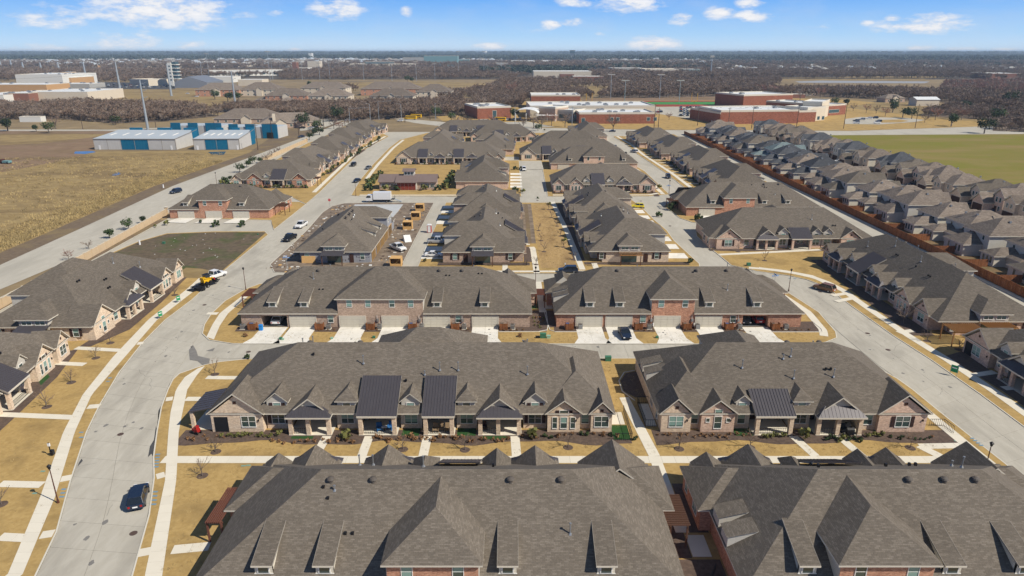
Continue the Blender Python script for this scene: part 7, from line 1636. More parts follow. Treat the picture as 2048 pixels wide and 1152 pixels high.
for i in range(20):
    gx = rr.choice(G3L + G3R); x, y = gx + rr.uniform(-1.6, 1.6), rr.uniform(114, 120.5); s = rr.uniform(.06, .22); m.poly([(x + s * math.cos(q), y + s * 1.3 * math.sin(q), .1315 + i * .00003) for q in [k * .785 for k in range(8)]], 'stain')
m.build('cracks_and_stains', None, kind='stuff')
m = MB()
for (u0, v0, u1, v1, n, c) in ((316, 910, 313, 935, 5, 'lid_blue'), (311, 985, 308, 1010, 4, 'lid_blue'), (163, 866, 163, 876, 2, 'lid_blue'), (220, 757, 216, 764, 2, 'lid_blue'), (128, 980, 124, 995, 3, 'lid_blue'), (86, 944, 86, 952, 1, 'lid_green'), (70, 988, 70, 992, 1, 'lid_green'), (366, 918, 380, 915, 2, 'lid_green'), (1944, 878, 1962, 892, 4, 'lid_blue'), (1912, 883, 1922, 889, 2, 'lid_green'), (487, 933, 497, 932, 2, 'lid_green'), (1580, 557, 1590, 558, 2, 'lid_blue')):
    for i in range(n):
        t = i / max(n - 1, 1); p = g(u0 + (u1 - u0) * t, v0 + (v1 - v0) * t); w = .28; m.box(p[0] - .28, p[0] + .28, p[1] - w / 2, p[1] + w / 2, .10, .122, c)
m.build('meter_lids', None, kind='stuff')
sheet('puddle', [GP([(150, 303), (185, 302), (193, 304), (170, 308), (148, 307)]), GP([(222, 350), (236, 344), (242, 348), (228, 352)]), GP([(416, 304), (452, 303), (448, 309), (425, 310)])], -.01, 'puddle')

# ---------------------------------------------------------------- beds, shrubs, saplings
def bed(poly, z=.113, m='mulch'): return poly
def wavy(x0, x1, ya, yf, seed, amp=.7):
    r = random.Random(seed); top = [(x1, ya), (x0, ya)]; n = max(4, int((x1 - x0) / 1.6)); ph = r.random() * 6
    return [(x0 + (x1 - x0) * i / n, yf - amp * (math.sin(i * .55 + ph) + .4 * math.sin(i * 1.3 + ph))) for i in range(n + 1)] + top
beds = [wavy(-45.5, 16.2, 83.5, 80.2, 1, .55), wavy(19.4, 60.2, 83.5, 80.3, 4, .5)]
beds += [[(-52.3, 119.0), (-48.3, 119.0), (-48.3, 121.3), (-52.6, 121.3)]]
for a, b_ in ((-37.3, -32.9), (-27.9, -24.8), (-19.8, -16.9), (-11.9, -7.6), (-2.5, 5.0), (8.0, 12.2), (17.2, 17.9), (22.9, 27.0), (32.1, 35.0), (40.0, 44.0), (49.0, 57.6), (-42.6, -42.4)):
    beds.append([(a, 118.8), (b_, 118.8), (b_, 121.3), (a, 121.3)])
beds += [[(3.4, 119), (6.6, 119), (6.6, 130), (3.4, 130)], [(5.9, 121), (8.5, 121), (8.5, 130), (5.9, 130)], [(55.2, 119), (58.2, 118.8), (58.6, 124), (55.2, 124)]]
for A_, B_ in (([(-77.4, 112), (-77.2, 120), (-77.3, 135), (-77.8, 151.6)], [(-75.4, 112), (-72.6, 120), (-73.8, 135), (-76.0, 151.6)]), ([(-72.5, 70), (-75.0, 86), (-77.0, 100), (-78.2, 110)], [(-69.5, 70), (-71.6, 86), (-73.8, 100), (-77, 111)])):
    for i in range(3): beds.append([A_[i], B_[i], B_[i + 1], A_[i + 1]])
beds += [wavy(-18.4, 4.4, 163.4, 161.2, 3, .2), wavy(18.0, 44.0, 163.8, 161.6, 5, .2), wavy(52.6, 96, 176.2, 174.0, 6, .3), [(74.5, 117), (78.6, 117), (78.6, 166), (75.6, 166), (75, 140)], [(75.4, 66), (79.2, 66), (79.2, 110), (75.2, 108), (76.3, 95)], wavy(-110, -79, 264, 261.8, 7, .2), wavy(-55, -3, 322.5, 320, 7, .3), wavy(15, 54.5, 254, 251.4, 8, .3),
         [(16.6, 46), (21.6, 46), (21.6, 57.8), (16.6, 57.8)], [(16.5, 58), (18.8, 58), (18.8, 66), (16.5, 66)], [(19.5, 62), (21.6, 62), (21.6, 71), (19.5, 71)],  # dark mulch in the bottom gap stands in for the neighbouring row's shade
         [(3, 164), (6, 164), (6, 178), (3, 178)], [(18.4, 165), (15.6, 165), (15.6, 233), (18.4, 233)]]
sheet('mulch_and_shade_bed', beds, .114, 'mulch')
b = MB()
for pts in ([(5.0, 118.8), (6.7, 119.6), (7.0, 122), (6.6, 130)], [(8.3, 118.7), (7.2, 119.8), (7.0, 123), (7.0, 130)], [(49, 118.6), (58.4, 118.6), (58.9, 120), (58.8, 124)], [(-2.5, 118.7), (5.0, 118.8)], [(8.3, 118.7), (12.2, 118.7)]):
    ribbon(b, pts, offset(pts, .12), .1, .2, 'rock_white')
pts = [(18.6, 92), (17.2, 95), (17.2, 98.5), (18.5, 101.5), (20.3, 102.2)]; ribbon(b, pts, offset(pts, .14), .1, .2, 'rock_white')
b.build('bed_edging', None, kind='stuff')
sheet('mulch_and_shade_bed', [[(18.8, 93), (17.4, 95), (17.4, 98.5), (18.7, 101.3), (20.5, 102), (20.5, 93)]], .1145, 'mulch')
sheet('planting_strip', [[(2.9, 181.5), (4.2, 181.5), (4.2, 233), (2.9, 233)], [(5.4, 181.5), (6.6, 181.5), (6.6, 233), (5.4, 233)]], .113, 'mud')
sheet('dirt_path', [[(4.2, 181.5), (5.4, 181.5), (5.4, 233), (4.2, 233)]], .112, 'edge_dirt')
sheet('turf_patch', [[(13.9, 81.0), (16.2, 81.0), (16.2, 84.8), (13.9, 84.8)], [(-30.2, 81.2), (-27.2, 81.2), (-27.2, 81.9), (-30.2, 81.9)], [(-15.2, 82.0), (-12.8, 82.0), (-12.8, 84), (-15.2, 84)], [(-7.6, 82.0), (-5, 82.0), (-5, 84), (-7.6, 84)], [(-4, 81.1), (-.6, 81.1), (-.6, 81.9), (-4, 81.9)], [(30.8, 82.0), (33.2, 82.0), (33.2, 84), (30.8, 84)], [(3.6, 131), (5.4, 131), (5.4, 136), (3.6, 136)]] + [GP([(77, 762), (95, 748), (100, 755), (82, 772)])], .118, 'turf')
SHR = [leafy_mesh(51 + i, .8, .9, 60, m_, trunk=0, leaf=.16, name='shrub', lobes=5) for i, m_ in enumerate(('leaf', 'leaf_light', 'leaf_brown', 'leaf_light', 'leaf_brown'))]
NS = {}
def shrub(x, y, s, k, label, grp):
    s *= 1.18; o = link('shrub', SHR[k], None, (x, y, .1), rnd.uniform(0, 6), label=label, category='shrub', group=grp); o.scale = (s, s, s * .95); return o
KN = ['dark green', 'yellow green', 'brown', 'yellow green', 'brown']
def shrubs(x0, x1, y0, y1, n, ks, where, s0=.5, s1=.95):
    for i in range(n):
        k = rnd.choice(ks); NS[where] = NS.get(where, -1) + 1; shrub(x0 + (x1 - x0) * (i + .5) / n + rnd.uniform(-.2, .2), rnd.uniform(y0, y1), rnd.uniform(s0, s1), k, f'{KN[k]} shrub {where}, {nth(NS[where])} from left', 'shrubs ' + where)
shrubs(-40, -31.5, 81.6, 82.2, 9, [1, 3], 'under the left gable of the long row'); shrubs(-33, -21, 79.9, 80.9, 12, [2, 4, 2], 'before the first porch of the long row', .4, .8); shrubs(-19, 0, 80.2, 81.4, 24, [2, 4, 4], 'before the metal porches of the long row', .5, .9); shrubs(.8, 15, 81.2, 82.3, 14, [2, 4, 0], 'under the right gables of the long row', .5, .8); shrubs(-44.5, -39, 80.9, 82, 6, [2, 4], 'at the left bed end of the long row', .4, .7)
shrubs(19.6, 33, 81.1, 82.3, 16, [2, 4, 4], 'under the left gables of the shorter row', .4, .7); shrubs(34, 37.6, 81.4, 81.7, 4, [3], 'before the metal porch of the shorter row', .8, .95); shrubs(42.4, 47.3, 80.4, 81.4, 9, [1, 3, 0], 'before the arched porch of the shorter row', .6, 1.0); shrubs(48.5, 51, 81.6, 82, 3, [1], 'beside the shuttered gable of the shorter row', .8, 1.0); shrubs(51.6, 58, 80.8, 81.6, 9, [0, 2], 'under the shuttered gable of the shorter row', .4, .55)
shrub(-22.4, 81.4, 1.9, 1, 'tall light green bush between the first two porches of the long row', ''); shrub(3.2, 81.6, 2.0, 1, 'tall light green bush before the third porch gable', ''); shrub(40.3, 81.4, 2.1, 1, 'tall yellow green bush between the two porches of the shorter row', ''); shrub(-45.4, 107, 1.0, 0, 'small bush at the alley corner', '')
for a, b_ in ((-37.3, -32.9), (-27.9, -24.8), (-19.8, -16.9), (-11.9, -7.6), (-2.5, 3.0), (22.9, 27.0), (32.1, 35.0), (40.0, 44.0), (49.0, 57)): shrubs(a + .4, b_ - .3, 119.2, 119.7, max(2, int((b_ - a) * .8)), [2, 4], 'beside the garage doors of the third row', .3, .55)
shrubs(4, 6.2, 119.6, 129, 10, [1, 2], 'at the right end of the long garage row', .4, .6)
for (x, y, s, k, l) in ((-49.3, 116.3, .9, 2, 'small bush on the lawn left of the first driveway'), (1.3, 116.4, .9, 2, 'small bush on the lawn between the garage rows'), (16.8, 80.9, .8, 0, 'small bush at the gap path')): shrub(x, y, s, k, l, '')
for i, (u, v, s) in enumerate(((335, 450, 2.6), (432, 453, 3.0), (484, 453, 2.9), (535, 430, 3.2), (548, 420, 3.2), (402, 446, 1.6), (310, 455, 1.4), (1396, 441, 3.2), (1030, 384, 3.0), (1045, 386, 2.6), (1030, 340, 2.6), (1042, 340, 2.4), (900, 284, 2.6), (1317, 434, 2.6), (1381, 527, 2.2), (852, 524, 1.6), (1350, 415, 4.4), (1341, 420, 3.6), (1090, 262, 2.2), (455, 372, 3.6), (470, 374, 3.4), (446, 370, 3.4), (1075, 398, 1.2), (604, 368, 2.0), (624, 362, 2.6), (1244, 368, 2.4), (1258, 372, 2.6), (1320, 378, 2.8))):
    p = g(u, v); shrub(p[0], p[1], s * .75, 0 if i % 3 else 1, 'large rounded clipped bush, %s of those beside the far drives and corners' % nth(i), 'large clipped bushes')
for i, (x, y) in enumerate([(-54.2 + j * 2.4, 257.2) for j in range(1)] + [(-56, 262 + j * 3.2) for j in range(10)] + [(-25.5, 260 + j * 3.4) for j in range(10)] + [(-48, 257.3), (-44, 257.2), (-33, 257.3), (-28, 257.6)]):
    o = shrub(x, y, rnd.uniform(2.2, 3.4), i % 2, f'tall garden shrub around the club house, {nth(i)} going clockwise', 'hedge shrubs around the club house')
for i in range(30):
    y = 290 + i * 4.6; x = -80.2 + 1.0 * math.sin(i) - (0 if y < 420 else (y - 420) * .1); shrub(x, y, rnd.uniform(1.2, 2.2), i % 2, f'front garden shrub along the far left street, {nth(i)} from the near end', 'garden shrubs along the far left street')
for i in range(16): shrub(-106 + i * 1.75, 262.2, rnd.uniform(1.0, 1.9), [0, 2, 1][i % 3], f'garden shrub in front of the flagged row, {nth(i)} from the left', 'garden shrubs before the flagged row')
for i in range(30): shrub(74.4 + rnd.uniform(-.6, .6), 242 + i * 6.6, rnd.uniform(1.0, 1.7), i % 2, f'shaded garden shrub along the far right street, {nth(i)} from the near end', 'garden shrubs along the far right street')
for i in range(20): shrub(-54 + i * 2.6, 320.6, rnd.uniform(.9, 1.7), [2, 0][i % 2], f'garden shrub before the row behind the club house, {nth(i)} from the left', 'garden shrubs behind the club house')
for i in range(16): shrub(16 + i * 2.4, 252.2, rnd.uniform(.8, 1.5), [2, 4, 0][i % 3], f'garden shrub before the pink right centre row, {nth(i)} from the left', 'garden shrubs before the right centre row')
# saplings in the lawns: thin stake tree with a mulch ring
SAP = [bare_tree_mesh(70 + i, 3.2, 0, 46, mname='twig', wtw=.022) for i in range(3)]
rings = MB()
for i, (u, v, l) in enumerate(((192, 717, 'left lawn, upper'), (143, 766, 'left lawn, middle'), (94, 815, 'left lawn, lower'), (221, 687, 'left lawn nearest the second row'), (432, 905, 'lawn before the left gable'), (430, 750, 'lawn corner above the left gable'), (405, 953, 'lawn below the left gable'), (806, 900, 'lawn between the second and third front paths'), (930, 901, 'lawn between the third and fourth front paths'), (1136, 896, 'lawn left of the gap path'), (1358, 899, 'lawn right of the gap path'), (1500, 896, 'lawn before the shorter row'), (1820, 897, 'lawn at the right corner'), (350, 591, 'lawn nearest the loader trailer'), (1529, 522, 'right corner lawn'), (1476, 504, 'narrow lawn of the right middle row'),
                                (1854, 683, 'shaded lawn at the right road'), (3, 1010, 'left edge lawn'), (1072, 530, 'green, lower left'), (1146, 520, 'green, lower right'), (1088, 504, 'green, second left'), (1082, 482, 'green, third left'), (1127, 495, 'green, with green leaves'), (1121, 473, 'green, second right'), (1077, 462, 'green, fourth left'), (1114, 453, 'green, third right'), (1103, 436, 'green, fourth right'), (1097, 420, 'green, at the far end'), (1917, 700, 'shaded lawn farther right'))):
    p = g(u, v); o = link('sapling', SAP[i % 3], None, (p[0], p[1], .1), i * 1.3, label='thin leafless sapling on the ' + l, category='sapling', group='newly planted saplings'); o.scale = (1, 1, 1.0 + .1 * (i % 3)) 
    rings.cyl(p[0], p[1], .09, .131, .72, .62, 14, 'mulch')
    if i in (22, 27): p = g(u, v); o = link('crown', SHR[1], None, (p[0], p[1], 1.6), 0, label='light green crown of the young tree on the ' + l, category='young tree'); o.scale = (1.6,) * 3
rings.build('mulch_rings', None, kind='stuff')
for (u, v, l) in ((1806, 648, 'young bare tree in front of the shaded gables on the right'),): o, _ = bare(l, u, v, 1, 2); o.scale = (.55, .55, .75)

# ---------------------------------------------------------------- by the garages: timber screens, air conditioners, bins
def screen_mesh():
    m = MB(); 
    for i in range(9): m.box(-.75 + i * .167, -.75 + i * .167 + .155, -.03, .03, .08, 1.25, 'wood_fence')
    for i in range(7): m.box(-.78, -.72, .05 + i * .167, .05 + i * .167 + .155, .08, 1.25, 'wood_fence'); m.box(.72, .78, .05 + i * .167, .05 + i * .167 + .155, .08, 1.25, 'wood_fence')
    m.box(-.8, .8, -.05, .05, 1.25, 1.3, 'wood_fence'); return m.mesh('timber_screen')
SCM = screen_mesh()
def ac_mesh():
    m = MB(); m.box(-.4, .4, -.4, .4, .08, .95, 'vent_metal'); m.box(-.5, .5, -.5, .5, 0, .08, 'concrete_walk'); m.cyl(0, 0, .95, 1.0, .34, .34, 12, 'vent_dark')
    for i in range(6): m.box(-.41, .41, -.41, .41, .18 + i * .12, .2 + i * .12, 'vent_dark')
    return m.mesh('air_conditioner')
ACM = ac_mesh()
def bins_mesh():
    m = MB()
    for x, c in ((-.35, 'paint_blue'), (.35, 'vent_dark')): m.extr_y([(x - .27, 0), (x + .27, 0), (x + .31, 1.0), (x - .31, 1.0)], -.3, .3, c); m.box(x - .33, x + .33, -.36, .33, 1.0, 1.08, c)
    return m
for i, (x, nm) in enumerate(((-49.3, 'first'), (-36.6, 'second'), (-26.9, 'third'), (-18.9, 'fourth'), (-10.8, 'fifth'), (-1.6, 'sixth'), (10.9, 'seventh'), (24.0, 'eighth'), (33.2, 'ninth'), (41.2, 'tenth'), (50.0, 'eleventh'))):
    side_ = 'along the third row, counted from the left'
    o = link('timber_screen', SCM, None, (x, 119.6, .1), 0, label=f'{nm} reddish timber bin screen {side_}', category='screen', group='timber bin screens')
    bm = bins_mesh(); r = empty('wheelie_bin', (x, 120.5, .1), 0, label=f'dark wheeled bins behind the {nm} timber screen', category='bin', group='wheeled bins behind the screens')
    for xx, c in ((-.35, 'paint_blue' if i % 3 == 0 else 'vent_dark'),): m = MB(); m.extr_y([(xx - .27, 0), (xx + .27, 0), (xx + .31, 1.0), (xx - .31, 1.0)], -.3, .3, c); m.build('bin_body', r); m = MB(); m.box(xx - .33, xx + .33, -.36, .33, 1.0, 1.08, c); m.build('bin_lid', r)
    link('air_conditioner', ACM, None, (x + (1.7 if i != 0 else -1.9) + (.4 if i > 5 else 0), 120.3, .1), 0, label=f'grey air conditioner unit beside the {nm} timber screen', category='air conditioner', group='air conditioner units')
for i in range(6):      # meters and pipes on the brick
    x = (-25.6, -17.6, -9.4, 26.6, 34.4, 43.2)[i]; m = MB(); m.box(-.2, .2, -.15, 0, 1.2, 1.8, 'vent_metal'); m.cyl(-.1, -.08, 1.8, 2.5, .03, .03, 6, 'white_plastic'); m.cyl(.35, -.1, .3, .9, .12, .12, 8, 'white_plastic'); o = m.build('meter_box', None, label='small grey meter box on the brick wall, %s from the left of the third row' % nth(i), category='meter box', group='meter boxes'); o.location = (x, 121.08, .1)
o = link('wheelie_bin', None, None, (-47.5, 119.6, .1), 0, label='bright blue bin leaning at the first timber screen', category='bin'); m = MB(); m.box(-.3, .3, -.3, .3, 0, 1.05, 'sign_blue'); m.build('bin_body', o); m = MB(); m.box(-.34, .34, -.36, .34, 1.05, 1.12, 'sign_blue'); m.build('bin_lid', o)
# pergolas
def pergola(label, x0, x1, y0, y1, z, mt, n, along='x'):
    r = empty('pergola', (x0, y0, .1), 0, label=label, category='pergola')
    w, d = x1 - x0, y1 - y0
    for (x, y) in ((.1, .1), (w - .1, .1), (.1, d - .1), (w - .1, d - .1)): link('post', box_mesh(('ppost', z, mt), -.09, .09, -.09, .09, 0, z, mt), r, (x, y, 0))
    if along == 'x':
        for y in (.1, d - .1): link('beam', box_mesh(('pbeam', w, mt), -.1, w + .1, -.05, .05, 0, .22, mt), r, (0, y, z))
        for i in range(n): link('slat', box_mesh(('pslat', d, mt, n), -.045, .045, -.2, d + .2, 0, .16, mt), r, (w * (i + .5) / n, 0, z + .22))
    else:
        for x in (.1, w - .1): link('beam', box_mesh(('pbeamy', d, mt), -.05, .05, -.1, d + .1, 0, .22, mt), r, (x, 0, z))
        for i in range(n): link('slat', box_mesh(('pslatx', w, mt, n), -.2, w + .2, -.045, .045, 0, .16, mt), r, (0, d * (i + .5) / n, z + .22))
    return r
pergola('reddish brown slatted pergola at the left end of the nearest row', -32.6, -30.9, 60.4, 66.2, 2.4, 'pergola_wood', 8)
pergola('dark brown slatted pergola in the gap between the two nearest rows', 16.6, 18.6, 59.6, 65.0, 2.5, 'wood_brown', 18, 'y')
pergola('dark brown pergola at the right end of the third row, beside the lamp post', 4.9, 6.8, 131.5, 135.5, 2.5, 'pergola_wood', 9, 'y')
pergola('brown slatted pergola beside the left end of the third row', -55.2, -53.0, 131.0, 136.0, 2.4, 'pergola_wood', 10, 'y')
pergola('golden pergola between the two shaded rows on the right', 78.5, 84.5, 111.9, 115.6, 2.6, 'wood_gold', 16)
pergola('red brown pergola at the end of the three home row', -76.3, -73.0, 215.5, 220.5, 2.6, 'wood_brown', 9, 'y'); pergola('dark pergola at the right end of the flagged row', -79.2, -76.0, 266, 271, 2.6, 'wood_brown', 9, 'y'); pergola('pergola left of the red brick middle row', 52.4, 55.4, 224, 229, 2.6, 'wood_brown', 9, 'y')
p = (18.8, 53.0)
sheet('patio', [[(20.4, 84.5), (18.9, 84.5), (18.9, 91), (20.4, 91)], [(-44.9, 83.6), (-41.6, 83.6), (-41.6, 89.4), (-44.9, 89.4)], [(13.9, 85.0), (16, 85.0), (16, 88.5), (13.9, 88.5)], [(18.9, 58.2), (20.9, 58.2), (20.9, 61.6), (18.9, 61.6)], [(6.9, 131), (8.4, 131), (8.4, 135), (6.9, 135)]], .122, 'concrete_walk')
def iron_fence(label, pts, h=1.1):
    r = empty('iron_fence', (pts[0][0], pts[0][1], .1), 0, label=label, category='fence'); o = Vector(pts[0])
    for a, b in zip(pts, pts[1:]):
        A, B = Vector(a) - o, Vector(b) - o; m = MB(); m.beam((A.x, A.y, h), (B.x, B.y, h), .05, 'black_metal'); m.beam((A.x, A.y, .15), (B.x, B.y, .15), .04, 'black_metal'); n = max(2, int((B - A).length / .28))
        for i in range(n + 1): q = A.lerp(B, i / n); m.beam((q.x, q.y, 0), (q.x, q.y, h), .03, 'black_metal')
        m.build('fence_section', r)
iron_fence('black iron garden fence right of the long row', [(14, 80.8), (16.3, 80.8), (16.3, 88.6)]); iron_fence('black iron garden fence left of the shorter row', [(20.4, 84.4), (18.8, 84.4), (18.8, 91.2), (20.4, 91.2)]); iron_fence('black iron fence around the patio in the bottom gap', [(20.6, 56), (19.2, 53.6), (17.4, 53.6)]); iron_fence('low black fence before the rows left of the green', [(-18.4, 161.0), (-9, 160.6)], .8); iron_fence('low black fence right of the entrance at the green', [(-6, 160.9), (3.6, 160.9), (3.8, 164)], .8); iron_fence('low black fence before the rows right of the green', [(18.5, 160.6), (20, 160.4)], .8); iron_fence('low black fence under the golden pergola row', [(24.4, 161.2), (44, 161.2)], .8); iron_fence('low black fence at the left lot corner', [(-104, 213), (-100, 213), (-100, 216)], 1.2)
iron_fence('black railing beside the corner house of the right road', [(58.8, 84.6), (60.8, 84.6), (61.0, 82.6)])
# seats on porches
def chair(x, y, rz, c, label):
    r = empty('patio_chair', (x, y, .17), R(rz), label=label, category='chair'); m = MB(); m.box(-.35, .35, -.35, .3, .25, .42, c); m.build('seat', r); m = MB(); m.extr_x([(.22, .3), (.38, .3), (.55, 1.05), (.42, 1.05)], -.38, .38, c); m.build('backrest', r)
    m = MB(); m.box(-.42, -.34, -.35, .35, .0, .6, c); m.build('arm', r); m = MB(); m.box(.34, .42, -.35, .35, 0, .6, c); m.build('arm', r)
chair(-18.4, 83.3, 20, 'cushion_blue', 'left blue cushioned chair on the first metal roofed porch'); chair(-17.0, 83.6, -20, 'cushion_blue', 'right blue cushioned chair on the first metal roofed porch')
for i, x in enumerate((-10.6, -9.9, -8.9)): chair(x, 83.1 + .3 * (i % 2), 0, 'wicker', f'tan fan backed chair on the second metal roofed porch, {nth(i)} from the left')
chair(-3.9, 83.5, 10, 'door_brown', 'dark chair on the third porch of the long row'); chair(45.9, 82.9, 0, 'black_metal', 'left black chair on the arched porch'); chair(46.8, 83.2, 0, 'black_metal', 'right black chair on the arched porch')
m = MB(); m.cyl(0, 0, 0, .6, .06, .06, 8, 'black_metal'); m.cyl(0, 0, .6, .66, .42, .42, 14, 'white_plastic'); o = m.build('side_table', None, label='small white round table between the blue chairs', category='table'); o.location = (-17.7, 83.2, .17)
r = empty('grill', (46.3, 81.9, .12), 0, label='black barbecue grill before the arched porch', category='grill'); m = MB(); m.box(-.5, .5, -.3, .3, .3, .9, 'black_metal'); m.build('cart', r); m = MB(); m.extr_x([(-.3, .9), (.3, .9), (.28, 1.15), (0, 1.3), (-.28, 1.1)], -.5, .5, 'black_metal'); m.build('lid', r)
r = empty('lawn_tractor', (-43.6, 82.6, .12), 20, label='red garden machine under the side porch roof of the long row', category='machine'); m = MB(); m.box(-.3, .3, -.5, .5, .3, .8, 'paint_red'); m.build('body', r); m = MB(); m.box(-.25, .25, -.4, .0, .8, 1.2, 'paint_red'); m.build('hood', r)
for s in (-.3, .3):
    for y in (-.4, .35): o = link('wheel', wm, r, (s, y, 0)); o.scale = (.7, .7, .7)

# ---------------------------------------------------------------- building site
sheet('new_slab', [[(-54.5, 201.5), (-54, 231.5), (-37.7, 231.7), (-37.7, 222), (-38.4, 202)]], .24, 'slab_new')
b = MB(); b.prism([(-54.6, 201.4), (-54.1, 231.6), (-37.6, 231.8), (-37.6, 222), (-38.3, 201.9)], .1, .235, 'slab_new'); b.build('slab_edge', None, kind='structure')
def osb_bin(label, u, v, s=1.0, rz=0, red=False):
    p = g(u, v); r = empty('scrap_bin', (p[0], p[1], .1), R(rz), label=label, category='timber box', group='chipboard scrap boxes'); w = 1.3 * s
    for i, (x0, x1, y0, y1, h) in enumerate(((-w, w, -w, -w + .06, 1.0), (-w, -w + .06, -w, w, 2.1), (w - .06, w, -w, w, 2.1), (-w, w, w - .06, w, 2.3))): m = MB(); m.box(x0, x1, y0, y1, 0, h, 'osb'); m.build('side_board', r)
    m = MB(); m.box(-w, w, -w * .9, w, 2.25, 2.32, 'osb'); m.build('roof_board', r)
    rr = random.Random(u); m = MB()
    for i in range(14): x, y = rr.uniform(-w * .8, w * .8), rr.uniform(-w * .7, w * .7); m.box(x, x + .4, y, y + .2, .1, .3 + .5 * rr.random(), rr.choice(['osb', 'osb_white', 'shutter']))
    m.build('scraps', r, kind='stuff')
for i, (u, v, l) in enumerate(((793, 533, 'nearest chipboard box, at the roof edge'), (816, 458, 'chipboard box beside the concrete lane, second'), (832, 439, 'chipboard box with pale sheets, third along the lane'), (840, 422, 'farthest chipboard box with green sheeting'))): osb_bin(l, u, v, 1.05 - .0 * i)
p = g(618, 526); r = empty('board_stack', (p[0], p[1], .1), 0, label='stack of yellow boards leaning on the sheathed wall', category='boards')
for i in range(3): m = MB(); m.extr_x([(-.1 - i * .12, 0), (-.02 - i * .12, 0), (.28 - i * .12, 1.7), (.2 - i * .12, 1.7)], -1.7, 1.7, 'osb'); m.build('board', r)
p = g(859, 465); r = empty('portable_toilet', (p[0], p[1], .1), 0, label='red portable toilet with white roof beside the concrete lane', category='portable toilet'); m = MB(); m.box(-.6, .6, -.6, .6, 0, 2.1, 'red_plastic'); m.build('cabin', r); m = MB(); m.extr_y([(-.65, 2.1), (.65, 2.1), (.5, 2.35), (-.5, 2.35)], -.65, .65, 'white_plastic'); m.build('roof', r); m = MB(); m.box(-.42, .42, -.64, -.6, .1, 1.95, 'white_plastic'); m.build('door', r)
p = g(815, 482); r = empty('tarp_pile', (p[0], p[1], .1), R(20), label='white tarpaulin over a slanted pile beside the lane', category='tarpaulin'); m = MB(); m.extr_x([(-1.6, 0), (1.6, 0), (1.3, 1.3), (.6, 1.5)], -1.0, .9, 'osb_white'); m.build('sheet', r); m = MB(); m.box(-.9, .6, 1.5, 2.0, 0, .7, 'osb'); m.build('boards', r)
m = MB(); rr = random.Random(12)
for i in range(420):
    x, y = rr.choice([(rr.uniform(-38, -28), rr.uniform(157, 233)), (rr.uniform(-60, -55), rr.uniform(158, 232)), (rr.uniform(-55, -30), rr.uniform(155.5, 160))]); s = rr.uniform(.08, .45); m.box(x - s, x + s * rr.random(), y - s, y + s * rr.random(), .1, .12 + .25 * rr.random(), rr.choice(['mud', 'mud', 'osb', 'osb_white', 'rock_white', 'mulch']))
for i in range(34):
    x, y = rr.uniform(-104, -74), rr.uniform(155, 200)
    if inside((x, y), GP([(530, 466), (430, 466), (335, 470), (280, 486), (262, 530), (362, 548), (446, 541)])): s = rr.uniform(.05, .13); m.box(x - s, x + s, y - s, y + s, .1, .16, 'osb_white')
m.build('site_debris', None, kind='stuff')
# dark dormant tufts and fresh spots scattered over the near lawns, straw tufts on the west field edge
def tuft_mesh(seed, mname, h, n=10, sp=.16):
    r = random.Random(seed); m = MB()
    for i in range(n):
        a = r.uniform(0, 6.3); x, y = r.gauss(0, sp), r.gauss(0, sp); dx, dy = math.cos(a) * .05, math.sin(a) * .05; lx, ly = r.gauss(0, h * .4), r.gauss(0, h * .4); m.poly([(x - dx, y - dy, 0), (x + dx, y + dy, 0), (x + lx, y + ly, h * r.uniform(.6, 1.2))], mname)
    return m.mesh('tuft')
mat('straw', (0.44, 0.33, 0.15)); mat('straw_dark', (0.22, 0.17, 0.085)); set_rand(MATS['straw'], .3)
hidden_t = bpy.data.collections.new('tuft_forms')
for i, mn in enumerate(('straw', 'straw_dark', 'straw')): o = bpy.data.objects.new('tuft_form', tuft_mesh(i, mn, .55, 12, .5)); hidden_t.objects.link(o)
edge = offset(WR_W[:5], 9); edge2 = offset(WR_W[:5], 20)
P = []
while len(P) < 6500:
    i = rw.randrange(len(edge) - 1); t = rw.random(); s = abs(rw.gauss(0, 1)); a = Vector(edge[i]).lerp(Vector(edge[i + 1]), t); b = Vector(edge2[i]).lerp(Vector(edge2[i + 1]), t); q = a.lerp(b, s * .6 - .1); P.append((q.x, q.y))
P += fill([(-340, 100), (-140, 100), (-150, 360), (-300, 330)], 6000, rw)
scatter('dry_grass', hidden_t, P, [rw.uniform(.5, 1.6) for _ in P], -.02)
P = []
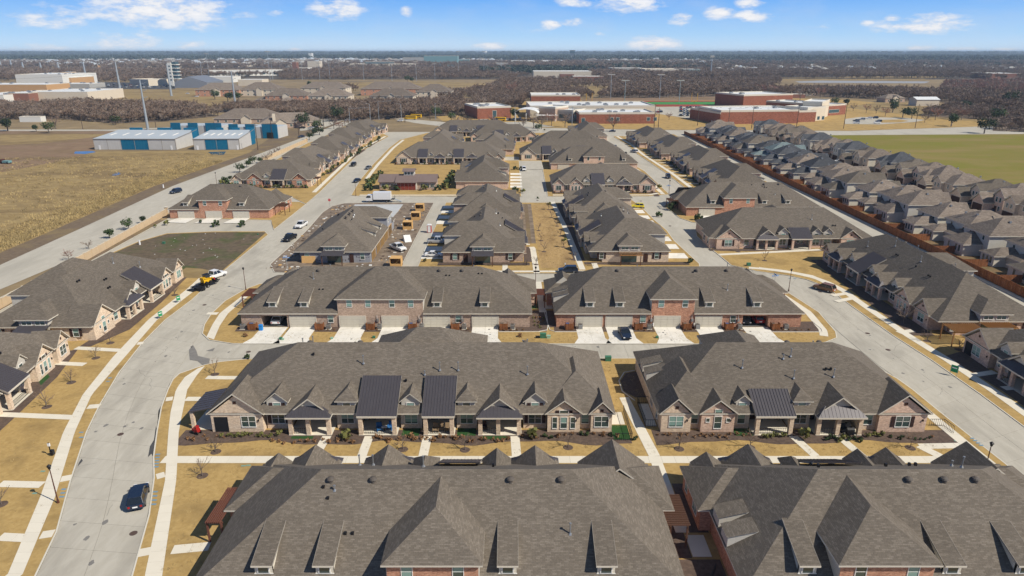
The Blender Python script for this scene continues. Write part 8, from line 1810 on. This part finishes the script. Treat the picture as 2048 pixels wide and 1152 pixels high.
for poly in ([(-58, 52), (-48, 52), (-56, 75), (-66, 105), (-74, 100)], [(-41, 78), (-44, 101), (-41, 106), (-39, 78)], [(-40, 77.4), (58, 77.4), (58, 80), (-40, 80)], [(-36, 56), (-31, 56), (-31, 75), (-43, 75)], [(-50, 114), (54, 114), (54, 118.6), (-50, 118.6)], [(7, 158), (14, 158), (14, 232), (7, 232)], [(14, 84), (20, 84), (20, 106), (14, 106)]):
    n_ = int(abs(poly[0][0] - poly[2][0]) * abs(poly[0][1] - poly[2][1]) * 2.2); P += fill(poly, n_, rw)
scatter('lawn_tufts', hidden_t, P, [rw.uniform(.16, .34) for _ in P], .09)
# bare gutter grass specks beyond; dock and junk at the field edge left
p = g(12, 327); r = empty('junk_truck', (p[0], p[1], 0), R(80), label='teal and rust old truck by the brush fence at the left edge', category='truck'); m = MB(); m.box(-1, 1, -2.5, 1, .5, 1.4, 'teal_far'); m.build('body', r); m = MB(); m.box(-1, 1, 1, 2.4, .5, 2, 'rust_metal'); m.build('cab', r); m = MB(); [m.box(s * .9 - .15, s * .9 + .15, y - .4, y + .4, 0, .8, 'tyre') for s in (-1, 1) for y in (-1.6, 1.6)]; m.build('wheels', r)
for i, (u, v, l) in enumerate(((327, 376, 'white marker post at the kerb of the wide road'), (280, 490, 'white pipe stub in the vacant lot'))):
    p = g(u, v); m = MB(); m.cyl(0, 0, 0, 1.2, .25, .2, 8, 'white_plastic'); m.box(-.2, .2, -.2, .2, 1.2, 1.3, 'white_plastic'); o = m.build('marker_post', None, label=l, category='post'); o.location = (p[0], p[1], .05)

# ---------------------------------------------------------------- air
hz = MB(); hz.box(-32000, 32000, -200, 34000, -1.6, 68.0, 'trim')
hme = hz.mesh('haze'); hme.materials.clear()
hm = bpy.data.materials.new('haze_air'); hm.use_nodes = True; hm.node_tree.nodes.clear()
pv = hm.node_tree.nodes.new('ShaderNodeVolumePrincipled'); pv.inputs['Color'].default_value = (0.62, 0.80, 1.0, 1); pv.inputs['Density'].default_value = 0.00009; pv.inputs['Anisotropy'].default_value = 0.0
mo = hm.node_tree.nodes.new('ShaderNodeOutputMaterial'); hm.node_tree.links.new(pv.outputs[0], mo.inputs['Volume']); hme.materials.append(hm)
link('haze', hme, None, kind='stuff')
